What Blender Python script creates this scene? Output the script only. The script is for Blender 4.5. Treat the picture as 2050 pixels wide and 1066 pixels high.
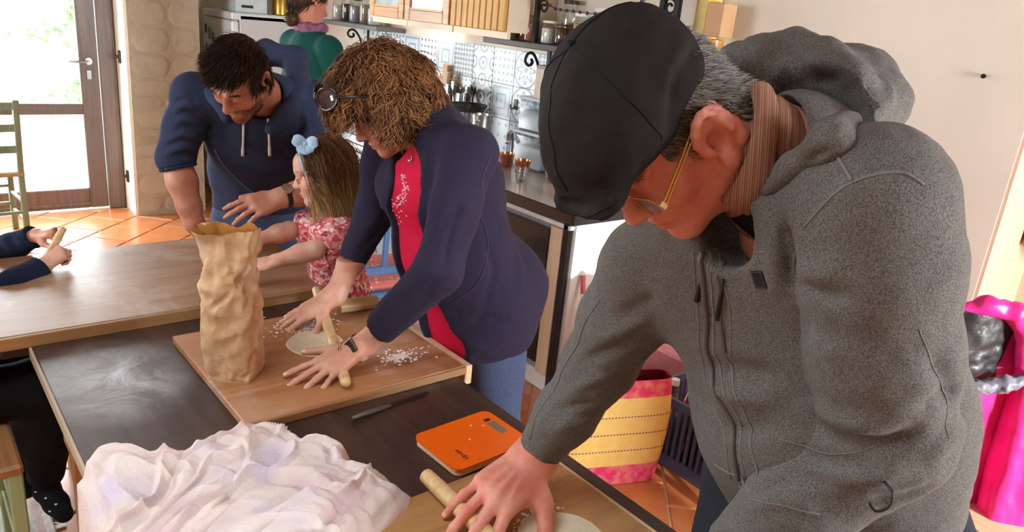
import bpy, math, random
import numpy as np
from mathutils import Vector, Matrix
from mathutils.bvhtree import BVHTree

random.seed(7); RNG = np.random.default_rng(11)
for o in list(bpy.data.objects): bpy.data.objects.remove(o)
SC = bpy.context.scene
COL = SC.collection
R = math.radians

# ------------------------------------------------------------------ camera
CAM_M = np.array([[0.770, 0.131, -0.625], [-0.631, 0.302, -0.715], [0.094, 0.944, 0.315]])
u_, _, v_ = np.linalg.svd(CAM_M); CAM_M = u_ @ v_
CAM_O = np.array([0.0, 0.0, 1.68])
FPX, CX, CY = 1500.0, 1025.0, 533.0
cam = bpy.data.objects.new('camera', bpy.data.cameras.new('camera'))
COL.objects.link(cam)
mw = Matrix.Identity(4)
for i in range(3):
    for j in range(3): mw[i][j] = CAM_M[i, j]
mw[2][3] = 1.68
cam.matrix_world = mw
cam.data.sensor_width = 36.0
cam.data.lens = FPX / 2050 * 36.0
cam.data.clip_start = 0.05
SC.camera = cam

# ------------------------------------------------------------------ world, light, exposure
W = bpy.data.worlds.new('sky'); SC.world = W; W.use_nodes = True
bg = W.node_tree.nodes['Background']
bg.inputs['Color'].default_value = (0.82, 0.91, 1.0, 1); bg.inputs['Strength'].default_value = 8.0
sv = SC.view_settings
sv.view_transform = 'Standard'; sv.look = 'None'; sv.gamma = 1.0; sv.exposure = 0.52
sv.use_curve_mapping = False
SC.cycles.use_denoising = True
SC.cycles.max_bounces = 8; SC.cycles.diffuse_bounces = 4; SC.cycles.transparent_max_bounces = 16
SC.cycles.sample_clamp_indirect = 6.0; SC.cycles.caustics_reflective = False; SC.cycles.caustics_refractive = False

def area_light(name, loc, direction, sx, sy, power, col):
    l = bpy.data.lights.new(name, 'AREA'); l.shape = 'RECTANGLE'; l.size = sx; l.size_y = sy
    l.energy = power; l.color = col
    o = bpy.data.objects.new(name, l); COL.objects.link(o); o.location = loc
    o.rotation_euler = Vector(direction).to_track_quat('-Z', 'Y').to_euler()
    return o
# daylight in the window openings of the room (behind, left and the glazed door)
area_light('daylight_back_window', (2.15, -1.95, 1.58), (0, 1, -0.12), 0.78, 1.3, 95, (0.88, 0.95, 1.0))
area_light('daylight_left_window', (-2.12, 3.75, 1.6), (1, -0.3, -0.15), 1.6, 1.25, 30, (0.90, 0.96, 1.0))
area_light('daylight_door', (0.62, 6.1, 1.15), (0, -1, -0.1), 1.1, 1.9, 50, (0.92, 0.97, 1.0))
area_light('added_roof_daylight', (-0.5, 1.0, 2.66), (0.12, 0.05, -1), 1.1, 1.5, 7, (0.86, 0.94, 1.0))  # unseen roof opening, added to light the table from above
SUN = bpy.data.lights.new('sun', 'SUN'); SUN.energy = 4.5; SUN.angle = R(0.6); SUN.color = (1.0, 0.95, 0.86)
so = bpy.data.objects.new('sun', SUN); COL.objects.link(so)
so.rotation_euler = Vector((0.10, 0.95, -0.28)).to_track_quat('-Z', 'Y').to_euler()

# ------------------------------------------------------------------ picking points of the place
def ray(px, py): return CAM_M @ np.array([(px - CX) / FPX, -(py - CY) / FPX, -1.0])
def at(px, py, d): return CAM_O + ray(px, py) * d
def onz(px, py, z): r = ray(px, py); return CAM_O + r * ((z - 1.68) / r[2])
def onx(px, py, x): r = ray(px, py); return CAM_O + r * (x / r[0])
def ony(px, py, y): r = ray(px, py); return CAM_O + r * (y / r[1])
def V3(*a): return np.array(a, float)
def unit(v): v = np.asarray(v, float); return v / (np.linalg.norm(v) + 1e-12)
def lerp(a, b, t): return np.asarray(a) * (1 - t) + np.asarray(b) * t

# ------------------------------------------------------------------ materials
MATS = {}
class NT:
    def __init__(s, name):
        s.m = bpy.data.materials.new(name); s.m.use_nodes = True
        s.t = s.m.node_tree; s.t.nodes.clear()
        s.out = s.t.nodes.new('ShaderNodeOutputMaterial')
    def n(s, typ, **kw):
        nd = s.t.nodes.new('ShaderNode' + typ)
        for k, v in kw.items(): setattr(nd, k, v)
        return nd
    def l(s, a, b): s.t.links.new(a, b)
    def put(s, sock, v):
        if v is None: return
        if hasattr(v, 'is_output'): s.l(v, sock)
        else:
            if isinstance(v, (tuple, list)) and len(v) == 3 and sock.type == 'RGBA': v = (*v, 1)
            sock.default_value = v
    def math(s, op, a, b=None, c=None):
        nd = s.n('Math', operation=op); s.put(nd.inputs[0], a); s.put(nd.inputs[1], b); s.put(nd.inputs[2], c); return nd.outputs[0]
    def coord(s, kind='Object', scale=(1, 1, 1), rot=(0, 0, 0), loc=(0, 0, 0)):
        tc = s.n('TexCoord'); mp = s.n('Mapping')
        s.l(tc.outputs[kind], mp.inputs['Vector'])
        mp.inputs['Scale'].default_value = scale; mp.inputs['Rotation'].default_value = rot; mp.inputs['Location'].default_value = loc
        return mp.outputs[0]
    def noise(s, vec, scale, detail=3, rough=0.55, dist=0.0):
        nd = s.n('TexNoise'); s.l(vec, nd.inputs['Vector'])
        nd.inputs['Scale'].default_value = scale; nd.inputs['Detail'].default_value = detail
        nd.inputs['Roughness'].default_value = rough; nd.inputs['Distortion'].default_value = dist
        return nd.outputs['Fac']
    def voro(s, vec, scale, feature='F1', out='Distance'):
        nd = s.n('TexVoronoi', feature=feature); s.l(vec, nd.inputs['Vector']); nd.inputs['Scale'].default_value = scale
        return nd.outputs[out]
    def ramp(s, fac, stops, interp='LINEAR'):
        nd = s.n('ValToRGB'); s.l(fac, nd.inputs[0]); cr = nd.color_ramp; cr.interpolation = interp
        while len(cr.elements) < len(stops): cr.elements.new(0.5)
        for e, (p, c) in zip(cr.elements, stops): e.position = p; e.color = (*c, 1) if len(c) == 3 else c
        return nd.outputs[0]
    def mix(s, fac, a, b, mode='MIX'):
        nd = s.n('MixRGB', blend_type=mode); s.put(nd.inputs[0], fac); s.put(nd.inputs[1], a); s.put(nd.inputs[2], b); return nd.outputs[0]
    def sep(s, vec):
        nd = s.n('SeparateXYZ'); s.l(vec, nd.inputs[0]); return nd.outputs
    def bump(s, h, strength, dist=0.01, normal=None):
        nd = s.n('Bump'); nd.inputs['Strength'].default_value = strength; nd.inputs['Distance'].default_value = dist
        s.l(h, nd.inputs['Height'])
        if normal is not None: s.l(normal, nd.inputs['Normal'])
        return nd.outputs[0]
    def bsdf(s, color, rough=0.6, metal=0.0, normal=None, sss=0.0, coat=0.0, spec=0.5, sheen=0.0, trans=0.0, alpha=None, emit=None, estr=0.0, sssr=(1, .3, .15)):
        b = s.n('BsdfPrincipled')
        s.put(b.inputs['Base Color'], color); s.put(b.inputs['Roughness'], rough); s.put(b.inputs['Metallic'], metal)
        s.put(b.inputs['Specular IOR Level'], spec)
        if normal is not None: s.l(normal, b.inputs['Normal'])
        if sss: b.inputs['Subsurface Weight'].default_value = sss; b.inputs['Subsurface Radius'].default_value = sssr; b.inputs['Subsurface Scale'].default_value = 0.006
        if coat: b.inputs['Coat Weight'].default_value = coat; b.inputs['Coat Roughness'].default_value = 0.15
        if sheen: b.inputs['Sheen Weight'].default_value = sheen
        if trans: b.inputs['Transmission Weight'].default_value = trans
        if alpha is not None: s.put(b.inputs['Alpha'], alpha)
        if emit is not None: s.put(b.inputs['Emission Color'], emit); b.inputs['Emission Strength'].default_value = estr
        s.l(b.outputs[0], s.out.inputs[0]); return b

def mix3(a, b, t): return tuple(x * (1 - t) + y * t for x, y in zip(a, b))
def brighter(c, k): return tuple(min(1.0, x * (1 + k) + .004 * k) for x in c)
def srgb(r, g, b):
    f = lambda c: (c / 255 / 12.92) if c / 255 <= .04045 else ((c / 255 + .055) / 1.055) ** 2.4
    return (f(r), f(g), f(b))

def mat(name, color, rough=0.6, metal=0.0, var=0.12, vscale=8.0, bscale=60.0, bstr=0.08, **kw):
    """plain surface: a colour with a little mottling and fine relief"""
    if name in MATS: return MATS[name]
    if rough >= .7 and 'spec' not in kw: kw['spec'] = .15
    t = NT(name); v = t.coord()
    n1 = t.noise(v, vscale, 4)
    c = t.ramp(n1, [(0.3, mix3(color, (0, 0, 0), var)), (0.7, brighter(color, var))])
    nb = t.noise(v, bscale, 3)
    t.bsdf(c, rough, metal, t.bump(nb, bstr, 0.004), **kw)
    MATS[name] = t.m; return t.m

def wood(name, dark, light, axis=0, grain=1.0, rough=0.5, flour=0.0, coat=0.0, bstr=0.15):
    if name in MATS: return MATS[name]
    t = NT(name)
    sc = [14.0 * grain] * 3; sc[axis] = 0.9 * grain
    v = t.coord(scale=tuple(sc))
    n1 = t.noise(v, 1.6, 6, 0.6, 0.9)
    sc2 = [90.0 * grain] * 3; sc2[axis] = 3.0
    n2 = t.noise(t.coord(scale=tuple(sc2)), 1.0, 3)
    f = t.math('ADD', t.math('MULTIPLY', n1, 0.75), t.math('MULTIPLY', n2, 0.25))
    c = t.ramp(f, [(0.33, dark), (0.5, mix3(dark, light, 0.6)), (0.68, light)])
    r = rough
    if flour:
        vv = t.coord()
        nf = t.noise(vv, 3.2, 5, 0.65)
        mask = t.ramp(nf, [(0.52, (0, 0, 0)), (0.75, (flour,) * 3)])
        c = t.mix(mask, c, (0.75, 0.73, 0.70))
    t.bsdf(c, r, 0, t.bump(f, bstr, 0.003), coat=coat)
    MATS[name] = t.m; return t.m

def glass_mat(name, tint=(1, 1, 1), gloss=0.12, rough=0.03):
    if name in MATS: return MATS[name]
    t = NT(name)
    a = t.n('BsdfTransparent'); a.inputs[0].default_value = (*tint, 1)
    g = t.n('BsdfGlossy'); g.inputs['Roughness'].default_value = rough
    lw = t.n('LayerWeight'); lw.inputs[0].default_value = 0.35
    f = t.math('ADD', t.math('MULTIPLY', lw.outputs['Facing'], 0.5), gloss)
    m = t.n('MixShader'); t.l(f, m.inputs[0]); t.l(a.outputs[0], m.inputs[1]); t.l(g.outputs[0], m.inputs[2])
    t.l(m.outputs[0], t.out.inputs[0]); MATS[name] = t.m; return t.m

# ------------------------------------------------------------------ mesh building
class MB:
    def __init__(s): s.v = []; s.f = []; s.mi = []
    def add(s, verts, faces, mi=0):
        b = len(s.v); s.v.extend([tuple(map(float, p)) for p in verts]); s.f.extend([tuple(i + b for i in f) for f in faces]); s.mi.extend([mi] * len(faces)); return s
    def box(s, lo, hi, mi=0, bev=0.0):
        x0, y0, z0 = lo; x1, y1, z1 = hi
        if bev <= 0:
            s.add([(x0, y0, z0), (x1, y0, z0), (x1, y1, z0), (x0, y1, z0), (x0, y0, z1), (x1, y0, z1), (x1, y1, z1), (x0, y1, z1)],
                  [(3, 2, 1, 0), (4, 5, 6, 7), (0, 1, 5, 4), (1, 2, 6, 5), (2, 3, 7, 6), (3, 0, 4, 7)], mi); return s
        b = min(bev, (x1 - x0) / 2.01, (y1 - y0) / 2.01, (z1 - z0) / 2.01)
        # chamfered box: 24 verts
        vs = []; idx = {}
        for ix, X in ((0, x0), (1, x1)):
            for iy, Y in ((0, y0), (1, y1)):
                for iz, Z in ((0, z0), (1, z1)):
                    dx, dy, dz = (1 - 2 * ix) * b, (1 - 2 * iy) * b, (1 - 2 * iz) * b
                    for k, p in enumerate(((X, Y + dy, Z + dz), (X + dx, Y, Z + dz), (X + dx, Y + dy, Z))):
                        idx[(ix, iy, iz, k)] = len(vs); vs.append(p)
        I = lambda a, b_, c, k: idx[(a, b_, c, k)]
        fs = []
        for i in (0, 1):
            f = [I(i, 0, 0, 0), I(i, 1, 0, 0), I(i, 1, 1, 0), I(i, 0, 1, 0)]; fs.append(f if i else f[::-1])
            f = [I(0, i, 0, 1), I(0, i, 1, 1), I(1, i, 1, 1), I(1, i, 0, 1)]; fs.append(f if i else f[::-1])
            f = [I(0, 0, i, 2), I(1, 0, i, 2), I(1, 1, i, 2), I(0, 1, i, 2)]; fs.append(f if i else f[::-1])
        for i in (0, 1):
            for j in (0, 1):
                f = [I(0, i, j, 1), I(1, i, j, 1), I(1, i, j, 2), I(0, i, j, 2)]; fs.append(f if i != j else f[::-1])
                f = [I(i, 0, j, 0), I(i, 1, j, 0), I(i, 1, j, 2), I(i, 0, j, 2)]; fs.append(f if i == j else f[::-1])
                f = [I(i, j, 0, 0), I(i, j, 1, 0), I(i, j, 1, 1), I(i, j, 0, 1)]; fs.append(f if i != j else f[::-1])
                for k in (0, 1):
                    f = [I(i, j, k, 0), I(i, j, k, 1), I(i, j, k, 2)]; fs.append(f if (i + j + k) % 2 else f[::-1])
        s.add(vs, fs, mi); return s
    def obox(s, c, ax, half, mi=0, bev=0.0):
        """box with its own axes (rows of ax)"""
        t = MB().box((-half[0], -half[1], -half[2]), half, 0, bev)
        A = np.asarray(ax, float); c = np.asarray(c, float)
        s.add([c + A[0] * p[0] + A[1] * p[1] + A[2] * p[2] for p in t.v], t.f, mi); return s
    def tube(s, pts, r, n=10, mi=0, cap=True, flat=None):
        P = [np.asarray(p, float) for p in pts]; m = len(P)
        if np.isscalar(r): r = [r] * m
        up = None; vs = []
        for i in range(m):
            d = unit(P[min(i + 1, m - 1)] - P[max(i - 1, 0)])
            if up is None:
                up = V3(0, 0, 1) if abs(d[2]) < 0.9 else V3(1, 0, 0)
            a = unit(np.cross(up, d)); b = np.cross(d, a); up = b
            for k in range(n):
                th = 2 * math.pi * k / n
                fl = 1.0 if flat is None else flat
                vs.append(P[i] + r[i] * (math.cos(th) * a + fl * math.sin(th) * b))
        fs = []
        for i in range(m - 1):
            for k in range(n):
                fs.append((i * n + k, i * n + (k + 1) % n, (i + 1) * n + (k + 1) % n, (i + 1) * n + k))
        if cap: fs.append(tuple(range(n))[::-1]); fs.append(tuple((m - 1) * n + k for k in range(n)))
        s.add(vs, fs, mi); return s
    def lathe(s, prof, n=24, c=(0, 0, 0), mi=0, cap=True):
        vs = []; fs = []; m = len(prof)
        for r_, z in prof:
            for k in range(n):
                th = 2 * math.pi * k / n; vs.append((c[0] + r_ * math.cos(th), c[1] + r_ * math.sin(th), c[2] + z))
        for i in range(m - 1):
            for k in range(n): fs.append((i * n + k, i * n + (k + 1) % n, (i + 1) * n + (k + 1) % n, (i + 1) * n + k))
        if cap: fs.append(tuple(range(n))[::-1]); fs.append(tuple((m - 1) * n + k for k in range(n)))
        s.add(vs, fs, mi); return s
    def prism(s, poly, d, mi=0):
        """poly: list of 3d points, extruded by vector d"""
        n = len(poly); P = [np.asarray(p, float) for p in poly]; d = np.asarray(d, float)
        vs = P + [p + d for p in P]
        fs = [tuple(range(n))[::-1], tuple(range(n, 2 * n))] + [(i, (i + 1) % n, n + (i + 1) % n, n + i) for i in range(n)]
        s.add(vs, fs, mi); return s
    def grid(s, P, mi=0, closed=False):
        P = np.asarray(P); a, b = P.shape[:2]
        vs = P.reshape(-1, 3); fs = []
        for i in range(a - 1):
            for j in range(b - (0 if closed else 1)):
                j2 = (j + 1) % b
                fs.append((i * b + j, i * b + j2, (i + 1) * b + j2, (i + 1) * b + j))
        s.add(vs, fs, mi); return s

def setp(o, label=None, cat=None, group=None, kind=None):
    if label: o['label'] = label
    if cat: o['category'] = cat
    if group: o['group'] = group
    if kind: o['kind'] = kind
    return o

def link(name, me, parent=None, **kw):
    o = bpy.data.objects.new(name, me); COL.objects.link(o)
    if parent is not None:
        o.parent = parent
        o.matrix_parent_inverse = parent_world(parent).inverted()
    return setp(o, **kw)
def parent_world(o):
    m = Matrix.Translation(o.location) @ o.rotation_euler.to_matrix().to_4x4()
    if o.parent: m = parent_world(o.parent) @ o.matrix_parent_inverse @ m
    return m

def add(name, mb, m, parent=None, smooth=False, angle=None, **kw):
    me = bpy.data.meshes.new(name)
    me.from_pydata(mb.v, [], mb.f)
    for k in (m if isinstance(m, (list, tuple)) else [m]): me.materials.append(k)
    if any(mb.mi): me.polygons.foreach_set('material_index', mb.mi)
    if smooth:
        me.polygons.foreach_set('use_smooth', [True] * len(me.polygons))
        if angle:
            me.update(); sharp_by_angle(me, angle)
    me.update()
    return link(name, me, parent, **kw)
def sharp_by_angle(me, angle):
    try: me.set_sharp_from_angle(angle=R(angle))
    except Exception: pass

def thing(name, loc, label, cat, group=None, rotz=0.0):
    o = bpy.data.objects.new(name, None); COL.objects.link(o)
    o.empty_display_size = 0.05
    o.location = tuple(float(x) for x in loc); o.rotation_euler = (0, 0, rotz)
    return setp(o, label, cat, group)

def dup(root, loc, rotz=None, **kw):
    r = root.copy(); COL.objects.link(r); r.location = tuple(float(x) for x in loc)
    if rotz is not None: r.rotation_euler = (0, 0, rotz)
    for ch in list(root.children):
        c = ch.copy(); COL.objects.link(c); c.parent = r
        for g in ch.children:
            d = g.copy(); COL.objects.link(d); d.parent = c
    return setp(r, **kw)

def spline(pts, n):
    """Catmull-Rom through points"""
    P = [np.asarray(p, float) for p in pts]; P = [2 * P[0] - P[1]] + P + [2 * P[-1] - P[-2]]
    out = []; m = len(P) - 3
    for k in range(n):
        t = k / (n - 1) * m; i = min(int(t), m - 1); u = t - i
        a, b, c, d = P[i:i + 4]
        out.append(0.5 * (2 * b + (c - a) * u + (2 * a - 5 * b + 4 * c - d) * u * u + (3 * b - a - 3 * c + d) * u ** 3))
    return out

# ------------------------------------------------------------------ blended solids -> one continuous skin
class Sdf:
    def __init__(s, lo, hi, res):
        s.lo = np.asarray(lo, float); s.res = res
        s.n = np.maximum(np.ceil((np.asarray(hi, float) - s.lo) / res).astype(int) + 1, 4)
        s.F = np.full(tuple(s.n), 0.25, np.float32)
        s.ax = [(s.lo[i] + np.arange(s.n[i]) * res).astype(np.float32) for i in range(3)]
    def sub_(s, lo, hi):
        i0 = np.clip(np.floor((np.asarray(lo) - s.lo) / s.res).astype(int), 0, s.n)
        i1 = np.clip(np.ceil((np.asarray(hi) - s.lo) / s.res).astype(int) + 1, 0, s.n)
        if np.any(i1 <= i0): return None
        sl = tuple(slice(a, b) for a, b in zip(i0, i1))
        X = s.ax[0][sl[0]][:, None, None]; Y = s.ax[1][sl[1]][None, :, None]; Z = s.ax[2][sl[2]][None, None, :]
        return sl, X, Y, Z
    def comb(s, sl, d, k, op):
        f = s.F[sl]
        if op == 'add':
            h = np.maximum(k - np.abs(f - d), 0) / max(k, 1e-6); s.F[sl] = np.minimum(f, d) - h * h * k * 0.25
        elif op == 'sub':
            d = -d; h = np.maximum(k - np.abs(f - d), 0) / max(k, 1e-6); s.F[sl] = np.maximum(f, d) + h * h * k * 0.25
        elif op == 'and':
            h = np.maximum(k - np.abs(f - d), 0) / max(k, 1e-6); s.F[sl] = np.maximum(f, d) + h * h * k * 0.25
    def cone(s, a, b, ra, rb=None, k=0.01, flat=None, op='add'):
        """round cone; flat=(axis, factor): radius along that axis is multiplied by factor"""
        a = np.asarray(a, float); b = np.asarray(b, float); rb = ra if rb is None else rb
        big = 1.0 if flat is None else max(1.0, flat[1])
        m = max(ra, rb) * big + k + 3 * s.res
        q = s.sub_(np.minimum(a, b) - m, np.maximum(a, b) + m)
        if q is None: return s
        sl, X, Y, Z = q
        dx, dy, dz = X - a[0], Y - a[1], Z - a[2]
        ab = (b - a)
        if flat is not None:
            ax = unit(flat[0]); fc = 1 / flat[1] - 1
            pr = (dx * ax[0] + dy * ax[1] + dz * ax[2]) * fc
            dx = dx + pr * ax[0]; dy = dy + pr * ax[1]; dz = dz + pr * ax[2]
            ab = ab + ax * (ab @ ax) * fc
        L2 = float(ab @ ab) + 1e-12
        t = np.clip((dx * ab[0] + dy * ab[1] + dz * ab[2]) / L2, 0, 1)
        d = np.sqrt((dx - t * ab[0]) ** 2 + (dy - t * ab[1]) ** 2 + (dz - t * ab[2]) ** 2) - (ra + (rb - ra) * t)
        if flat is not None: d = d * min(1.0, flat[1]) if flat[1] < 1 else d
        s.comb(sl, d, k, op); return s
    def chain(s, pts, rs, k=0.01, flat=None, op='add'):
        for i in range(len(pts) - 1): s.cone(pts[i], pts[i + 1], rs[i], rs[i + 1], k, flat, op)
        return s
    def ell(s, c, r, A=None, k=0.01, op='add'):
        """ellipsoid; rows of A are its axes"""
        c = np.asarray(c, float); r = np.asarray(r, float); A = np.eye(3) if A is None else np.asarray(A, float)
        m = np.sqrt(((A * r[:, None]) ** 2).sum(0)) + k + 3 * s.res
        q = s.sub_(c - m, c + m)
        if q is None: return s
        sl, X, Y, Z = q
        dx, dy, dz = X - c[0], Y - c[1], Z - c[2]
        k0 = 0; k1 = 0
        for i in range(3):
            p = dx * A[i, 0] + dy * A[i, 1] + dz * A[i, 2]
            k0 = k0 + (p / r[i]) ** 2; k1 = k1 + (p / r[i] ** 2) ** 2
        k0 = np.sqrt(k0); k1 = np.sqrt(k1) + 1e-9
        d = np.where(k0 < 0.15, -r.min() * (1 - k0), k0 * (k0 - 1) / k1)
        s.comb(sl, d.astype(np.float32), k, op); return s
    def box(s, c, half, A=None, rnd=0.01, k=0.01, op='add'):
        c = np.asarray(c, float); half = np.asarray(half, float); A = np.eye(3) if A is None else np.asarray(A, float)
        m = (np.abs(A) * half[:, None]).sum(0) + k + 3 * s.res
        q = s.sub_(c - m, c + m)
        if q is None: return s
        sl, X, Y, Z = q
        dx, dy, dz = X - c[0], Y - c[1], Z - c[2]; o = 0; ins = None
        for i in range(3):
            p = np.abs(dx * A[i, 0] + dy * A[i, 1] + dz * A[i, 2]) - (half[i] - rnd)
            o = o + np.maximum(p, 0) ** 2; ins = p if ins is None else np.maximum(ins, p)
        d = np.sqrt(o) + np.minimum(ins, 0) - rnd
        s.comb(sl, d.astype(np.float32), k, op); return s
    def cut(s, p, nrm, k=0.004, lo=None, hi=None):
        """keeps the side against nrm (inside the box lo..hi only, if given)"""
        nrm = unit(nrm); p = np.asarray(p, float)
        q = s.sub_(s.lo if lo is None else lo, s.lo + s.n * s.res if hi is None else hi)
        if q is None: return s
        sl, X, Y, Z = q
        d = (X - p[0]) * nrm[0] + (Y - p[1]) * nrm[1] + (Z - p[2]) * nrm[2]
        s.comb(sl, d.astype(np.float32), k, 'and'); return s
    def mesh(s, smooth=1):
        F = s.F; S = F < 0
        for i in range(3):   # close at the border of the grid
            sl = [slice(None)] * 3
            for e in (0, -1): sl[i] = e; F[tuple(sl)] = np.maximum(F[tuple(sl)], 1e-4)
        S = F < 0
        c = np.zeros(tuple(x - 1 for x in F.shape), np.int8)
        for i in (0, 1):
            for j in (0, 1):
                for k in (0, 1):
                    c += S[i:F.shape[0] - 1 + i, j:F.shape[1] - 1 + j, k:F.shape[2] - 1 + k]
        act = np.argwhere((c > 0) & (c < 8))
        idm = np.full(c.shape, -1, np.int64); idm[act[:, 0], act[:, 1], act[:, 2]] = np.arange(len(act))
        acc = np.zeros((len(act), 3)); cnt = np.zeros(len(act))
        cor = [(i, j, k) for i in (0, 1) for j in (0, 1) for k in (0, 1)]
        val = {q: F[act[:, 0] + q[0], act[:, 1] + q[1], act[:, 2] + q[2]] for q in cor}
        for q in cor:
            for a in range(3):
                if q[a]: continue
                q2 = list(q); q2[a] = 1; q2 = tuple(q2)
                f0, f1 = val[q], val[q2]; m = (f0 < 0) != (f1 < 0)
                t = np.zeros(len(act)); t[m] = f0[m] / (f0[m] - f1[m])
                p = np.array(q, float)[None, :].repeat(len(act), 0); p[:, a] += t
                acc[m] += p[m]; cnt[m] += 1
        V = (act + acc / cnt[:, None]) * s.res + s.lo
        quads = []
        for a in range(3):
            b, d = (a + 1) % 3, (a + 2) % 3
            sl0 = [slice(None)] * 3; sl1 = [slice(None)] * 3
            sl0[a] = slice(0, -1); sl1[a] = slice(1, None)
            for x in (b, d): sl0[x] = slice(1, -1); sl1[x] = slice(1, -1)
            e = np.argwhere(S[tuple(sl0)] != S[tuple(sl1)])
            if len(e) == 0: continue
            off = np.zeros(3, int); off[b] = 1; off[d] = 1; e = e + off
            ins = S[e[:, 0], e[:, 1], e[:, 2]]
            def cell(db, dd):
                q = e.copy(); q[:, b] += db; q[:, d] += dd; return idm[q[:, 0], q[:, 1], q[:, 2]]
            Q = np.stack([cell(-1, -1), cell(0, -1), cell(0, 0), cell(-1, 0)], 1)
            Q[~ins] = Q[~ins][:, ::-1]
            quads.append(Q)
        Q = np.concatenate(quads); Q = Q[(Q >= 0).all(1)]
        sk = Skin(V, Q)
        for _ in range(smooth): sk.relax(0.5)
        return sk

class Skin:
    """vertices and quads as arrays, for displacing and joining"""
    def __init__(s, V, Q): s.V = V; s.Q = Q
    def relax(s, w):
        n = len(s.V); acc = np.zeros((n, 3)); cnt = np.zeros(n)
        for i in range(4):
            a, b = s.Q[:, i], s.Q[:, (i + 1) % 4]
            for j in range(3): acc[:, j] += np.bincount(a, s.V[b, j], n) + np.bincount(b, s.V[a, j], n)
            cnt += np.bincount(a, minlength=n) + np.bincount(b, minlength=n)
        m = cnt > 0; s.V[m] += w * (acc[m] / cnt[m, None] - s.V[m]); return s
    def normals(s):
        P = s.V; d1 = P[s.Q[:, 2]] - P[s.Q[:, 0]]; d2 = P[s.Q[:, 3]] - P[s.Q[:, 1]]; fn = np.cross(d1, d2)
        N = np.zeros_like(P)
        for i in range(4):
            for j in range(3): N[:, j] += np.bincount(s.Q[:, i], fn[:, j], len(P))
        return N / (np.linalg.norm(N, axis=1, keepdims=True) + 1e-12)
    def fold(s, pts, w, h, N=None, fade=0.3):
        """raises (h>0) or creases (h<0) a rounded fold along a path"""
        N = s.normals() if N is None else N
        P = np.array(spline(pts, max(8, 4 * len(pts)))); best = np.full(len(s.V), 9.0); tt = np.zeros(len(s.V))
        lo = P.min(0) - 3 * w; hi = P.max(0) + 3 * w
        m = np.where(((s.V > lo) & (s.V < hi)).all(1))[0]
        if len(m) == 0: return s
        Vm = s.V[m]; bd = np.full(len(m), 9.0); bt = np.zeros(len(m))
        for i in range(len(P) - 1):
            ab = P[i + 1] - P[i]; t = np.clip(((Vm - P[i]) @ ab) / (ab @ ab + 1e-12), 0, 1)
            d = np.linalg.norm(Vm - P[i] - t[:, None] * ab, axis=1); c = d < bd
            bd[c] = d[c]; bt[c] = (i + t[c]) / (len(P) - 1)
        env = np.clip(bt / fade, 0, 1) * np.clip((1 - bt) / fade, 0, 1) if fade > 0 else 1.0
        s.V[m] += N[m] * (h * env * np.exp(-(bd / w) ** 2))[:, None]; return s
    def noise(s, amp, scale, N=None, stretch=None, seed=0):
        N = s.normals() if N is None else N
        s.V = s.V + N * (amp * vnoise(s.V * scale if stretch is None else s.V @ np.asarray(stretch).T * scale, seed))[:, None]; return s
    def join(s, o):
        s.Q = np.concatenate([s.Q, o.Q + len(s.V)]); s.V = np.concatenate([s.V, o.V]); return s
    def obj(s, name, m, parent=None, mi=None, **kw):
        me = bpy.data.meshes.new(name)
        n, q = len(s.V), len(s.Q)
        me.vertices.add(n); me.vertices.foreach_set('co', s.V.astype(np.float32).ravel())
        me.loops.add(4 * q); me.loops.foreach_set('vertex_index', s.Q.astype(np.int32).ravel())
        me.polygons.add(q); me.polygons.foreach_set('loop_start', np.arange(0, 4 * q, 4, dtype=np.int32))
        for k in (m if isinstance(m, (list, tuple)) else [m]): me.materials.append(k)
        if mi is not None: me.polygons.foreach_set('material_index', np.asarray(mi, np.int32))
        me.polygons.foreach_set('use_smooth', np.ones(q, bool))
        me.update(calc_edges=True); me.validate()
        return link(name, me, parent, **kw)
    def centers(s): return s.V[s.Q].mean(1)
    def bvh(s): return BVHTree.FromPolygons([tuple(v) for v in s.V], [tuple(q) for q in s.Q])

def vnoise(P, seed=0):
    """smooth value noise in -1..1"""
    P = np.asarray(P) + seed * 17.31; i = np.floor(P).astype(np.int64); f = P - i; f = f * f * (3 - 2 * f); out = 0
    for a in (0, 1):
        for b in (0, 1):
            for c in (0, 1):
                h = (i[:, 0] + a) * 374761393 + (i[:, 1] + b) * 668265263 + (i[:, 2] + c) * 2147483647 + seed * 974711
                h = (h ^ (h >> 13)) * 1274126177; h = (h ^ (h >> 16)) & 0xffff
                w = (f[:, 0] if a else 1 - f[:, 0]) * (f[:, 1] if b else 1 - f[:, 1]) * (f[:, 2] if c else 1 - f[:, 2])
                out = out + w * (h / 32767.5 - 1)
    return out

def snap(bvh, pts, off=0.0):
    out = []
    for p in pts:
        q, n, _, _ = bvh.find_nearest(Vector(p))
        out.append(np.array(q) + np.array(n) * off)
    return out

def collar_strip(rows, name, m_, parent, th=.002):
    """closed thin sheet from rows of points (inner edge first)"""
    P = np.array(rows); n1 = np.cross(P[1:, 1:] - P[:-1, :-1], P[:-1, 1:] - P[1:, :-1]); N = np.zeros_like(P); N[:-1, :-1] = n1; N[-1, :-1] = n1[-1]; N[:, -1] = N[:, -2]
    N /= np.linalg.norm(N, axis=2, keepdims=True) + 1e-9
    a, b = P + N * th / 2, P - N * th / 2
    g = np.concatenate([a, b[::-1], a[:1]], 0)
    return add(name, MB().grid(g), m_, parent, True)
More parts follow.
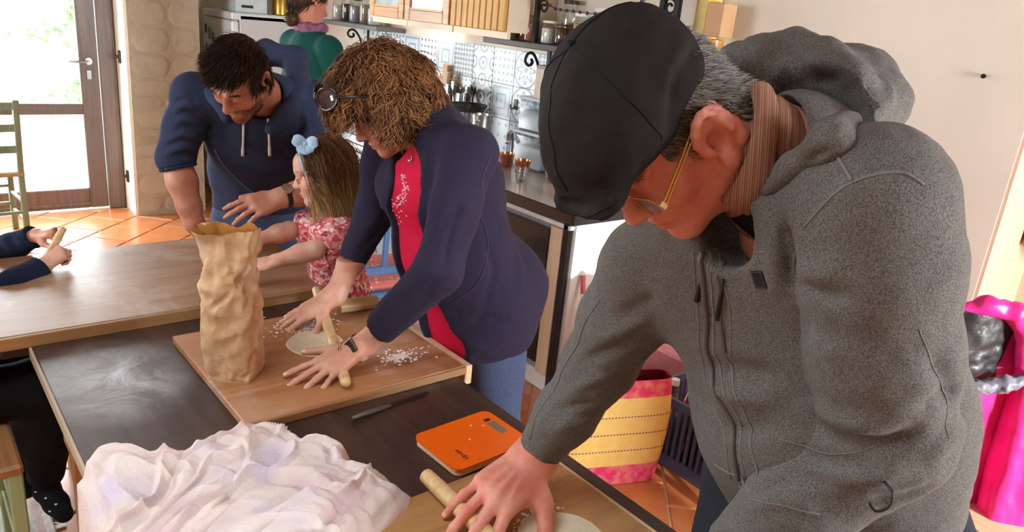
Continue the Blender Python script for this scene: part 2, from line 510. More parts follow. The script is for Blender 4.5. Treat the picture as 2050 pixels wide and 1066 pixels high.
# ------------------------------------------------------------------ the room
XR, YF, ZC = 2.85, 6.2, 2.6
plaster = mat('white_plaster', srgb(238, 231, 216), 0.85, var=0.05, vscale=2.5, bscale=14, bstr=0.25)
plaster_glow = mat('glow_tinted_plaster', srgb(232, 200, 172), 0.85, var=0.05, vscale=2.5, bscale=14, bstr=0.25)  # peach tint puts the recess's pinkish sunlit glow into the plaster colour
grout = mat('pale_grout', srgb(226, 196, 160), 0.8, var=0.1)
doorwood = wood('grey_brown_door_wood', srgb(98, 82, 76), srgb(128, 112, 104), 2, 1.0, 0.45, coat=0.2)
pane = glass_mat('window_glass', (0.97, 1, 0.99), 0.03)

def tilemat():
    t = NT('terracotta'); v = t.coord()
    oi = t.n('ObjectInfo')
    base = t.ramp(oi.outputs['Random'], [(0.0, srgb(186, 104, 56)), (0.5, srgb(204, 120, 66)), (1.0, srgb(176, 96, 54))])
    n = t.noise(v, 9, 5)
    c = t.mix(t.ramp(n, [(0.35, (0, 0, 0)), (0.75, (0.55, 0.55, 0.55))]), base, srgb(222, 150, 96))
    nb = t.noise(v, 25, 4)
    t.bsdf(c, 0.3, 0, t.bump(nb, 0.12, 0.004), coat=0.35, spec=0.6)
    return t.m
terra = tilemat()

floor = add('floor', MB().box((-2.3, -2.1, -0.1), (3.5, 6.9, -0.006)), grout, kind='structure', label='terracotta tiled floor laid diagonally with pale joints', cat='floor')
# diagonal terracotta tiles
tl = 0.285; gap = 0.009
tm = MB().box((-tl / 2 + gap / 2, -tl / 2 + gap / 2, -0.006), (tl / 2 - gap / 2, tl / 2 - gap / 2, 0.0), bev=0.003)
tme = bpy.data.meshes.new('tile'); tme.from_pydata(tm.v, [], tm.f); tme.materials.append(terra)
e1 = V3(0.7071, 0.7071, 0); e2 = V3(0.7071, -0.7071, 0)
org = V3(2.19, 1.47, 0)
cand = []; rest = MB()
for i in range(-30, 30):
    for j in range(-30, 30):
        p = org + e1 * (i + (0.5 if j % 2 else 0.0)) * tl + e2 * (j + 0.5) * tl
        if not (-2.3 < p[0] < 3.35 and -2.1 < p[1] < 6.8): continue
        if p[0] < 1.3 and p[1] > 6.3: continue
        if p[0] > XR + 0.12 and p[1] > 0.9: continue
        if 1.3 < p[0] < 1.9 and p[1] > 6.0: continue
        q = CAM_M.T @ (p - CAM_O)
        if -q[2] < 0.3: rest.obox(p + V3(0, 0, -.003), [e1, e2, V3(0, 0, 1)], (tl / 2 - gap / 2, tl / 2 - gap / 2, .003)); continue
        px = CX + FPX * q[0] / -q[2]; py = CY - FPX * q[1] / -q[2]
        if -160 < px < 2210 and -50 < py < 1300 and len(cand) < 300: cand.append(p); continue
        rest.obox(p + V3(0, 0, -.003), [e1, e2, V3(0, 0, 1)], (tl / 2 - gap / 2, tl / 2 - gap / 2, .003))
for p in cand[:300]:
    o = link('tile', tme); o.location = tuple(p); o.rotation_euler = (0, 0, math.pi / 4); o.parent = floor

add('outer_tiles', rest, terra, floor, kind='stuff')
# right wall with its inner corner, recess beyond it
add('wall_right', MB().box((XR, 0.82, 0), (3.45, 6.9, ZC)), plaster, kind='structure', label='white plastered kitchen wall behind the worktop', cat='wall')
WALLR = bpy.data.objects['wall_right']
add('wall_recess', MB().box((3.3, -2.1, 0), (3.45, 0.82, ZC)), plaster_glow, kind='structure', label='plastered wall of the recess beyond the corner', cat='wall')
wb = MB()   # back wall with a window opening at x 1.75..2.55
wb.box((-2.3, -2.15, 0), (1.75, -2.0, ZC)); wb.box((2.55, -2.15, 0), (3.45, -2.0, ZC)); wb.box((1.75, -2.15, 0), (2.55, -2.0, 0.9)); wb.box((1.75, -2.15, 2.25), (2.55, -2.0, ZC))
add('wall_back', wb, plaster, kind='structure', label='plastered wall with a window', cat='wall')
wl = MB()   # left wall, window opening y 2.9..4.6
wl.box((-2.35, -2.15, 0), (-2.2, 2.9, ZC)); wl.box((-2.35, 4.6, 0), (-2.2, 6.35, ZC)); wl.box((-2.35, 2.9, 0), (-2.2, 4.6, 0.9)); wl.box((-2.35, 2.9, 2.2), (-2.2, 4.6, ZC))
add('wall_left', wl, plaster, kind='structure', label='plastered wall with a wide window', cat='wall')
wf = MB()   # door wall and the part behind the refrigerator
wf.box((-2.35, YF, 0), (0.12, YF + 0.15, ZC)); wf.box((0.12, YF, 2.13), (1.4, YF + 0.15, ZC)); wf.box((1.385, YF + 0.02, 0), (1.42, YF + 0.15, 2.2))
wf.box((1.4, 6.72, 0), (3.45, 6.9, ZC))
add('wall_far', wf, plaster, kind='structure', label='plastered wall holding the glazed door', cat='wall')
cl = MB().box((-2.35, -2.15, ZC), (-1.1, 6.9, ZC + 0.1)).box((.1, -2.15, ZC), (3.45, 6.9, ZC + 0.1)).box((-1.1, -2.15, ZC), (.1, .2, ZC + 0.1)).box((-1.1, 1.8, ZC), (.1, 6.9, ZC + .1))
cl.box((-1.15, .15, ZC), (-1.1, 1.85, ZC + .6)).box((.1, .15, ZC), (.15, 1.85, ZC + .6)).box((-1.1, .15, ZC), (.1, .2, ZC + .6)).box((-1.1, 1.8, ZC), (.1, 1.85, ZC + .6))  # shaft of the added roof window, deep enough to keep the sun out
add('window_added', MB().box((-1.1, .2, ZC + .55), (.1, 1.8, ZC + .56)), pane, kind='structure', label='unseen roof window pane, added for light from above', cat='window')
add('ceiling', cl, wood('brown_ceiling_wood', srgb(110, 78, 52), srgb(146, 108, 74), 1, .5, .6), kind='structure', label='brown boarded wooden ceiling', cat='ceiling')

def win(name, lo, hi, axis, bars):
    fr = MB(); w = 0.05
    a = 1 - axis
    def bx(u0, u1, z0, z1):
        l = [0, 0, z0]; h = [0, 0, z1]; l[axis] = lo[axis]; h[axis] = hi[axis]; l[a] = u0; h[a] = u1; fr.box(l, h, bev=0.004)
    bx(lo[a], lo[a] + w, lo[2], hi[2]); bx(hi[a] - w, hi[a], lo[2], hi[2])
    bx(lo[a] + w, hi[a] - w, lo[2], lo[2] + w); bx(lo[a] + w, hi[a] - w, hi[2] - w, hi[2])
    for k in range(bars):
        u = lo[a] + (hi[a] - lo[a]) * (k + 1) / (bars + 1); bx(u - 0.025, u + 0.025, lo[2] + w, hi[2] - w)
    o = add(name, fr, doorwood, kind='structure', label='wooden window frame with clear panes', cat='window')
    for k in range(bars + 1):
        u0 = lo[a] + (hi[a] - lo[a]) * k / (bars + 1) + 0.03; u1 = lo[a] + (hi[a] - lo[a]) * (k + 1) / (bars + 1) - 0.03
        l = [0, 0, lo[2] + 0.03]; h = [0, 0, hi[2] - 0.03]; mid = (lo[axis] + hi[axis]) / 2
        l[axis] = mid - 0.003; h[axis] = mid + 0.003; l[a] = u0; h[a] = u1
        add('pane', MB().box(l, h), pane, o)
win('window_1', (1.75, -2.1, 0.9), (2.55, -2.05, 2.25), 1, 1)
add('wall_return', MB().box((XR + .004, 0.808, 0), (3.3, 0.82, ZC)), plaster_glow, kind='structure', label='plastered return of the recess, warm glow put into its colour', cat='wall')
win('window_2', (-2.3, 2.9, 0.9), (-2.25, 4.6, 2.2), 0, 2)

# glazed door: frame, leaf with mid rail, panes, lever handle
df = MB(); df.box((1.275, YF - 0.03, 0), (1.385, YF + 0.07, 2.13), bev=0.006); df.box((0.12, YF - 0.03, 0), (0.2, YF + 0.07, 2.13), bev=0.006); df.box((0.2, YF - 0.03, 2.05), (1.275, YF + 0.07, 2.13), bev=0.006)
door = add('door_1', df, doorwood, kind='structure', label='grey-brown wooden glazed door with a lever handle', cat='door')
add('stile', MB().box((1.148, YF - 0.01, 0.012), (1.268, YF + 0.04, 2.045), bev=0.005), doorwood, door)
add('stile', MB().box((0.207, YF - 0.01, 0.012), (0.31, YF + 0.04, 2.045), bev=0.005), doorwood, door)
for nm, z0, z1 in (('bottom_rail', 0.012, 0.16), ('mid_rail', 0.708, 0.785), ('top_rail', 1.95, 2.045)):
    add(nm, MB().box((0.31, YF - 0.008, z0), (1.148, YF + 0.038, z1), bev=0.006), doorwood, door)
kick = MB().box((0.31, YF - 0.016, 0.03), (1.148, YF - 0.008, 0.055), bev=0.003); add('drip_bar', kick, doorwood, door)
add('pane', MB().box((0.31, YF + 0.012, 0.16), (1.148, YF + 0.02, 0.708)), pane, door)
add('pane', MB().box((0.31, YF + 0.012, 0.785), (1.148, YF + 0.02, 1.95)), pane, door)
steel = mat('brushed_steel', srgb(178, 176, 172), 0.28, 1.0, var=0.05)
dark_iron = mat('black_iron', srgb(34, 31, 30), 0.5, 0.6, var=0.1)
hx, hz = 1.205, 1.09
hd = MB(); hd.tube([(hx, YF - 0.012, hz), (hx, YF - 0.03, hz)], 0.024, 16); hd.tube([(hx, YF - 0.02, hz), (hx, YF - 0.06, hz), (hx - 0.02, YF - 0.065, hz), (hx - 0.13, YF - 0.062, hz - 0.004)], [0.009, 0.009, 0.01, 0.008], 10)
add('lever_handle', hd, steel, door, True, 40)
add('lock_plate', MB().box((hx - 0.018, YF - 0.02, hz - 0.13), (hx + 0.018, YF - 0.01, hz - 0.06), bev=0.004).tube([(hx, YF - 0.02, hz - 0.09), (hx, YF - 0.026, hz - 0.09)], 0.009, 12), steel, door)

# stone pillar: plastered core and individually laid stones
stone = None
def stonemat():
    t = NT('pale_limestone'); v = t.coord(); oi = t.n('ObjectInfo')
    base = t.ramp(oi.outputs['Random'], [(0, srgb(182, 170, 146)), (0.5, srgb(190, 178, 154)), (1, srgb(176, 163, 138))])
    n = t.noise(v, 14, 6, 0.65)
    c = t.mix(t.ramp(n, [(0.4, (0, 0, 0)), (0.7, (0.5,) * 3)]), base, srgb(208, 198, 174))
    t.bsdf(c, 0.85, 0, t.bump(t.noise(v, 22, 6, 0.7), 0.6, 0.012)); return t.m
stone = stonemat()
mortar = mat('pale_mortar', srgb(184, 172, 147), 0.9, var=0.1, vscale=12, bscale=30, bstr=0.4)
PX0, PX1, PY = 1.405, 1.89, 5.89
pil = add('wall_pillar', MB().box((PX0, PY, 0), (PX1, 6.72, ZC)), mortar, kind='structure', label='pale rough stone pillar beside the glazed door', cat='pillar')
def stone_piece(u0, u1, z0, z1, face):
    """irregular stone slab standing a little proud of the mortar"""
    n = 7; pts = []
    cu, cz = (u0 + u1) / 2, (z0 + z1) / 2
    m = 10
    for k in range(m):
        th = 2 * math.pi * (k + 0.5) / m
        c, s_ = math.cos(th), math.sin(th)
        e = 8.0; rr = (abs(c) ** e + abs(s_) ** e) ** (-1 / e)
        j = random.uniform(0.9, 1.03)
        pts.append((cu + c * rr * (u1 - u0) / 2 * j, cz + s_ * rr * (z1 - z0) / 2 * j))
    d = random.uniform(0.0015, 0.004)
    mb = MB(); vs = []
    for sc_, dd in ((1.0, -0.002), (0.96, d * 0.7), (0.7, d)):
        for (u, z) in pts:
            uu = cu + (u - cu) * sc_; zz = cz + (z - cz) * sc_; dq = dd + (random.uniform(-.003, .003) if dd > 0 else 0)
            vs.append((uu, PY - dq, zz) if face == 'y' else (PX0 - dq, uu, zz))
    vs.append((cu, PY - d * 1.05, cz) if face == 'y' else (PX0 - d * 1.05, cu, cz))
    fs = []
    for r_ in range(2):
        for k in range(m):
            q = (r_ * m + k, r_ * m + (k + 1) % m, (r_ + 1) * m + (k + 1) % m, (r_ + 1) * m + k)
            fs.append(q if face == 'x' else q)
    for k in range(m): fs.append((2 * m + k, 2 * m + (k + 1) % m, 3 * m))
    if face == 'x': fs = [f[::-1] for f in fs]
    mb.add(vs, fs); return add('stone', mb, stone, pil, True)
z = 0.015; rowi = 0
while z < 1.9:
    h = random.uniform(0.10, 0.19); u = PX0 + 0.004; first = True
    while u < PX1 - 0.03:
        w = random.uniform(0.15, 0.33)
        if PX1 - u - w < 0.09: w = PX1 - u - 0.004
        stone_piece(u + 0.005, u + w - 0.005, z + 0.005, z + h - 0.005, 'y'); u += w
    z += h; rowi += 1
add('corner_render', MB().box((PX0 - 0.016, 5.905, 0), (PX0, 6.19, ZC)), plaster, pil, label='smooth whitewashed door reveal')
for hz_ in (1.14, 0.27):
    add('latch_plate', MB().box((PX0 - 0.03, 6.04, hz_ - 0.045), (PX0 - 0.016, 6.075, hz_ + 0.045), bev=0.004).tube([(PX0 - 0.03, 6.058, hz_), (PX0 - 0.055, 6.058, hz_)], 0.012, 10), mat('dark_bronze', srgb(62, 52, 44), 0.4, 0.7), pil)

# outdoors behind the door: pale paving, hedge and a young tree
gmat = mat('pale_gravel', srgb(222, 216, 204), 0.9, var=0.12, vscale=3, bscale=40, bstr=0.4)
add('ground_outside', MB().box((-14, 6.9, -0.3), (16, 40, -0.06)), gmat, kind='structure', label='pale sunlit gravel yard outside the door', cat='ground')
def leafmat(name, a, b):
    t = NT(name); g = t.n('NewGeometry')
    c = t.ramp(g.outputs['Random Per Island'], [(0, a), (1, b)])
    t.bsdf(c, 0.55); return t.m
lm = leafmat('leaf_green', srgb(92, 132, 74), srgb(156, 184, 120))
def leafy(n, fn, size):
    mb = MB()
    for _ in range(n):
        p = fn(); a = unit(RNG.normal(size=3)); b = unit(np.cross(a, RNG.normal(size=3))); s_ = size * random.uniform(0.6, 1.3)
        mb.add([p - a * s_, p - b * s_ * .4, p + a * s_, p + b * s_ * .4], [(0, 1, 2, 3)])
    return mb
bark = mat('grey_bark', srgb(120, 104, 88), 0.9, var=0.25, vscale=20, bscale=30, bstr=0.5)
tr = thing('garden_tree', (2.1, 10.6, -0.06), 'young leafy green tree in the yard outside the glazed door', 'tree')
add('trunk', MB().tube(spline([(2.1, 10.6, -0.06), (2.06, 10.6, 0.8), (2.15, 10.55, 1.6), (2.1, 10.6, 2.6)], 10), [0.07 - 0.005 * k for k in range(10)], 10), bark, tr, True)
for q in ((1.6, 10.4, 1.9), (2.6, 10.7, 2.1), (1.8, 10.9, 2.3), (2.4, 10.3, 1.4)):
    add('branch', MB().tube(spline([(2.1, 10.6, q[2] - 0.6), lerp((2.1, 10.6, q[2] - .4), q, .5), q], 6), [0.03, .026, .022, .018, .014, .01], 7), bark, tr, True)
def crown():
    while True:
        p = RNG.normal(size=3) * np.array([0.42, 0.35, 0.62]) + np.array([1.98, 10.6, 1.75])
        if np.sin(p[0] * 7) + np.sin(p[2] * 6.1 + 1) + np.sin(p[1] * 5) > -0.3: return p
add('foliage', leafy(2600, crown, 0.055), lm, tr, kind='stuff')
sh = thing('garden_shrub', (1.9, 9.0, -0.06), 'low green shrub in the yard outside the glazed door', 'shrub')
add('foliage', leafy(900, lambda: V3(1.93, 9.0, 0.5) + RNG.normal(size=3) * np.array([0.22, 0.2, 0.13]), 0.05), lm, sh, kind='stuff')
for q in range(4): add('stem', MB().tube([(1.9, 9.0, -0.06), (1.8 + .08 * q, 9.0 + .03 * q, 0.5)], [0.02, 0.008], 6), bark, sh)
# ------------------------------------------------------------------ kitchen line along the right wall
black_gloss = mat('black_gloss', srgb(26, 25, 27), 0.25, var=0.05, coat=0.3)
black_matt = mat('black_matt', srgb(30, 29, 30), 0.55, var=0.1)
pale_wood = wood('pale_beech', srgb(206, 170, 128), srgb(228, 200, 164), 2, 1.0, 0.5)
white_lac = mat('white_lacquer', srgb(238, 238, 236), 0.35, var=0.03)
greyp = mat('grey_panel', srgb(150, 152, 156), 0.5, var=0.05)
def granite():
    t = NT('pale_speckled_stone'); v = t.coord()
    c = t.ramp(t.noise(v, 160, 3, 0.7), [(0.3, srgb(140, 132, 122)), (0.42, srgb(206, 200, 190)), (0.6, srgb(232, 228, 222))])
    t.bsdf(c, 0.2, coat=0.3); return t.m
FX = 2.23
wt = thing('worktop', (2.54, 3.6, 0.85), 'speckled stone kitchen worktop with a thick black front edge', 'worktop')
add('slab', MB().box((FX + 0.012, 2.2, 0.855), (XR - 0.002, 5.3, 0.9), bev=0.004), granite(), wt)
add('front_edge', MB().box((FX, 2.19, 0.852), (FX + 0.012, 5.3, 0.902), bev=0.003), black_gloss, wt)
add('end_edge', MB().box((FX, 2.178, 0.852), (XR - 0.002, 2.19, 0.902), bev=0.003), black_gloss, wt)

cb = thing('appliance_cabinet', (2.54, 2.5, 0), 'black fronted built-in appliance at the worktop end, beside the bag', 'appliance')
add('carcass', MB().box((FX + 0.03, 2.21, 0.1), (XR - 0.002, 2.95, 0.85)), greyp, cb)
add('door', MB().box((FX + 0.008, 2.33, 0.14), (FX + 0.03, 2.94, 0.80), bev=0.004), black_gloss, cb)
add('steel_strip', MB().box((FX + 0.002, 2.2, 0.826), (FX + 0.03, 2.95, 0.846), bev=0.002), mat('pale_strip', srgb(222, 222, 222), 0.35), cb)
add('side_strip', MB().box((FX + 0.006, 2.245, 0.1), (FX + 0.03, 2.325, 0.82), bev=0.003), pale_wood, cb, label='pale beech upright strip')
add('frame_post', MB().box((FX + 0.002, 2.21, 0.0), (FX + 0.03, 2.242, 0.85), bev=0.003), black_gloss, cb)
add('end_panel', MB().box((FX + 0.03, 2.185, 0.0), (XR - 0.002, 2.209, 0.85), bev=0.003), white_lac, cb)
add('handle', MB().tube([(FX - 0.012, 2.345, 0.5), (FX - 0.012, 2.345, 0.6)], 0.006, 8).tube([(FX + 0.01, 2.345, 0.51), (FX - 0.012, 2.345, 0.51)], 0.004, 6).tube([(FX + 0.01, 2.345, 0.59), (FX - 0.012, 2.345, 0.59)], 0.004, 6), steel, cb, True)
add('plinth', MB().box((FX + 0.045, 2.22, 0.0), (FX + 0.06, 2.95, 0.1)), white_lac, cb)
for y0, y1 in ((2.96, 3.55), (3.56, 4.15), (4.16, 4.75), (4.76, 5.3)):
    nm = 'base_cabinet'
    lab = {2.96: 'black fronted base cabinet next to the built-in appliance', 3.56: 'black fronted base cabinet under the middle of the worktop', 4.16: 'black fronted base cabinet under the far worktop', 4.76: 'black fronted base cabinet ending the worktop near the refrigerator'}[y0]
    c_ = thing(nm, (2.54, (y0 + y1) / 2, 0), lab, 'cabinet', 'base cabinets under the worktop')
    add('carcass', MB().box((FX + 0.03, y0, 0.1), (XR - 0.002, y1, 0.85)), greyp, c_)
    d_ = add('door', MB().box((FX + 0.008, y0 + 0.004, 0.14), (FX + 0.03, y1 - 0.004, 0.80), bev=0.004), black_gloss, c_)
    add('handle', MB().tube([(FX - 0.01, y0 + .1, 0.76), (FX - 0.01, y1 - .1, 0.76)], 0.006, 8), steel, d_, True)
    add('plinth', MB().box((FX + 0.045, y0, 0.0), (FX + 0.06, y1, 0.1)), white_lac, c_)
    add('steel_strip', MB().box((FX + 0.002, y0, 0.826), (FX + 0.03, y1, 0.846)), MATS['pale_strip'], c_)

# patterned cement tiles of the backsplash
def pattern(kind, ink, paper):
    t = NT('cement_tile_' + kind); v = t.coord(); _, y, z = t.sep(v)
    TS = 0.2
    u = t.math('MULTIPLY', y, 1 / TS); w = t.math('MULTIPLY', z, 1 / TS)
    def fr(x, n): return t.math('ABSOLUTE', t.math('SUBTRACT', t.math('FRACT', t.math('ADD', t.math('MULTIPLY', x, n), 50.5)), 0.5))
    if kind == 'dots':
        a, b = fr(u, 5.0), fr(w, 5.0); r_ = t.math('SQRT', t.math('ADD', t.math('POWER', a, 2), t.math('POWER', b, 2))); m = t.math('LESS_THAN', r_, 0.24)
    elif kind == 'checks':
        m = t.math('GREATER_THAN', t.math('MULTIPLY', t.math('SUBTRACT', fr(t.math('ADD', u, w), 3.5), 0.25), t.math('SUBTRACT', fr(t.math('SUBTRACT', u, w), 3.5), 0.25)), 0)
    elif kind == 'rosette':
        r_ = t.math('SQRT', t.math('ADD', t.math('POWER', u, 2), t.math('POWER', w, 2)))
        ang = t.math('ARCTAN2', w, u); pet = t.math('ADD', 0.28, t.math('MULTIPLY', t.math('COSINE', t.math('MULTIPLY', ang, 8)), 0.1))
        m1 = t.math('LESS_THAN', t.math('ABSOLUTE', t.math('SUBTRACT', r_, pet)), 0.05); m2 = t.math('LESS_THAN', t.math('ABSOLUTE', t.math('SUBTRACT', r_, 0.5)), 0.035); m3 = t.math('LESS_THAN', r_, 0.08)
        m = t.math('MAXIMUM', m1, t.math('MAXIMUM', m2, m3))
    elif kind == 'rings':
        a, b = fr(u, 2.0), fr(w, 2.0); r_ = t.math('SQRT', t.math('ADD', t.math('POWER', a, 2), t.math('POWER', b, 2)))
        m = t.math('MAXIMUM', t.math('LESS_THAN', t.math('ABSOLUTE', t.math('SUBTRACT', r_, 0.36)), 0.06), t.math('LESS_THAN', r_, 0.13))
    elif kind == 'stars':
        a, b = fr(u, 3.0), fr(w, 3.0); m = t.math('LESS_THAN', t.math('ADD', t.math('SQRT', a), t.math('SQRT', b)), 0.62)
    elif kind == 'squares':
        mx = t.math('MAXIMUM', t.math('ABSOLUTE', u), t.math('ABSOLUTE', w)); m = t.math('LESS_THAN', fr(mx, 5.0), 0.16)
    else:
        m = t.math('MULTIPLY', t.math('LESS_THAN', fr(u, 6.0), 0.2), 0.35)
    c = t.mix(m, paper, ink); n = t.noise(v, 18, 4)
    c = t.mix(t.math('MULTIPLY', n, 0.25), c, srgb(226, 232, 236))
    t.bsdf(c, 0.35, coat=0.2); return t.m
ink1, ink2, ink3 = srgb(96, 112, 134), srgb(70, 84, 104), srgb(138, 156, 174)
pap1, pap2 = srgb(226, 234, 240), srgb(206, 220, 230)
PT = [pattern('dots', ink1, pap1), pattern('checks', ink2, pap2), pattern('rosette', ink1, pap1), pattern('rings', ink2, pap1), pattern('stars', ink3, pap1), pattern('squares', ink3, pap2), pattern('plain', ink3, pap2)]
bk = MB().box((-0.004, -0.0985, -0.0985), (0.004, 0.0985, 0.0985), bev=0.0015)
tmesh = []
for m_ in PT:
    me = bpy.data.meshes.new('tile'); me.from_pydata(bk.v, [], bk.f); me.materials.append(m_); tmesh.append(me)
order = {}
for iy in range(15):
    for iz in range(3):
        y = 2.3 + iy * 0.2; z = 1.0 + iz * 0.2
        k = random.randrange(7)
        if 1 < iy < 9:
            k = [[6, 5, 2, 4, 3, 0, 4, 2, 1], [5, 6, 5, 2, 1, 2, 5, 3, 0], [3, 4, 1, 1, 1, 2, 0, 3, 1]][iz][iy]
        o = link('wall_tile', tmesh[k], WALLR); o.location = (XR - 0.004, y, z)

# wall cabinets of warm wood
cabw = wood('honey_wood', srgb(188, 136, 84), srgb(220, 172, 116), 1, 1.0, 0.45, coat=0.1)
slatw = wood('yellow_pine', srgb(196, 142, 58), srgb(222, 172, 84), 2, 1.6, 0.5)
cream = mat('cream_paint', srgb(232, 214, 186), 0.5, var=0.05)
dimglass = mat('frosted_glass', srgb(170, 188, 182), 0.25, var=0.35, vscale=9, bscale=9, bstr=0.1, coat=0.4)
darkglass = mat('dark_cabinet_glass', srgb(98, 116, 112), 0.15, var=0.5, vscale=6, coat=0.5)
CFX = 2.5
def wallcab(y0, y1, gl, lab):
    c_ = thing('wall_cabinet', (2.68, (y0 + y1) / 2, 1.58), lab, 'cabinet', 'wall cabinets over the worktop')
    add('carcass', MB().box((CFX + 0.024, y0, 1.6), (XR - 0.002, y1, 2.35)), cream, c_)
    add('light_rail', MB().box((CFX + 0.03, y0, 1.565), (CFX + 0.05, y1, 1.6)), cream, c_)
    if gl:
        d = MB(); w = 0.062
        d.box((CFX, y0 + .003, 1.6), (CFX + 0.022, y0 + w, 2.35), bev=0.004); d.box((CFX, y1 - w, 1.6), (CFX + 0.022, y1 - .003, 2.35), bev=0.004)
        d.box((CFX, y0 + w, 1.6), (CFX + 0.022, y1 - w, 1.6 + w), bev=0.004); d.box((CFX, y0 + w, 2.35 - w), (CFX + 0.022, y1 - w, 2.35), bev=0.004)
        dd = add('door', d, cabw, c_)
        add('pane', MB().box((CFX + 0.009, y0 + w, 1.6 + w), (CFX + 0.014, y1 - w, 2.35 - w)), gl, dd)
        add('moulding', MB().box((CFX + 0.004, y0 + w, 1.6 + w), (CFX + 0.012, y0 + w + .012, 2.35 - w)).box((CFX + 0.004, y0 + w, 1.6 + w), (CFX + 0.012, y1 - w, 1.6 + w + .012)), cabw, dd)
    else:
        n = 9
        for k in range(n):
            a = y0 + (y1 - y0) * k / n; b = y0 + (y1 - y0) * (k + 1) / n
            add('slat', MB().box((CFX, a + 0.002, 1.6), (CFX + 0.022, b - 0.002, 2.35), bev=0.005), slatw, c_)
    return c_
wallcab(4.075, 4.49, dimglass, 'honey wood wall cabinet with a frosted glass door, beside the small shelf')
wallcab(3.6, 4.07, darkglass, 'honey wood wall cabinet with a dark glass door, next to the slatted cabinet')
wallcab(3.11, 3.59, None, 'yellow pine wall cabinet with upright slats, above the patterned tiles')
# lit tube lamp under the cabinets
lampm = NT('lamp_glow'); e_ = lampm.n('Emission'); e_.inputs[0].default_value = (1, .93, .8, 1); e_.inputs[1].default_value = 22; lampm.l(e_.outputs[0], lampm.out.inputs[0])
lt = thing('cabinet_lamp', (2.79, 4.1, 1.57), 'small lit tube lamp fixed under the wall cabinets', 'lamp')
add('housing', MB().box((2.775, 3.96, 1.585), (2.83, 4.26, 1.6), bev=0.003), white_lac, lt)
add('tube', MB().tube([(2.8, 3.98, 1.577), (2.8, 4.24, 1.577)], 0.009, 12), lampm.m, lt, True)

# ------------------------------------------------------------------ jars, shelves and what stands on them
clear = glass_mat('clear_glass', (0.96, 0.98, 0.98), 0.1)
amber = glass_mat('amber_glass', (0.86, 0.50, 0.16), 0.12)
shelfw = wood('dark_shelf_wood', srgb(52, 42, 38), srgb(78, 64, 56), 1, 1.0, 0.5)
def iron_scroll(parent, y, z, s=1.0):
    pts = [(XR - 0.006, y, z - 0.01), (XR - 0.006, y, z - 0.30 * s)]
    add('bracket_bar', MB().box((XR - 0.014, y - 0.012, z - 0.3 * s), (XR - 0.002, y + 0.012, z)), dark_iron, parent)
    a = spline([(XR - 0.012, y, z - 0.28 * s), (XR - 0.05, y, z - 0.2 * s), (XR - 0.075, y, z - 0.1 * s), (XR - 0.12, y, z - 0.03 * s), (XR - 0.16, y, z - 0.03 * s), (XR - 0.175, y, z - 0.065 * s), (XR - 0.15, y, z - 0.09 * s), (XR - 0.125, y, z - 0.075 * s), (XR - 0.135, y, z - 0.055 * s)], 34)
    add('bracket_scroll', MB().tube(a, 0.008, 8), dark_iron, parent, True)
sf = thing('wall_shelf', (2.75, 2.68, 1.53), 'long dark wooden wall shelf on wrought iron scroll brackets', 'shelf')
add('board', MB().box((2.64, 1.9, 1.53), (XR - 0.002, 3.46, 1.562), bev=0.004), shelfw, sf)
iron_scroll(sf, 3.12, 1.53); iron_scroll(sf, 2.06, 1.53)
for y in (3.06, 2.24, 2.16):
    add('iron_upright', MB().box((2.66, y - .012, 1.562), (2.684, y + .012, 2.2)), dark_iron, sf)
add('upper_board', MB().box((2.64, 1.9, 2.2), (XR - 0.002, 3.4, 2.23)), shelfw, sf)
add('scroll', MB().tube([(2.67, 2.2 + 0.04 * math.cos(a) * (1 - a / 12), 1.78 + 0.04 * math.sin(a) * (1 - a / 12)) for a in np.linspace(0, 9, 30)], 0.006, 7), dark_iron, sf, True)
add('scroll', MB().tube([(2.67, 3.01 + 0.035 * math.cos(a) * (1 - a / 12), 1.74 + 0.035 * math.sin(a) * (1 - a / 12)) for a in np.linspace(0, 9, 30)], 0.006, 7), dark_iron, sf, True)
sf2 = thing('wall_shelf', (2.75, 5.03, 1.5), 'short grey wall shelf beside the glass-door cabinets', 'shelf')
add('board', MB().box((2.62, 4.6, 1.5), (XR - 0.002, 5.42, 1.53), bev=0.004), mat('grey_shelf', srgb(110, 108, 106), 0.5), sf2)
iron_scroll(sf2, 5.1, 1.5, 0.8)
def jar(loc, r, h, lab, fill, lid, ff=0.7, group='jars on the wall shelves', lidm=None, cat='jar', name='glass_jar'):
    x, y, z = loc
    j = thing(name, loc, lab, cat, group)
    add('glass', MB().lathe([(r * .9, 0), (r, 0.006), (r, h * .78), (r * .82, h * .88), (r * .82, h * .95)], 20, loc, cap=False), clear, j, True)
    add('contents', MB().lathe([(r * .86, 0.004), (r * .95, 0.01), (r * .95, h * ff), (0.001, h * ff + .004)], 18, loc), fill, j, True, 40)
    if lid: add('lid', MB().lathe([(r * .86, h * .93), (r * .9, h * .935), (r * .9, h), (r * .86, h + .004)], 20, loc), lid, j, True, 40)
    return j
C = lambda n, r, g, b, **k: mat(n, srgb(r, g, b), **k)
whitecap = C('white_cap', 236, 234, 228, rough=0.4); redcap = C('red_cap', 190, 60, 60, rough=0.4); browncap = C('dark_cap', 66, 54, 48, rough=0.4)
sugar = C('pale_filling', 214, 208, 200, rough=0.9); rosy = C('rosy_filling', 196, 128, 110, rough=0.8); cocoa = C('dark_filling', 62, 44, 36, rough=0.9); spice = C('ochre_filling', 190, 150, 64, rough=0.9); greenf = C('herb_filling', 110, 116, 70, rough=0.9); oilm = C('amber_filling', 216, 140, 30, rough=0.4, coat=0.4)
T = 1.562
jar((2.72, 3.3, T), 0.04, 0.12, 'squat glass jar of pale sugar on the long dark shelf', sugar, whitecap)
jar((2.74, 3.2, T), 0.045, 0.17, 'tall glass jar of rosy spice with a red lid on the long shelf', rosy, redcap, .6)
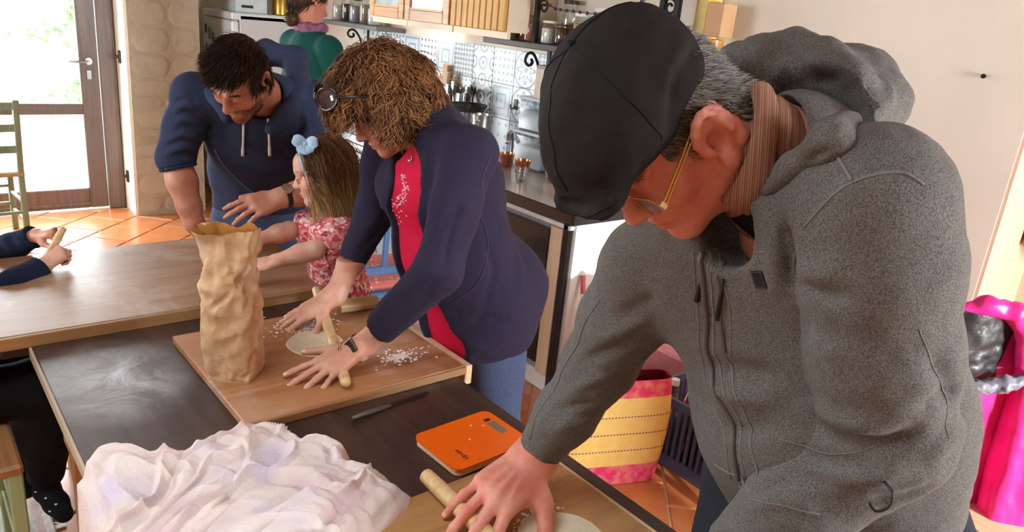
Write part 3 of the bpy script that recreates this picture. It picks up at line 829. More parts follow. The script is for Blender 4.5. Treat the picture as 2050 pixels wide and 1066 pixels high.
jar((2.70, 3.12, T), 0.04, 0.13, 'small glass jar of reddish spice beside the iron upright', rosy, redcap)
jar((2.71, 2.99, T), 0.045, 0.11, 'wide jar of white flour with a pale lid on the long shelf', whitecap, whitecap)
jar((2.71, 2.89, T), 0.042, 0.10, 'short jar of dark cocoa on the long shelf', cocoa, browncap, .85)
jar((2.795, 2.94, T), 0.045, 0.22, 'tall clear jar with a brown lid at the back of the long shelf', spice, browncap, .5)
jar((2.72, 2.77, T), 0.045, 0.16, 'glass jar of yellow ochre spice on the long shelf', spice, whitecap)
jar((2.73, 2.65, T), 0.045, 0.19, 'glass jar of dried green herbs on the long shelf', greenf, whitecap)
jar((2.72, 1.99, T), 0.05, 0.11, 'stout jar of amber honey on the end of the long shelf', oilm, None, .95)
yb = thing('yellow_carton', (2.75, 1.99, T + .113), 'yellow and tan printed carton standing on the amber honey jar', 'carton')
add('carton', MB().box((2.7, 1.945, T + .115), (2.79, 2.03, T + .25), bev=0.003), C('carton_tan', 206, 164, 120), yb)
add('yellow_side', MB().box((2.7, 2.03, T + .115), (2.79, 2.034, T + .26)), C('carton_yellow', 232, 196, 96), yb)
yl = thing('yellow_carton', (2.8, 2.1, T), 'tall pale yellow carton leaning on the wall beside the honey jar', 'carton')
add('carton', MB().box((2.76, 2.06, T), (2.84, 2.135, T + .31), bev=0.003), C('carton_pale', 238, 214, 140), yl)
add('flap', MB().box((2.758, 2.06, T + .29), (2.842, 2.135, T + .315), bev=0.003), C('carton_yellow', 232, 196, 96), yl)
T2 = 1.53
jar((2.72, 5.33, T2), 0.05, 0.15, 'glass jar of pale pasta on the short grey shelf', sugar, whitecap)
jar((2.72, 5.2, T2), 0.045, 0.17, 'glass jar of dark beans on the short grey shelf', cocoa, browncap)
jar((2.72, 5.07, T2), 0.05, 0.16, 'glass jar of grey salt on the short grey shelf', C('grey_filling', 150, 150, 156), browncap)
jar((2.72, 4.93, T2), 0.045, 0.18, 'glass jar of mixed grains on the short grey shelf', C('grain_filling', 150, 130, 108), browncap)
jar((2.72, 4.8, T2), 0.05, 0.15, 'glass jar of white rice on the short grey shelf', whitecap, whitecap)

# beaded garlands hung along the shelf uprights
def garland(pts, lab, colr):
    P = spline(pts, 40); g = thing('bead_garland', pts[0], lab, 'garland', 'beaded garlands along the shelf')
    add('string', MB().tube(P, 0.0022, 5), dark_iron, g)
    b = MB(); b.lathe([(0.0008, -.009), (.007, -.005), (.009, 0), (.007, .005), (.0008, .009)], 8)
    me = bpy.data.meshes.new('bead'); me.from_pydata(b.v, [], b.f); me.materials.append(colr); me.polygons.foreach_set('use_smooth', [True] * len(me.polygons))
    for p in P[1:-1:2]:
        o = link('bead', me, g); o.location = tuple(p - np.array(pts[0]))
        o.matrix_parent_inverse = Matrix.Identity(4)
    return g
garland([(2.66, 3.06, 1.95), (2.64, 2.95, 1.76), (2.64, 2.75, 1.73), (2.64, 2.5, 1.74), (2.66, 2.24, 1.84)], 'dark beaded garland sagging between the iron uprights of the shelf', C('dark_bead', 70, 50, 46, rough=0.3))
garland([(2.66, 3.06, 1.97), (2.64, 3.15, 1.86), (2.64, 3.26, 1.72), (2.65, 3.36, 1.6)], 'reddish beaded garland hanging down to the shelf end', C('red_bead', 150, 70, 70, rough=0.3))
# wall nail
add('wall_nail', MB().tube([(XR, .978, 1.64), (XR - .015, .978, 1.64)], 0.004, 8).lathe([(0.0, 0), (0.009, 0)], 12, (XR - .015, .978, 1.64)).tube([(XR - .015, .978, 1.64), (XR - .018, .978, 1.64)], 0.008, 10), dark_iron, label='small dark nail in the bare white wall', cat='nail')
# shelf block in the recess
add('wooden_beam_end', MB().box((3.13, 0.60, 1.07), (3.3, 0.8, 1.135), bev=0.004), wood('brown_beam', srgb(110, 78, 52), srgb(140, 102, 70), 0), label='brown wooden beam end in the plastered recess', cat='beam')

# ------------------------------------------------------------------ things on the worktop
Z0 = 0.902
def cup(loc, lab):
    j = thing('amber_cup', loc, lab, 'cup', 'amber glass cups on the worktop')
    add('bowl', MB().lathe([(0.028, 0.0), (0.03, 0.004), (0.036, 0.04), (0.043, 0.085), (0.040, 0.085), (0.033, 0.04), (0.026, 0.008), (0.001, 0.007)], 22, loc), amber, j, True, 50)
    add('drink', MB().lathe([(0.025, 0.009), (0.036, 0.07), (0.001, 0.071)], 18, loc), C('amber_tea', 176, 96, 20, rough=0.2, coat=0.3), j, True, 50)
    add('handle', MB().tube(spline([(loc[0] - .037, loc[1] - .01, loc[2] + .07), (loc[0] - .06, loc[1] - .022, loc[2] + .062), (loc[0] - .062, loc[1] - .022, loc[2] + .03), (loc[0] - .034, loc[1] - .008, loc[2] + .025)], 12), 0.005, 8), amber, j, True)
cup((2.56, 3.06, Z0), 'amber glass cup beside the steel jug on the worktop')
cup((2.52, 2.88, Z0), 'amber glass cup with a handle between two other cups')
cup((2.6, 2.72, Z0), 'amber glass cup in front of the blue patterned tin')
gs = thing('drinking_glass', (2.44, 2.79, Z0), 'small clear drinking glass among the amber cups', 'glass')
add('tumbler', MB().lathe([(0.024, 0), (0.026, 0.003), (0.03, 0.07), (0.028, 0.07), (0.024, 0.005), (0.001, 0.005)], 18, (2.44, 2.79, Z0)), clear, gs, True, 50)
add('water', MB().lathe([(0.023, 0.006), (0.026, 0.04), (0.001, 0.04)], 16, (2.44, 2.79, Z0)), glass_mat('water', (.9, .95, .95), .1), gs, True, 50)
tn = thing('patterned_tin', (2.68, 2.79, Z0), 'dark blue and white patterned tin behind the amber cups', 'tin')
add('tin_body', MB().box((2.635, 2.745, Z0), (2.725, 2.835, Z0 + .17), bev=0.008), PT[1], tn)
add('lid', MB().box((2.632, 2.742, Z0 + .17), (2.728, 2.838, Z0 + .19), bev=0.006), C('tin_lid', 84, 100, 122), tn)
bo = thing('green_bottle', (2.38, 2.3, Z0), 'pale green glass bottle at the end of the worktop', 'bottle')
add('bottle', MB().lathe([(0.034, 0), (0.037, 0.005), (0.037, 0.17), (0.03, 0.2), (0.013, 0.235), (0.013, 0.28)], 20, (2.38, 2.3, Z0)), glass_mat('green_glass', (.66, .78, .45), .1), bo, True, 50)
add('label_band', MB().lathe([(0.0375, 0.05), (0.0375, 0.13)], 20, (2.38, 2.3, Z0), cap=False), C('bottle_label', 206, 212, 170), bo, True)
add('cap', MB().lathe([(0.015, 0.268), (0.015, 0.295)], 14, (2.38, 2.3, Z0)), C('green_cap', 130, 150, 90), bo, True, 40)
# stacked clear boxes and a ribbed cream canister
plast = glass_mat('clear_plastic', (0.88, 0.92, 0.95), 0.2, 0.15)
def pbox(lo, hi, lab, inside):
    b_ = thing('storage_box', ((lo[0] + hi[0]) / 2, (lo[1] + hi[1]) / 2, lo[2]), lab, 'box', 'stacked clear storage boxes')
    add('box', MB().box(lo, (hi[0], hi[1], hi[2] - .015), bev=0.012), plast, b_)
    add('lid', MB().box((lo[0] - .006, lo[1] - .006, hi[2] - .015), (hi[0] + .006, hi[1] + .006, hi[2]), bev=0.005), C('translucent_lid', 206, 214, 220, rough=0.3), b_)
    add('contents', MB().box((lo[0] + .012, lo[1] + .012, lo[2] + .006), (hi[0] - .012, hi[1] - .012, lo[2] + (hi[2] - lo[2]) * .6), bev=0.01), inside, b_)
pbox((2.66, 2.9, Z0), (2.83, 3.14, Z0 + .2), 'clear storage box under two more containers on the worktop', C('white_stuff', 224, 228, 230))
pbox((2.67, 2.9, Z0 + .2), (2.83, 3.13, Z0 + .38), 'clear storage box stacked in the middle under the ribbed canister', C('grey_stuff', 190, 196, 200))
cn = thing('ribbed_canister', (2.75, 3.0, Z0 + .38), 'cream ribbed canister on top of the clear storage boxes', 'canister')
prof = []
nb_ = 40; vs = []; fs = []
for i, zz in enumerate((0, .005, .15, .155)):
    for k in range(nb_):
        th = 2 * math.pi * k / nb_; r_ = (0.07 if 0 < i < 3 else 0.066) + (0.003 if k % 2 else -0.002)
        vs.append((2.75 + r_ * math.cos(th), 3.0 + r_ * math.sin(th), Z0 + .38 + zz))
for i in range(3):
    for k in range(nb_): fs.append((i * nb_ + k, i * nb_ + (k + 1) % nb_, (i + 1) * nb_ + (k + 1) % nb_, (i + 1) * nb_ + k))
fs.append(tuple(range(nb_))[::-1])
add('canister', MB().add(vs, fs), C('cream_ribbed', 214, 202, 186), cn, True, 30)
add('lid', MB().lathe([(0.068, .155), (0.07, .158), (0.066, .17), (0.012, .175), (0.012, .185)], 24, (2.75, 3.0, Z0 + .38)), C('grey_lid', 170, 160, 150), cn, True, 40)
# steel jug, cutlery holder, chopping boards, kettle
jg = thing('steel_jug', (2.62, 3.38, Z0), 'tall brushed steel jug on the worktop', 'jug')
add('jug_body', MB().lathe([(0.06, 0), (0.065, .004), (0.062, .12), (0.055, .2), (0.06, .24), (0.056, .24), (0.05, .2), (0.001, .02)], 24, (2.62, 3.38, Z0)), steel, jg, True, 50)
add('handle', MB().tube(spline([(2.57, 3.34, Z0 + .21), (2.53, 3.31, Z0 + .2), (2.53, 3.31, Z0 + .08), (2.575, 3.345, Z0 + .06)], 12), 0.007, 8), steel, jg, True)
add('spout', MB().prism([(2.67, 3.4, Z0 + .24), (2.69, 3.42, Z0 + .245), (2.66, 3.43, Z0 + .24), (2.665, 3.41, Z0 + .19)], (0.001, 0.001, 0.001)), steel, jg)
kt = thing('dark_frying_pan', (2.64, 3.54, Z0), 'black frying pan set on a clear stand before the tiles', 'pan')
add('pan', MB().lathe([(0.09, .0), (0.11, .04), (0.105, .04), (0.085, .006), (0.001, .005)], 28, (2.64, 3.54, Z0 + .235)), black_matt, kt, True, 50)
add('stand', MB().lathe([(0.08, 0), (0.06, .1), (0.08, .235)], 20, (2.64, 3.54, Z0), cap=False), plast, kt, True)
add('handle', MB().tube([(2.6, 3.48, Z0 + .27), (2.5, 3.36, Z0 + .28)], [0.009, 0.011], 8), black_matt, kt, True)
ch = thing('cutlery_holder', (2.74, 3.78, Z0), 'steel holder crammed with forks and spoons in front of the tiles', 'cutlery holder')
add('holder', MB().lathe([(0.075, 0), (0.08, .005), (0.08, .22), (0.075, .22), (0.07, .01), (0.001, .01)], 22, (2.74, 3.78, Z0)), steel, ch, True, 50)
for k in range(22):
    a = k * 2.4; rr = 0.015 + 0.05 * (k / 22); bx_, by_ = 2.74 + rr * math.cos(a), 3.78 + rr * math.sin(a)
    tx, ty = bx_ + .035 * math.cos(a) * k / 22, by_ + .05 * math.sin(a); hh = 0.3 + 0.07 * random.random()
    u_p = MB().tube([(bx_, by_, Z0 + .02), (lerp(bx_, tx, .8), lerp(by_, ty, .8), Z0 + hh - .05)], 0.004, 6)
    if k % 3 < 2: u_p.tube([(lerp(bx_, tx, .75), lerp(by_, ty, .75), Z0 + hh - .055), (tx, ty, Z0 + hh - .03), (tx, ty, Z0 + hh)], [0.004, 0.016, 0.006], 8, flat=0.4)
    else: u_p.box((tx - .012, ty - .012, Z0 + hh - .055), (tx + .012, ty + .012, Z0 + hh))
    add('utensil', u_p, steel if k % 3 else black_matt, ch, True, 40)
for k, (dx, h_) in enumerate(((0.0, 0.37), (0.03, 0.33))):
    cbd = thing('chopping_board', (2.8 - dx, 4.05 - k * .05, Z0), ['tall wooden chopping board leaning on the tiles', 'shorter wooden chopping board leaning in front of the tall one'][k], 'board', 'chopping boards leaning on the tiles')
    y0 = 3.93 - .05 * k
    add('board', MB().box((2.81 - dx, y0, Z0), (2.832 - dx, y0 + .24, Z0 + h_), bev=0.006), [cabw, pale_wood][k], cbd)
    add('grip', MB().box((2.81 - dx, y0 + .09, Z0 + h_), (2.832 - dx, y0 + .15, Z0 + h_ + .08), bev=0.006), [cabw, pale_wood][k], cbd)
hk = thing('wall_hook', (XR - .012, 3.36, 1.19), 'small metal hook fixed on the patterned tiles', 'hook')
add('plate', MB().box((XR - .014, 3.345, 1.17), (XR - .008, 3.375, 1.23), bev=.002), C('bronze', 90, 80, 70, metal=.6, rough=.4), hk)
add('prong', MB().tube(spline([(XR - .012, 3.36, 1.19), (XR - .04, 3.36, 1.175), (XR - .05, 3.36, 1.2)], 8), .004, 7), C('bronze', 90, 80, 70), hk, True)
sc_ = thing('socket_plate', (XR - .008, 3.2, 1.04), 'pale blue-white wall socket plate on the tiles', 'socket')
add('plate', MB().box((XR - .016, 3.14, .985), (XR - .008, 3.27, 1.085), bev=.003), white_lac, sc_)
for k in range(2): add('outlet', MB().tube([(XR - .0165, 3.175 + .06 * k, 1.035), (XR - .019, 3.175 + .06 * k, 1.035)], .02, 16), greyp, sc_)
# steel tap between jug and boxes
tp = thing('steel_tap', (2.7, 3.24, Z0), 'curved steel tap behind the amber cups', 'tap')
add('spout', MB().tube(spline([(2.72, 3.22, Z0), (2.72, 3.22, Z0 + .13), (2.69, 3.2, Z0 + .17), (2.64, 3.16, Z0 + .16), (2.62, 3.14, Z0 + .12)], 18), .011, 10), steel, tp, True)
add('base', MB().lathe([(.026, 0), (.024, .02), (.014, .03)], 16, (2.72, 3.22, Z0)), steel, tp, True, 40)

# ------------------------------------------------------------------ refrigerator
fr = thing('refrigerator', (2.38, 6.16, 0), 'white refrigerator with small magnets beside the stone pillar', 'refrigerator')
fw = mat('fridge_white', srgb(226, 232, 236), 0.35, var=0.03)
FY0, FY1 = 5.81, 6.45
add('cabinet', MB().box((2.16, FY0, 0.03), (2.68, FY1, 1.5), bev=0.008), mat('fridge_side', srgb(206, 206, 206), 0.45, var=0.04), fr)
d1 = add('door', MB().box((2.1, FY0, 0.05), (2.155, FY1, 0.52), bev=0.012), fw, fr)
d2 = add('door', MB().box((2.1, FY0, 0.53), (2.155, FY1, 1.455), bev=0.012), fw, fr)
add('top_panel', MB().box((2.1, FY0, 1.46), (2.69, FY1, 1.515), bev=0.01), fw, fr)
add('foot', MB().box((2.14, FY0 + .03, 0.0), (2.66, FY1 - .03, 0.04)), black_matt, fr)
add('handle', MB().box((2.085, FY0 + .03, 0.7), (2.1, FY0 + .055, 1.0), bev=.005), greyp, d2)
mg = [C('magnet_dark', 60, 66, 70), C('magnet_green', 120, 150, 120), C('magnet_brown', 120, 92, 80), C('magnet_blue', 110, 140, 170)]
for k, (y, z, w_, h_) in enumerate(((6.38, 1.36, .03, .07), (6.28, 1.33, .05, .09), (6.2, 1.31, .035, .07), (6.36, 1.22, .04, .06), (6.3, 1.16, .03, .05), (6.4, 1.05, .04, .05), (6.35, .92, .05, .06), (6.3, .5, .05, .05), (6.33, .44, .04, .04), (6.25, .38, .05, .05), (6.3, .3, .04, .05), (6.2, .27, .05, .04), (6.34, .22, .03, .04))):
    add('magnet', MB().box((2.092, y - w_ / 2, z - h_ / 2), (2.1, y + w_ / 2, z + h_ / 2), bev=.002), mg[k % 4], fr)
bxt = thing('appliance_box', (2.3, 6.0, 1.515), 'pale blue and white carton on top of the refrigerator', 'carton')
add('carton', MB().box((2.16, 5.88, 1.516), (2.4, 6.2, 1.72), bev=.004), C('pale_carton', 208, 220, 226), bxt)
add('print_strip', MB().box((2.2, 5.877, 1.55), (2.29, 5.88, 1.57)), black_matt, bxt)
go = thing('golden_canister', (2.53, 5.93, 1.515), 'golden metal canister on top of the refrigerator', 'canister')
add('canister', MB().lathe([(.06, 0), (.065, .005), (.065, .16), (.055, .18)], 22, (2.53, 5.93, 1.516)), mat('gold_tin', srgb(196, 156, 66), .3, .8), go, True, 40)
add('lid', MB().lathe([(.058, .18), (.058, .195), (.01, .2), (.01, .215)], 22, (2.53, 5.93, 1.516)), mat('gold_tin', srgb(196, 156, 66)), go, True, 40)
# ------------------------------------------------------------------ tables, boards and what lies on them
TZ = 0.75
def tabletop_mat():
    t = NT('dark_floured_tabletop'); v = t.coord(); x, y, z = t.sep(v)
    g = t.noise(t.coord(scale=(16, 1.2, 16)), 1.4, 5, 0.6, 0.6)
    c = t.ramp(g, [(0.3, srgb(40, 27, 22)), (0.55, srgb(64, 44, 35)), (0.75, srgb(82, 58, 46))])
    dx = t.math('MULTIPLY', t.math('SUBTRACT', x, 0.36), 5.2); dy = t.math('MULTIPLY', t.math('SUBTRACT', y, 1.84), 3.8)
    d = t.math('SQRT', t.math('ADD', t.math('POWER', dx, 2), t.math('POWER', dy, 2)))
    spill = t.ramp(d, [(0.05, (1, 1, 1)), (0.95, (0, 0, 0))])
    n = t.noise(v, 7, 6, 0.7, 0.8); streak = t.ramp(n, [(0.4, (0.12,) * 3), (0.72, (0.95,) * 3)])
    dust = t.ramp(t.noise(v, 320, 2), [(0.6, (0, 0, 0)), (0.72, (0.4,) * 3)])
    m = t.mix(1.0, spill, streak, 'MULTIPLY')
    wide = t.ramp(d, [(0.4, (0.55,) * 3), (1.0, (0.0,) * 3)])
    m2 = t.mix(1.0, wide, t.ramp(n, [(0.2, (0.35,) * 3), (0.6, (.7,) * 3)]), 'MULTIPLY')
    c = t.mix(t.mix(1.0, m2, (.6, .6, .6), 'MULTIPLY'), c, srgb(124, 117, 114)); c = t.mix(m, c, srgb(226, 226, 230)); c = t.mix(t.math('MULTIPLY', dust, 0.5), c, srgb(160, 152, 146))
    t.bsdf(c, t.ramp(n, [(0.3, (.33,) * 3), (.7, (.5,) * 3)]), 0, t.bump(g, 0.1, 0.002), coat=0.1); return t.m
ochre = wood('ochre_leg_wood', srgb(150, 104, 54), srgb(186, 140, 84), 2, 1.0, 0.5)
edgew = wood('worn_table_edge', srgb(150, 128, 104), srgb(186, 166, 142), 1, 1.0, 0.6)
X0, X1 = 0.22, 1.11
tb = thing('dark_table', (0.66, 1.1, 0), 'long dark brown wooden table dusted with flour', 'table')
ttop = MB().box((X0 + .006, -0.15, TZ - 0.032), (X1 - .003, 2.115, TZ), bev=0.003)
add('tabletop', ttop, tabletop_mat(), tb)
add('edge_strip', MB().box((X0, -0.15, TZ - 0.03), (X0 + .006, 2.115, TZ - 0.001)), edgew, tb)
for lo_, hi_ in (((X0 + .05, -.08, TZ - .12), (X0 + .07, 2.03, TZ - .033)), ((X1 - .07, -.08, TZ - .12), (X1 - .05, 2.03, TZ - .033)), ((X0 + .07, 2.01, TZ - .12), (X1 - .07, 2.03, TZ - .033))): add('apron', MB().box(lo_, hi_), ochre, tb)
for x in (X0 + .045, X1 - .12):
    for y in (-.1, 1.96):
        add('leg', MB().prism([(x + .01, y + .01, 0), (x + .065, y + .01, 0), (x + .065, y + .065, 0), (x + .01, y + .065, 0)], (0, 0, 0.5)).box((x, y, .5), (x + .075, y + .075, TZ - .033), bev=.004), ochre, tb)
t2 = thing('side_table', (0.6, 2.47, 0), 'plain dark table under the far pastry board', 'table')
add('tabletop', MB().box((.16, 2.14, TZ - .035), (1.0, 2.8, TZ - .003), bev=.003), mat('dark_plain_top', srgb(44, 34, 30), .5), t2)
for x in (.36, .92):
    for y in (2.2, 2.68): add('leg', MB().box((x, y, 0), (x + .055, y + .055, TZ - .035), bev=.004), ochre, t2)
# pastry boards
bw1 = wood('pastry_board_wood', srgb(146, 90, 54), srgb(186, 130, 86), 0, .8, 0.5, flour=0.35)
bw2 = wood('far_board_wood', srgb(134, 92, 62), srgb(172, 128, 92), 0, .8, 0.42, flour=0.45, coat=.15)
bw3 = wood('near_board_wood', srgb(150, 102, 56), srgb(190, 142, 90), 0, .7, 0.5, flour=0.15)
b1 = thing('pastry_board', (0.84, 1.72, TZ), 'floured pastry board under the paper flour bag', 'board', 'pastry boards on the tables')
add('panel', MB().box((.535, 1.45, TZ), (1.135, 1.98, TZ + .022), bev=.003), bw1, b1)
add('end_batten', MB().box((1.135, 1.445, TZ - .035), (1.158, 1.985, TZ + .022), bev=.003), pale_wood, b1)
add('front_edge', MB().box((.53, 1.442, TZ), (1.135, 1.45, TZ + .021), bev=.002), wood('board_edge', srgb(120, 84, 52), srgb(160, 120, 80), 0), b1)
b2 = thing('pastry_board', (0.42, 2.46, TZ), 'wide thick pastry board on the far side table, the child rolling on it', 'board', 'pastry boards on the tables')
add('panel', MB().box((-.06, 2.13, TZ), (1.1, 2.79, TZ + .032), bev=.004), bw2, b2)
add('front_edge', MB().box((-.06, 2.12, TZ - .004), (1.1, 2.13, TZ + .031), bev=.002), wood('board_edge2', srgb(140, 98, 60), srgb(176, 132, 88), 0), b2)
b3 = thing('pastry_board', (0.66, .7, TZ), 'light wooden pastry board under the capped man\'s hands', 'board', 'pastry boards on the tables')
add('panel', MB().box((.57, .3, TZ), (1.042, 1.04, TZ + .02), bev=.003), bw3, b3)
add('edge_strip', MB().box((1.042, .3, TZ), (1.05, 1.04, TZ + .019), bev=.002), pale_wood, b3)

def dough(c, r, lab):
    prof = []; vs = []; fs = []; n = 40
    for i, (k, h) in enumerate(((1.0, 0.0), (1.01, .002), (.985, .0045), (.9, .004), (.5, .004))):
        for j in range(n):
            th = 2 * math.pi * j / n; rr = r * k * (1 + .03 * math.sin(2 * th + 1) + .015 * math.sin(5 * th))
            vs.append((c[0] + rr * math.cos(th), c[1] + rr * 1.12 * math.sin(th), c[2] + h))
    for i in range(4):
        for j in range(n): fs.append((i * n + j, i * n + (j + 1) % n, (i + 1) * n + (j + 1) % n, (i + 1) * n + j))
    fs.append(tuple(4 * n + j for j in range(n)))
    d = thing('dough_disc', c, lab, 'dough', 'rolled dough discs')
    add('sheet', MB().add(vs, fs), mat('raw_dough', srgb(222, 206, 178), .7, var=.08, vscale=30), d, True, 50)
    return d
D1 = onz(632, 688, TZ + .024); dd1 = dough((D1[0], D1[1], TZ + .022), .075, 'thin oval of dough between the curly-haired woman\'s hands')
D3 = onz(1128, 1092, TZ + .02); dd3 = dough((D3[0], D3[1], TZ + .02), .085, 'thin dough disc on the board before the capped man')
fl = mat('flour', srgb(236, 234, 230), 1.0, var=.05, bscale=200, bstr=.5)
def flour_spill(c, r, lab, seed):
    rg = np.random.default_rng(seed); mb = MB()
    for _ in range(260):
        a = rg.uniform(0, 6.28); q = abs(rg.normal()) * r * .5
        p = V3(c[0] + q * math.cos(a) * 1.3, c[1] + q * math.sin(a) * .8, c[2]); s_ = rg.uniform(.0012, .0045)
        mb.add([p + V3(-s_, -s_, 0), p + V3(s_, -s_ * .6, 0), p + V3(s_ * .7, s_, 0), p + V3(-s_ * .8, s_, 0), p + V3(0, 0, s_ * .35)], [(0, 1, 4), (1, 2, 4), (2, 3, 4), (3, 0, 4)])
    return add('flour_spill', mb, fl, label=lab, cat='flour', kind='stuff')
flour_spill(onz(600, 655, TZ + .022), .1, 'scattered white flour by the dough oval', 1)
flour_spill(onz(800, 715, TZ + .022), .06, 'scattered white flour beside the wristwatch arm', 2)
flour_spill(onz(1075, 1040, TZ + .02), .04, 'pinch of flour beside the near dough disc', 3)

pinw = wood('rolling_pin_wood', srgb(196, 156, 102), srgb(226, 192, 142), 0, 2.0, 0.45)
def pin(a, b, r, lab, knob=False):
    a, b = np.asarray(a, float), np.asarray(b, float); d = b - a
    t_ = thing('rolling_pin', tuple((a + b) / 2), lab, 'rolling pin', 'rolling pins on the boards')
    if knob:
        add('barrel', MB().tube([lerp(a, b, s_) for s_ in (.14, .145, .855, .86)], [r * .9, r, r, r * .9], 18), pinw, t_, True, 40)
        for e0, e1 in ((.14, 0), (.86, 1)):
            add('handle', MB().tube([lerp(a, b, lerp(e0, e1, s_)) for s_ in (0, .15, .4, .75, .95, 1)], [r * .4, r * .35, r * .5, r * .52, r * .4, r * .15], 12), pinw, t_, True)
    else:
        add('barrel', MB().tube([lerp(a, b, s_) for s_ in (.03, .2, .5, .8, .97)], [r * .92, r, r * 1.02, r, r * .92], 16), pinw, t_, True, 50)
        for e0, e1 in ((.03, 0), (.97, 1)): add('end_knob', MB().tube([lerp(a, b, lerp(e0, e1, s_)) for s_ in (0, .35, .8, 1)], [r * .92, r * .88, r * .6, r * .15], 16), pinw, t_, True, 50)
    return t_
pin(onz(694, 772, TZ + .04), onz(632, 578, TZ + .055), .0145, 'long slim rolling pin under the curly-haired woman\'s hands')
pin((1.0, 1.925, TZ + .044), (1.13, 1.915, TZ + .044), .021, 'short thick rolling pin lying behind the dough oval')
pin(onz(850, 950, TZ + .043), onz(1010, 1105, TZ + .043), .0165, 'rolling pin held under the capped man\'s hand')

# paper flour bag: a crumpled square sack, open at the top
def flour_bag():
    A, B, Cc = onz(412, 760, .772), onz(500, 770, .772), onz(527, 724, .772)
    ex = unit((B - A) * [1, 1, 0]); ey = unit((Cc - B) * [1, 1, 0]); ey = unit(ey - ex * (ey @ ex))
    wx = 0.108; wy = 0.105
    c0 = A + ex * wx / 2 + ey * wy / 2; H = 0.372
    n = 132; m = 88; rings = []
    for i in range(m + 1):
        s_ = i / m; z = .772 + H * s_; row = []
        for j in range(n):
            th = 2 * math.pi * j / n; cc, ss = math.cos(th), math.sin(th)
            e = 7 - 3.5 * s_; rr = (abs(cc) ** e + abs(ss) ** e) ** (-1 / e)
            kx = 1 + .16 * s_ + .05 * math.sin(s_ * 5); ky = 1 - .10 * s_ + .06 * math.sin(s_ * 4 + 1)
            p = c0 + ex * cc * rr * wx / 2 * kx + ey * ss * rr * wy / 2 * ky + V3(0, 0, z - .772) + ex * (-.016 * s_)
            row.append(p)
        rings.append(row)
    P = np.array(rings).reshape(-1, 3); cen = c0[None, :] + np.stack([-.016 * (P[:, 2] - .772) / H * ex[0], -.016 * (P[:, 2] - .772) / H * ex[1], P[:, 2] * 0], 1)
    out = P - cen; out[:, 2] = 0; out = out / np.linalg.norm(out, axis=1, keepdims=True)
    hrel = (P[:, 2] - .772) / H
    def ridged(Q, sd): return 1 - np.abs(vnoise(Q, sd)) * 2
    amp = .35 + np.clip(hrel * 1.6, 0, 1) * 1.1
    rgb_ = np.random.default_rng(8)
    def cells(k, st):
        sd = P[rgb_.integers(0, len(P), k)] + rgb_.normal(size=(k, 3)) * .004; D = np.sort(np.linalg.norm((P[:, None] - sd[None]) * st, axis=2), 1); return D[:, 0], D[:, 1]
    a1, a2 = cells(34, [1, 1, .6]); b1, b2 = cells(150, [1, 1, .8])
    d = (.34 * np.minimum(a1, .045) + .30 * np.minimum(b1, .02) - .010) * amp + .004 * vnoise(P * 25, 3) * amp
    d += .005 * vnoise(P * [14, 14, 9], 5)
    d[hrel < .02] = 0
    P = P + out * d[:, None]
    qi = np.arange((m) * n).reshape(m, n); Qs = np.stack([qi, np.roll(qi, -1, 1), np.roll(qi, -1, 1) + n, qi + n], 2).reshape(-1, 4)
    sk = Skin(P.copy(), Qs)
    for k in range(46):
        i0 = int(rgb_.integers(0, len(P))); p0 = P[i0]; tg = unit(np.cross(out[i0], V3(0, 0, 1))); dr = unit(tg * rgb_.normal() * .55 + V3(0, 0, 1)); ln_ = rgb_.uniform(.05, .13) * (.5 + hrel[i0])
        sk.fold([p0 - dr * ln_ * .5, p0 + tg * rgb_.normal() * .012, p0 + dr * ln_ * .5], rgb_.uniform(.004, .009), (.0075 if k % 2 else -.0075) * rgb_.uniform(.6, 1.2))
    P = np.where((hrel > .015)[:, None], sk.V, P)
    top = hrel > .93
    P[:, 2] += np.where(hrel > .8, .016 * vnoise(P * 30, 7) * (hrel - .8) / .2, 0)
    P = P.reshape(m + 1, n, 3)
    o = thing('flour_bag', tuple(c0), 'crumpled brown paper flour bag standing open on the pastry board', 'paper bag')
    t = NT('kraft_paper'); v = t.coord(); x, y, z = t.sep(v)
    nn = t.noise(v, 16, 6, .65); c = t.ramp(nn, [(.3, srgb(180, 138, 96)), (.55, srgb(206, 168, 126)), (.75, srgb(224, 196, 160))])
    # worn pale patches and faint printed lines
    band = t.math('SUBTRACT', t.math('FRACT', t.math('MULTIPLY', z, 120)), 0.5); ln = t.math('LESS_THAN', t.math('ABSOLUTE', band), 0.16)
    msk = t.math('MULTIPLY', ln, t.math('GREATER_THAN', t.noise(t.coord(scale=(60, 60, 6)), 3, 2), .52))
    reg = t.math('MULTIPLY', t.math('GREATER_THAN', t.noise(v, 9, 1), .5), .5)
    c = t.mix(t.math('MULTIPLY', t.math('MULTIPLY', msk, reg), .3), c, srgb(232, 220, 200))
    c = t.mix(t.ramp(t.noise(v, 11, 3), [(.55, (0, 0, 0)), (.75, (.6,) * 3)]), c, srgb(224, 208, 186))
    t.bsdf(c, .7, 0, t.bump(t.noise(v, 60, 5, .7), .35, .004))
    body = add('paper_body', MB().grid(P, closed=True).grid(np.stack([P[0], np.repeat(c0[None], n, 0)]), closed=True), t.m, o, True)
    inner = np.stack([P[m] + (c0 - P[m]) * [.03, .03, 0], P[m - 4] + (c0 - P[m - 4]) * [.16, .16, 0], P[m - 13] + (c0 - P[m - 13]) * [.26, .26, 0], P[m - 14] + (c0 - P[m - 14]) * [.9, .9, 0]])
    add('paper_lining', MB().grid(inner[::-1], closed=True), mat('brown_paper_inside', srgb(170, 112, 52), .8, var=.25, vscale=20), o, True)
    # small blue printed mark on the left face
    pm = []
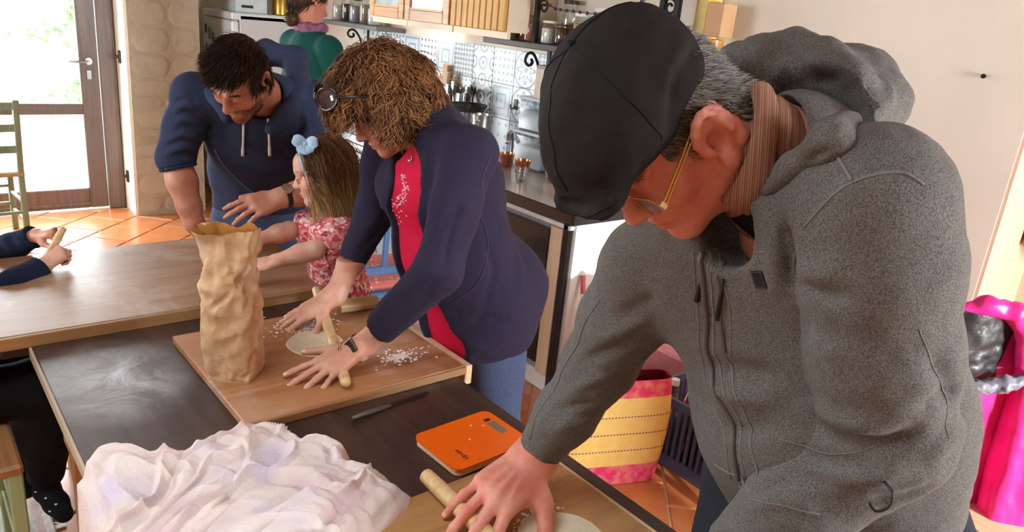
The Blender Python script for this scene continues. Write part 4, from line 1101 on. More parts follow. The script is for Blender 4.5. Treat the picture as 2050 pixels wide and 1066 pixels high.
    for zc, w_, h_ in ((.945, .012, .009), (.928, .016, .006), (.962, .008, .005)):
        i = min(m - 3, int((zc - .772) / H * m)); j = int(n * .5) + 4
        for dj in range(-4, 5):
            pm.append((i, j + dj))
    mk = MB()
    for k, (i, j) in enumerate(pm):
        if k % 5 == 3: continue
        q = [P[i, j % n], P[i, (j + 1) % n], P[i + 2, (j + 1) % n], P[i + 2, j % n]]; ou = out.reshape(m + 1, n, 3)[i, j % n]
        mk.add([p + ou * .003 for p in q], [(0, 1, 2, 3)])
    add('printed_mark', mk, mat('blue_print', srgb(70, 96, 150), .6), o, label='blue printed mark')
    return o
flour_bag()

# kitchen scale
def scale_():
    q = [onz(835, 880, TZ + .02), onz(970, 822, TZ + .02), onz(1046, 872, TZ + .02), onz(930, 951, TZ + .02)]
    c = sum(q) / 4; ex = V3(1, .04, 0); ex = unit(ex); ey = V3(-ex[1], ex[0], 0); hx, hy = .108, .083
    o = thing('kitchen_scale', (c[0], c[1], TZ), 'flat orange digital kitchen scale on the dark table', 'scale')
    def slab(z0, z1, sx, sy, r_):
        pts = []
        for (a, b) in ((1, 1), (-1, 1), (-1, -1), (1, -1)):
            for k in range(6):
                th = math.atan2(b, a) - math.pi / 4 + k / 5 * math.pi / 2
                pts.append(c * [1, 1, 0] + V3(0, 0, z0) + ex * (a * (sx - r_) + r_ * math.cos(th)) + ey * (b * (sy - r_) + r_ * math.sin(th)))
        return MB().prism(pts, (0, 0, z1 - z0))
    add('base', slab(TZ + .002, TZ + .016, hx - .003, hy - .003, .018), mat('pale_orange_rim', srgb(236, 186, 150), .4), o)
    add('glass_plate', slab(TZ + .016, TZ + .021, hx, hy, .02), mat('orange_plate', srgb(246, 104, 0), .22, var=.04, coat=.5), o)
    add('display', MB().obox(c * [1, 1, 0] + ex * .078 + ey * .006 + V3(0, 0, TZ + .0214), [ey, -ex, V3(0, 0, 1)], (.026, .011, .0006)), mat('lcd_grey', srgb(128, 112, 88), .3), o)
    add('button', MB().obox(c * [1, 1, 0] + ex * .078 + ey * .044 + V3(0, 0, TZ + .0214), [ex, ey, V3(0, 0, 1)], (.008, .005, .0008), bev=.0005), black_matt, o)
    lg = MB()
    for k, w_ in enumerate((.004, .006, .003, .005, .004)):
        lg.obox(c * [1, 1, 0] - ex * (.062 - .0 * k) - ey * (.055 - .0085 * k) + V3(0, 0, TZ + .0213), [ex, ey, V3(0, 0, 1)], (w_, .0026, .0004))
    add('printed_logo', lg, mat('brown_print', srgb(120, 52, 10), .5), o)
    for dx, dy in ((-.01, .0), (.03, .045), (.055, .03)): add('printed_dot', MB().tube([c * [1, 1, 0] + ex * dx + ey * dy + V3(0, 0, TZ + .0209), c * [1, 1, 0] + ex * dx + ey * dy + V3(0, 0, TZ + .0216)], .0025, 10), mat('pale_dot', srgb(250, 200, 160), .5), o)
scale_()
kn = thing('table_knife', (.87, 1.405, TZ), 'dark slim knife lying along the pastry board edge', 'knife')
add('blade', MB().prism([(.865, 1.40, TZ + .001), (.985, 1.412, TZ + .001), (.99, 1.402, TZ + .001), (.97, 1.392, TZ + .001), (.865, 1.386, TZ + .001)], (0, 0, .002)), mat('dark_steel', srgb(70, 66, 64), .3, .9), kn)
add('handle', MB().tube([(.76, 1.378, TZ + .007), (.80, 1.382, TZ + .008), (.868, 1.391, TZ + .005)], [.006, .008, .005], 10, flat=.7), mat('grey_handle', srgb(92, 84, 80), .4), kn, True)

# crumpled pinkish cloth heaped on the near table end
def heap():
    out = [(128, 1150), (138, 1040), (134, 985), (150, 940), (175, 912), (215, 903), (285, 913), (350, 912), (410, 893), (465, 868), (505, 850), (540, 842), (580, 858), (620, 880), (672, 884), (700, 905), (712, 940), (735, 965), (758, 978), (775, 958), (800, 962), (826, 980), (822, 1005), (780, 1040), (735, 1075), (660, 1130), (540, 1180), (400, 1200), (240, 1195)]
    W_ = np.array([onz(px, py, TZ + .035)[:2] for px, py in out]); c = np.array([onz(450, 1030, TZ)[0], onz(450, 1030, TZ)[1]])
    d = W_ - c; th = np.arctan2(d[:, 1], d[:, 0]); rr = np.hypot(d[:, 0], d[:, 1]); o_ = np.argsort(th); th, rr = th[o_], rr[o_]
    nT, nR = 420, 120
    T_ = np.linspace(-np.pi, np.pi, nT, endpoint=False); Rb = np.interp(T_, np.r_[th[-1] - 2 * np.pi, th, th[0] + 2 * np.pi], np.r_[rr[-1], rr, rr[0]])
    S = np.linspace(0, 1, nR); P = np.zeros((nR, nT, 3))
    P[..., 0] = c[0] + S[:, None] * Rb * np.cos(T_); P[..., 1] = c[1] + S[:, None] * Rb * np.sin(T_)
    Q = np.stack([P[..., 0].ravel(), P[..., 1].ravel(), np.zeros(nR * nT)], 1)
    w1 = vnoise(Q * 5, 21); w2 = vnoise(Q * 5, 22); Qw = Q + np.stack([w1, w2, w1 * 0], 1) * .07
    a = R(38); u = Qw[:, 0] * math.cos(a) + Qw[:, 1] * math.sin(a); v_ = -Qw[:, 0] * math.sin(a) + Qw[:, 1] * math.cos(a)
    def rid(q, sd, p=1.6): return np.maximum(0, 1 - np.abs(vnoise(q, sd)) * 2.6) ** p
    def bil(q, sd): return np.minimum(1, np.abs(vnoise(q, sd)) * 2.2) ** .7
    z0 = u * 0
    f1 = bil(np.stack([u * 3.6, v_ * 9, z0], 1), 31); f2 = bil(np.stack([u * 8, v_ * 12, z0 + 3], 1), 32); f3 = bil(np.stack([u * 17, v_ * 21, z0 + 5], 1), 33)
    f4 = rid(np.stack([u * 6, v_ * 22, z0 + 8], 1), 35); f5 = rid(np.stack([u * 20, v_ * 9, z0 + 11], 1), 37)
    big = .5 + .5 * vnoise(Q * 5, 34)
    s_ = np.repeat(S, nT); edge = np.clip((1 - s_) / .16, 0, 1) ** .6
    h = edge * (.006 + .022 * big + .026 * f1 + .017 * f2 + .007 * f3 + .017 * f4 + .010 * f5) + .006 * (1 - edge) * (1 + vnoise(Q * 40, 36))
    # raised hem folds seen along the far rim
    rim = np.exp(-((s_ - .9) / .05) ** 2); h += .020 * rim * (0.5 + .5 * vnoise(Q * 9, 40))
    h -= .018 * np.exp(-((s_ - .80) / .04) ** 2) * (0.5 + .5 * vnoise(Q * 9, 41))
    Z = TZ + .002 + np.maximum(h, .001)
    tbx = np.clip((X0 + .004 - P[..., 0].ravel()) / .05, 0, 1)         # hangs over the table edge
    xx = P[..., 0].ravel(); Z = np.where(xx < X0, Z - tbx * .09, Z); xx = np.where(xx < X0 - .012, X0 - .012 - (X0 - .012 - xx) * .35 - .01 * f2, xx)
    lat = .010 * edge
    P[..., 0] = (xx + lat * w2 * f1).reshape(nR, nT); P[..., 1] += (lat * w1 * f2).reshape(nR, nT); P[..., 2] = Z.reshape(nR, nT)
    t = NT('pinkish_cotton'); v = t.coord(); n = t.noise(v, 5, 3)
    c_ = t.ramp(n, [(.35, srgb(216, 186, 186)), (.5, srgb(226, 208, 200)), (.68, srgb(206, 190, 208))])
    weave = t.noise(v, 380, 2)
    b_ = t.bsdf(c_, .9, 0, t.bump(weave, .25, .0015, t.bump(t.noise(t.coord(scale=(1, 1, 1), rot=(0, 0, .6)), 42, 5, .65, 1.2), .55, .006)), spec=.1)
    o = thing('crumpled_cloth', (c[0], c[1], TZ), 'crumpled pinkish white cotton cloth heaped on the dark table', 'cloth')
    add('cloth', MB().grid(P, closed=True), t.m, o, True)
    # stitched lace beads along the far hem
    lb = MB()
    jj = [k for k in range(nT) if 0.06 < ((T_[k] - math.atan2(*(W_[11] - c)[::-1])) + .45) < .5]
    for k in jj[::2]:
        p = P[nR - 8, k] + V3(0, 0, .004); lb.lathe([(.0005, -.003), (.0028, 0), (.0005, .003)], 6, p)
    add('lace_hem', lb, mat('lace_white', srgb(244, 240, 236), .8), o, True, kind='stuff')
heap()

# ------------------------------------------------------------------ chairs
def chair(name, loc, rot, lab, paint, seatm, w=.40, dpt=.38, sh=.45, bh=.92, slats=3, cushion=None, vertical=False, group=None, skip_back=False):
    """origin at the middle of the seat on the floor, front towards local -y"""
    o = thing(name, loc, lab, 'chair', group, 0)
    A = np.array([[math.cos(rot), math.sin(rot), 0], [-math.sin(rot), math.cos(rot), 0], [0, 0, 1]]); L = np.array([loc[0], loc[1], loc[2]])
    G = lambda p: L + p[0] * A[0] + p[1] * A[1] + p[2] * A[2]
    def bar(nm, a, b, s1, s2=None, par=o, m_=paint):
        a, b = G(a), G(b); d = unit(b - a); sd = unit(np.cross(d, A[1] if abs(d @ A[1]) < .9 else A[0])); up = np.cross(sd, d)
        return add(nm, MB().obox((a + b) / 2, [d, sd, up], (np.linalg.norm(b - a) / 2, s1, s2 or s1), bev=.004), m_, par)
    hw, hd = w / 2, dpt / 2
    for sx in (-1, 1):
        bar('leg', (sx * (hw - .02), -hd + .02, 0), (sx * (hw - .02), -hd + .02, sh), .017)
        bar('back_post', (sx * (hw - .02), hd - .02, 0), (sx * (hw - .02), hd - .02, sh), .017)
        if not skip_back: bar('back_post', (sx * (hw - .02), hd - .02, sh), (sx * (hw - .02), hd + .05, bh), .017)
        for z in (.14, .26): bar('rung', (sx * (hw - .02), -hd + .03, z), (sx * (hw - .02), hd - .03, z), .010)
    for z in (.18, .30): bar('rung', (-hw + .03, -hd + .02, z), (hw - .03, -hd + .02, z), .010)
    bar('rung', (-hw + .03, hd - .02, .2), (hw - .03, hd - .02, .2), .010)
    add('seat', MB().obox(G((0, 0, sh)), A, (hw, hd, .016), bev=.008), seatm, o)
    if skip_back: return o
    if vertical:
        bar('top_rail', (-hw + .03, hd + .048, bh - .03), (hw - .03, hd + .048, bh - .03), .028, .011)
        bar('lower_rail', (-hw + .03, hd - .0, sh + .12), (hw - .03, hd - .0, sh + .12), .018, .011)
        for k in range(4):
            x = -hw + .07 + k * (w - .14) / 3; bar('slat', (x, hd, sh + .12), (x, hd + .046, bh - .05), .013, .007)
    else:
        for k in range(slats):
            z = sh + .16 + (bh - sh - .2) * k / max(1, slats - 1); y = hd - .02 + .07 * (z - sh) / (bh - sh); bar('slat', (-hw + .03, y, z), (hw - .03, y, z), .024, .008)
    if cushion:
        add('cushion', MB().obox(G((0, -.01, sh + .035)), A, (hw - .01, hd - .015, .02), bev=.015), cushion, o)
    return o
sage = wood('sage_green_paint', srgb(122, 140, 112), srgb(146, 164, 132), 2, .8, .55)
rush = wood('woven_rush', srgb(168, 150, 110), srgb(200, 184, 146), 1, 2.0, .8)
seatb = wood('brown_seat', srgb(126, 82, 46), srgb(168, 116, 70), 1, 1.0, .5)
greenp = wood('pale_green_paint', srgb(138, 158, 112), srgb(166, 184, 140), 2, .8, .5)
bluep = mat('blue_paint', srgb(86, 124, 178), .45, var=.1)
def cush():
    t = NT('red_flowered_cotton'); v = t.coord(); d = t.voro(v, 38)
    c = t.ramp(d, [(.2, srgb(240, 226, 220)), (.32, srgb(224, 110, 100)), (.6, srgb(222, 128, 116))]); t.bsdf(c, .9); return t.m
chair('kitchen_chair', (.45, 5.66, 0), R(184), 'sage green ladder-back chair standing before the glazed door', sage, rush)
chair('child_chair', (-.035, 2.18, .0125), R(90), 'pale green painted chair with a brown seat, the child sitting on it', greenp, seatb, w=.42, dpt=.4, sh=.47, bh=.95)
chair('blue_chair', (1.62, 2.78, 0), R(-8) + math.pi, 'blue painted chair with a red flowered cushion behind the girl', bluep, bluep, w=.4, dpt=.4, sh=.5, bh=1.06, vertical=True, cushion=cush())
chair('coat_chair', (2.32, .40, 0), R(250), 'wooden chair with the magenta coat hung over it', cabw, rush, sh=.47, bh=.98)

# rag rug under the child's chair
def rug():
    t = NT('pale_rag_rug'); v = t.coord(); x, y, z = t.sep(v)
    s_ = t.math('FRACT', t.math('MULTIPLY', x, 14)); c = t.ramp(s_, [(.0, srgb(226, 190, 184)), (.3, srgb(236, 228, 222)), (.6, srgb(196, 206, 200)), (.85, srgb(232, 222, 218))], 'CONSTANT')
    c = t.mix(.35, c, t.ramp(t.noise(v, 60, 3), [(.3, srgb(200, 180, 176)), (.7, srgb(246, 240, 236))])); t.bsdf(c, .95, 0, t.bump(t.noise(v, 90, 3), .6, .006)); return t.m
rg_ = thing('rag_rug', (-.1, 2.5, 0), 'pale pink and white rag rug on the floor under the child', 'rug')
add('weave', MB().box((-.75, 1.9, 0.001), (.26, 2.95, .012), bev=.004), rug(), rg_)
for k in range(14): add('fringe', MB().box((.26, 2.06 + k * .06, .002), (.29, 2.08 + k * .06, .007)), fl, rg_)

# ------------------------------------------------------------------ striped shopper, crate of bottles
def shopper():
    tr_ = onz(1331, 776, .43); br = onz(1316, 962, 0.0); tl_ = onz(1222, 782, .43)
    ex = unit((tl_ - tr_) * [1, 1, 0]); ey = V3(ex[1], -ex[0], 0)
    if ey[0] < 0: ey = -ey
    o = thing('striped_shopper', (br[0], br[1], 0), 'yellow and magenta striped straw shopper standing on the tiled floor', 'bag')
    c = br * [1, 1, 0] + ex * .21 + ey * .07
    n, m = 64, 30; P = np.zeros((m + 1, n, 3))
    for i in range(m + 1):
        s_ = i / m
        for j in range(n):
            th = 2 * math.pi * j / n; cc, ss = math.cos(th), math.sin(th); e = 5; rr = (abs(cc) ** e + abs(ss) ** e) ** (-1 / e)
            P[i, j] = c + ex * cc * rr * (.205 + .03 * math.sin(s_ * 2.5)) + ey * ss * rr * (.075 - .03 * s_ + .012 * math.sin(3.14 * s_)) + V3(0, 0, .003 + .43 * s_ - .02 * s_ * cc * cc * 0)
    t = NT('striped_straw'); v = t.coord(); x, y, z = t.sep(v)
    h = t.math('MULTIPLY', z, 1 / .433)
    base = t.ramp(h, [(0, srgb(224, 40, 110)), (.2, srgb(224, 40, 110)), (.2, srgb(232, 196, 104)), (.84, srgb(232, 196, 104)), (.842, srgb(222, 48, 100)), (1, srgb(222, 48, 100))], 'CONSTANT')
    mot = t.noise(v, 26, 4); base = t.mix(t.ramp(mot, [(.4, (0, 0, 0)), (.7, (.35,) * 3)]), base, srgb(246, 226, 150))
    fz = t.math('FRACT', t.math('MULTIPLY', t.math('SUBTRACT', h, .2), 1 / .16)); ln = t.math('LESS_THAN', t.math('ABSOLUTE', t.math('SUBTRACT', fz, .95)), .035)
    along = t.math('ADD', t.math('MULTIPLY', x, ex[0]), t.math('MULTIPLY', y, ex[1])); dash = t.math('LESS_THAN', t.math('FRACT', t.math('MULTIPLY', along, 75)), .6)
    inr = t.math('MULTIPLY', t.math('GREATER_THAN', h, .3), t.math('LESS_THAN', h, .82))
    col = t.mix(t.math('MULTIPLY', t.math('MULTIPLY', ln, dash), inr), base, srgb(120, 72, 92))
    t.bsdf(col, .7, 0, t.bump(t.noise(t.coord(scale=(60, 60, 260)), 1, 2), .3, .003))
    add('bag_body', MB().grid(P, closed=True).grid(np.stack([P[0], np.repeat(c[None], n, 0)]), closed=True), t.m, o, True, 60)
    inn = P.copy(); inn[..., :2] += (c[:2] - inn[..., :2]) * .04
    add('lining', MB().grid(inn[::-1], closed=True), mat('dark_red_lining', srgb(120, 16, 40), .8), o, True)
    hm = [mat('red_white_cord', srgb(206, 84, 84), .7)]
    for sgn in (-1, 1):
        pts = [c + ex * .10 + ey * sgn * .04 + V3(0, 0, .42), c + ex * .06 + ey * sgn * .05 + V3(0, 0, .56), c - ex * .02 + ey * sgn * .05 + V3(0, 0, .52), c - ex * .05 + ey * sgn * .04 + V3(0, 0, .42)]
        add('handle', MB().tube(spline(pts, 20), .009, 8), hm, o, True)
shopper()
def crate(lo, hi, lab):
    o = thing('bottle_crate', ((lo[0] + hi[0]) / 2, (lo[1] + hi[1]) / 2, 0), lab, 'crate')
    m_ = mat('slate_blue_plastic', srgb(74, 80, 112), .5, var=.08)
    add('bottom', MB().box((lo[0], lo[1], .004), (hi[0], hi[1], .02)), m_, o)
    for z in (.02, .27): add('rim', MB().box((lo[0], lo[1], z), (hi[0], lo[1] + .012, z + .035)).box((lo[0], hi[1] - .012, z), (hi[0], hi[1], z + .035)).box((lo[0], lo[1], z), (lo[0] + .012, hi[1], z + .035)).box((hi[0] - .012, lo[1], z), (hi[0], hi[1], z + .035)), m_, o)
    k = 0
    y = lo[1] + .006
    while y < hi[1] - .01:
        for x in (lo[0] + .002, hi[0] - .01): add('slat', MB().box((x, y, .05), (x + .008, y + .014, .275)), m_, o)
        y += .03
    x = lo[0] + .02
    while x < hi[0] - .02:
        for yy in (lo[1] + .002, hi[1] - .01): add('slat', MB().box((x, yy, .05), (x + .014, yy + .008, .275)), m_, o)
        x += .03
    return o
crate((2.28, 1.30, 0), (2.58, 1.70, 0), 'slate blue plastic crate of bottles behind the striped shopper')
caps = [whitecap, whitecap, redcap, whitecap, C('green_cap', 90, 120, 96), whitecap]
liq = [glass_mat('bottle_glass_%d' % k, c_, .14) for k, c_ in enumerate(((.5, .6, .55), (.75, .4, .42), (.8, .8, .8), (.35, .42, .36)))]
labs = ['clear bottle with a white cap in the blue crate, beside the shopper rim', 'rosy bottle with a white cap in the blue crate', 'clear bottle with a red cap in the blue crate', 'dark green bottle with a white cap in the blue crate', 'pale bottle with a green cap in the blue crate', 'rosy bottle in the far corner of the blue crate']
for k, (x, y) in enumerate(((2.36, 1.62), (2.47, 1.60), (2.35, 1.5), (2.46, 1.48), (2.37, 1.38), (2.5, 1.38))):
    o = thing('bottle', (x, y, .021), labs[k], 'bottle', 'bottles in the blue crate')
    add('glass', MB().lathe([(.036, 0), (.04, .006), (.04, .19), (.03, .23), (.014, .275), (.014, .315)], 18, (x, y, .021)), liq[(k * 3 + 2) % 4], o, True, 50)
    add('drink', MB().lathe([(.034, .004), (.037, .01), (.037, .17), (.001, .172)], 14, (x, y, .021)), [cocoa, rosy, sugar, greenf][(k * 3 + 2) % 4], o, True, 50)
    add('cap', MB().lathe([(.016, .30), (.016, .325)], 14, (x, y, .021)), caps[k], o, True, 40)
add('pink_parcel', MB().box((2.62, 1.72, 0), (2.8, 2.1, .3), bev=.01), mat('rosy_paper', srgb(190, 120, 124), .7), label='rosy paper parcel on the floor by the wall behind the crate', cat='parcel')
st_ = thing('striped_stick', (2.2, 2.0, 0), 'red and white striped stick leaning on the white end panel', 'stick')
for k in range(8): add('stripe', MB().tube([lerp((2.2, 1.95, 0.0), (2.32, 2.17, .62), k / 8), lerp((2.2, 1.95, 0.0), (2.32, 2.17, .62), (k + 1) / 8)], .011, 8), redcap if k % 2 else whitecap, st_, True, 40)

# ------------------------------------------------------------------ magenta coat over the chair
def coat():
    top = at(1990, 612, 1.95)
    ax = unit(CAM_M[:, 0] * [1, 1, 0]); fw = V3(-ax[1], ax[0], 0)      # ax: along the chair back, fw: away
    zt = top[2]; base = top * [1, 1, 0]
    o = thing('magenta_coat', (top[0], top[1], .3), 'magenta padded coat with a dark lining hung over a chair', 'coat')
    mag = mat('magenta_nylon', srgb(222, 36, 128), .42, var=.12, vscale=10, bscale=45, bstr=.2, coat=.1)
    def loft(u0, u1, f0, z1, z0, wt, dt, nf, amp, seed, flare=1.25, lean=0.0):
        """hanging tube of cloth from z1 down to z0 with upright folds"""
        n, m = 96, 44; P = np.zeros((m + 1, n, 3))
        for i in range(m + 1):
            t_ = i / m; z = z1 + (z0 - z1) * t_; cu = lerp(u0, u1, t_)
            top_ = min(1, (t_ / .10)) ** .5 if t_ < .10 else 1.0
            for j in range(n):
                th = 2 * math.pi * j / n; k = 1 + (flare - 1) * t_
                fold = 1 + amp * t_ ** .7 * math.sin(nf * th + seed + 1.5 * math.sin(3 * t_ + seed))
                P[i, j] = base + ax * (cu + wt * k * top_ * fold * math.cos(th)) + fw * (f0 + lean * t_ + dt * k * top_ * fold * math.sin(th)) + V3(0, 0, z + .012 * math.sin(2 * th + seed) * t_)
        sh = P.reshape(-1, 3); sh += (.007 * vnoise(sh * [22, 22, 12], 50 + int(seed)) + .003 * vnoise(sh * 55, 60))[:, None] * unit(ax * .3 - fw)
        return MB().grid(P, closed=True).grid(np.stack([P[0], np.repeat(P[0].mean(0)[None], n, 0)]), closed=True)
    add('shell', loft(.07, .06, .06, zt, .30, .17, .055, 7, .10, 1.0), mag, o, True, 60)
    add('sleeve', loft(.16, .19, -.01, zt - .03, .42, .062, .05, 5, .10, 2.5, 1.1, -.03), mag, o, True, 60)
    add('front_flap', loft(-.045, -.085, .01, zt - .22, .44, .055, .028, 5, .14, 4.0, 1.2, -.02), mag, o, True, 60)
    Z = V3(0, 0, 1)
    S = Sdf(base + V3(-.4, -.4, .5), base + V3(.4, .4, 1.3), .006)
    S.chain([base + ax * -.10 + fw * .03 + Z * (zt - .05), base + ax * -.02 + fw * -.0 + Z * (zt - .002), base + ax * .05 + fw * -.02 + Z * (zt - .01), base + ax * .085 - fw * .03 + Z * (zt - .06), base + ax * .10 - fw * .035 + Z * (zt - .14)], [.02, .024, .026, .024, .02], .015)
    km = S.mesh(1); km.noise(.005, 45); km.obj('collar', mag, o)
    n = 26; G = np.zeros((n, n, 3))
    for i in range(n):
        for j in range(n):
            u, v_ = i / (n - 1), j / (n - 1); G[i, j] = base + ax * (-.105 + .19 * u - .02 * v_) + fw * (-.018 + .03 * (abs(u - .5) * 2) ** 2) + Z * (zt - .03 - .19 * v_ + .012 * (1 - u))
    g2 = G.reshape(-1, 3); g2 += (.010 * np.abs(vnoise(g2 * [30, 30, 24], 71)) + .004 * vnoise(g2 * 70, 72))[:, None] * -fw
    collar_strip(G, 'lining', mat('black_quilt_lining', srgb(40, 40, 44), .4, var=.3, vscale=30, bscale=60, bstr=.4, coat=.2), o, .006)
    g = Sdf(base + V3(-.45, -.45, .5), base + V3(.45, .45, 1.2), .005)
    g.chain([base + ax * -.13 - fw * .02 + Z * (zt - .235), base + ax * -.04 - fw * .042 + Z * (zt - .225), base + ax * .05 - fw * .05 + Z * (zt - .20), base + ax * .13 - fw * .058 + Z * (zt - .165)], [.018, .022, .02, .016], .01)
    gm = g.mesh(1); gm.noise(.006, 60); gm.noise(.003, 120)
    gm.obj('grey_hem', mat('grey_padded_hem', srgb(110, 108, 122), .5, var=.4, vscale=40, bscale=60, bstr=.3), o)
coat()
# ------------------------------------------------------------------ people: shared builders
def skin_mat(name, base, red, rough=.5):
    t = NT(name); v = t.coord()
    n = t.noise(v, 16, 4, .6); c = t.ramp(n, [(.35, base), (.7, red)])
    n2 = t.noise(v, 140, 3); c = t.mix(t.ramp(n2, [(.4, (0, 0, 0)), (.75, (.25,) * 3)]), c, mix3(base, (0.25, .06, .04), .5))
    t.bsdf(c, rough, 0, t.bump(t.noise(v, 260, 3, .7), .12, .001, t.bump(t.noise(v, 60, 3), .12, .002)), sss=.12); return t.m
def hair_mat(name, a, b, rough=.45):
    t = NT(name); g = t.n('NewGeometry'); v = t.coord()
    f = t.math('ADD', t.math('MULTIPLY', g.outputs['Random Per Island'], .5), t.math('MULTIPLY', t.noise(v, 16, 4, .7), .6))
    c = t.ramp(f, [(.25, a), (.5, mix3(a, b, .35)), (.8, b)]); t.bsdf(c, rough, spec=.25); return t.m
def knit(name, col, heather=.15, scale=420, bstr=.35, rough=.9, sheen=.25, col2=None):
    t = NT(name); v = t.coord()
    n = t.noise(v, scale, 2, .7); n3 = t.noise(v, 18, 4, .6)
    lo_, hi_ = mix3(col, (0, 0, 0), min(.8, heather * 2.2)), brighter(col, heather * 2.5)
    c = t.ramp(n, [(.36, lo_), (.64, hi_)]); c = t.mix(t.math('MULTIPLY', n3, .35), c, mix3(col, (0, 0, 0), .35))
    t.bsdf(c, rough, 0, t.bump(n, bstr, .003, t.bump(t.noise(v, 30, 3), .15, .006)), sheen=sheen * .15, spec=.12); return t.m

def frame(F, U):
    F = unit(F); U = unit(np.asarray(U) - F * (np.asarray(U) @ F)); return np.array([np.cross(U, F), F, U])   # rows L, F, U

def head(S, c, A, s=1.0, ears=(1, -1), child=0.0, lids=True, jaw=1.0):
    L, F, U = A; q = lambda l, f, u: c + s * (l * L + f * F + u * U); e = lambda x: np.array(x) * s
    S.ell(q(0, -.012, .035), e((.074, .094, .085)), A, .01)
    S.ell(q(0, .028, -.03), e((.060, .060, .078)), A, .03 * s)
    for g in (-1, 1):
        S.cone(q(g * .047 * jaw, .0, -.055), q(0, .066, -.097), .020 * s, .020 * s, .025 * s)
        S.ell(q(g * .040, .060, -.028), e((.022, .022, .02)), A, .02 * s)
        S.ell(q(g * .030, .097, .004), e((.018, .014, .011)), A, .012 * s, 'sub')
        if lids: S.ell(q(g * .031, .076, .002), e((.0145, .0145, .0115)), A, .003 * s)
        if lids: S.cone(q(g * .019, .0905, -.003), q(g * .043, .083, -.003), .0028 * s, .0024 * s, .002)
        S.cone(q(g * .012, .089, .020), q(g * .045, .074, .018), .010 * s, .008 * s, .012 * s)
        S.ell(q(g * .012, .096, -.033), e((.0085, .010, .008)), A, .006 * s)
    S.cone(q(0, .088, .008), q(0, .108, -.026), .0075 * s, .0115 * s, .012 * s)
    S.ell(q(0, .109, -.030), e((.011, .010, .009)), A, .008 * s)
    S.ell(q(0, .073, -.099), e((.022, .018, .017)), A, .016 * s)
    S.ell(q(0, .074, -.060), e((.028, .022, .022)), A, .016 * s)
    S.chain([q(-.022, .084, -.0625), q(-.008, .0945, -.0600), q(.008, .0945, -.0600), q(.022, .084, -.0625)], [.003 * s, .0052 * s, .0052 * s, .003 * s], .004 * s)
    S.chain([q(-.019, .083, -.0690), q(0, .0925, -.0715), q(.019, .083, -.0690)], [.003 * s, .0066 * s, .003 * s], .004 * s)
    for g in ears: ear(S, c, A, s, g)

def ear(S, c, A, s, g, k=1.0):
    c = c + g * .078 * s * A[0] * (1 - k); s = s * k
    L, F, U = A; q = lambda l, f, u: c + s * (g * l * L + f * F + u * U)
    ang = [(.0045 * 0 + .072, .004, -.006)]
    P = []
    for t_ in np.linspace(-.15, 1, 11):
        th = math.pi * (-.05 + 1.25 * t_)           # from the front root, over the top, down the back to the lobe
        P.append(q(.078 + .012 * math.sin(min(max(th, 0), math.pi)) * .9, -.014 + .019 * math.cos(th), .006 + .029 * math.sin(th) - (.016 * t_)))
    S.chain(P, [.0042 * s] + [.0050 * s] * 9 + [.006 * s], .002 * s)
    S.ell(q(.077, -.015, -.002), np.array((.006, .016, .026)) * s, A, .006 * s)
    S.ell(q(.078, -.008, -.031), np.array((.0065, .009, .011)) * s, A, .006 * s)
    S.cone(q(.082, -.022, .016), q(.086, -.026, -.008), .004 * s, .0042 * s, .004 * s)     # antihelix
    S.ell(q(.091, -.010, -.006), np.array((.020, .0115, .0155)) * s, A, .003 * s, 'sub'); S.chain([q(.092, -.004, .020), q(.093, -.020, .026), q(.093, -.029, .010), q(.092, -.028, -.010)], [.0036 * s, .0046 * s, .0046 * s, .0036 * s], .002 * s, None, 'sub')
    S.ell(q(.080, .003, -.006), np.array((.005, .0045, .007)) * s, A, .004 * s)            # tragus

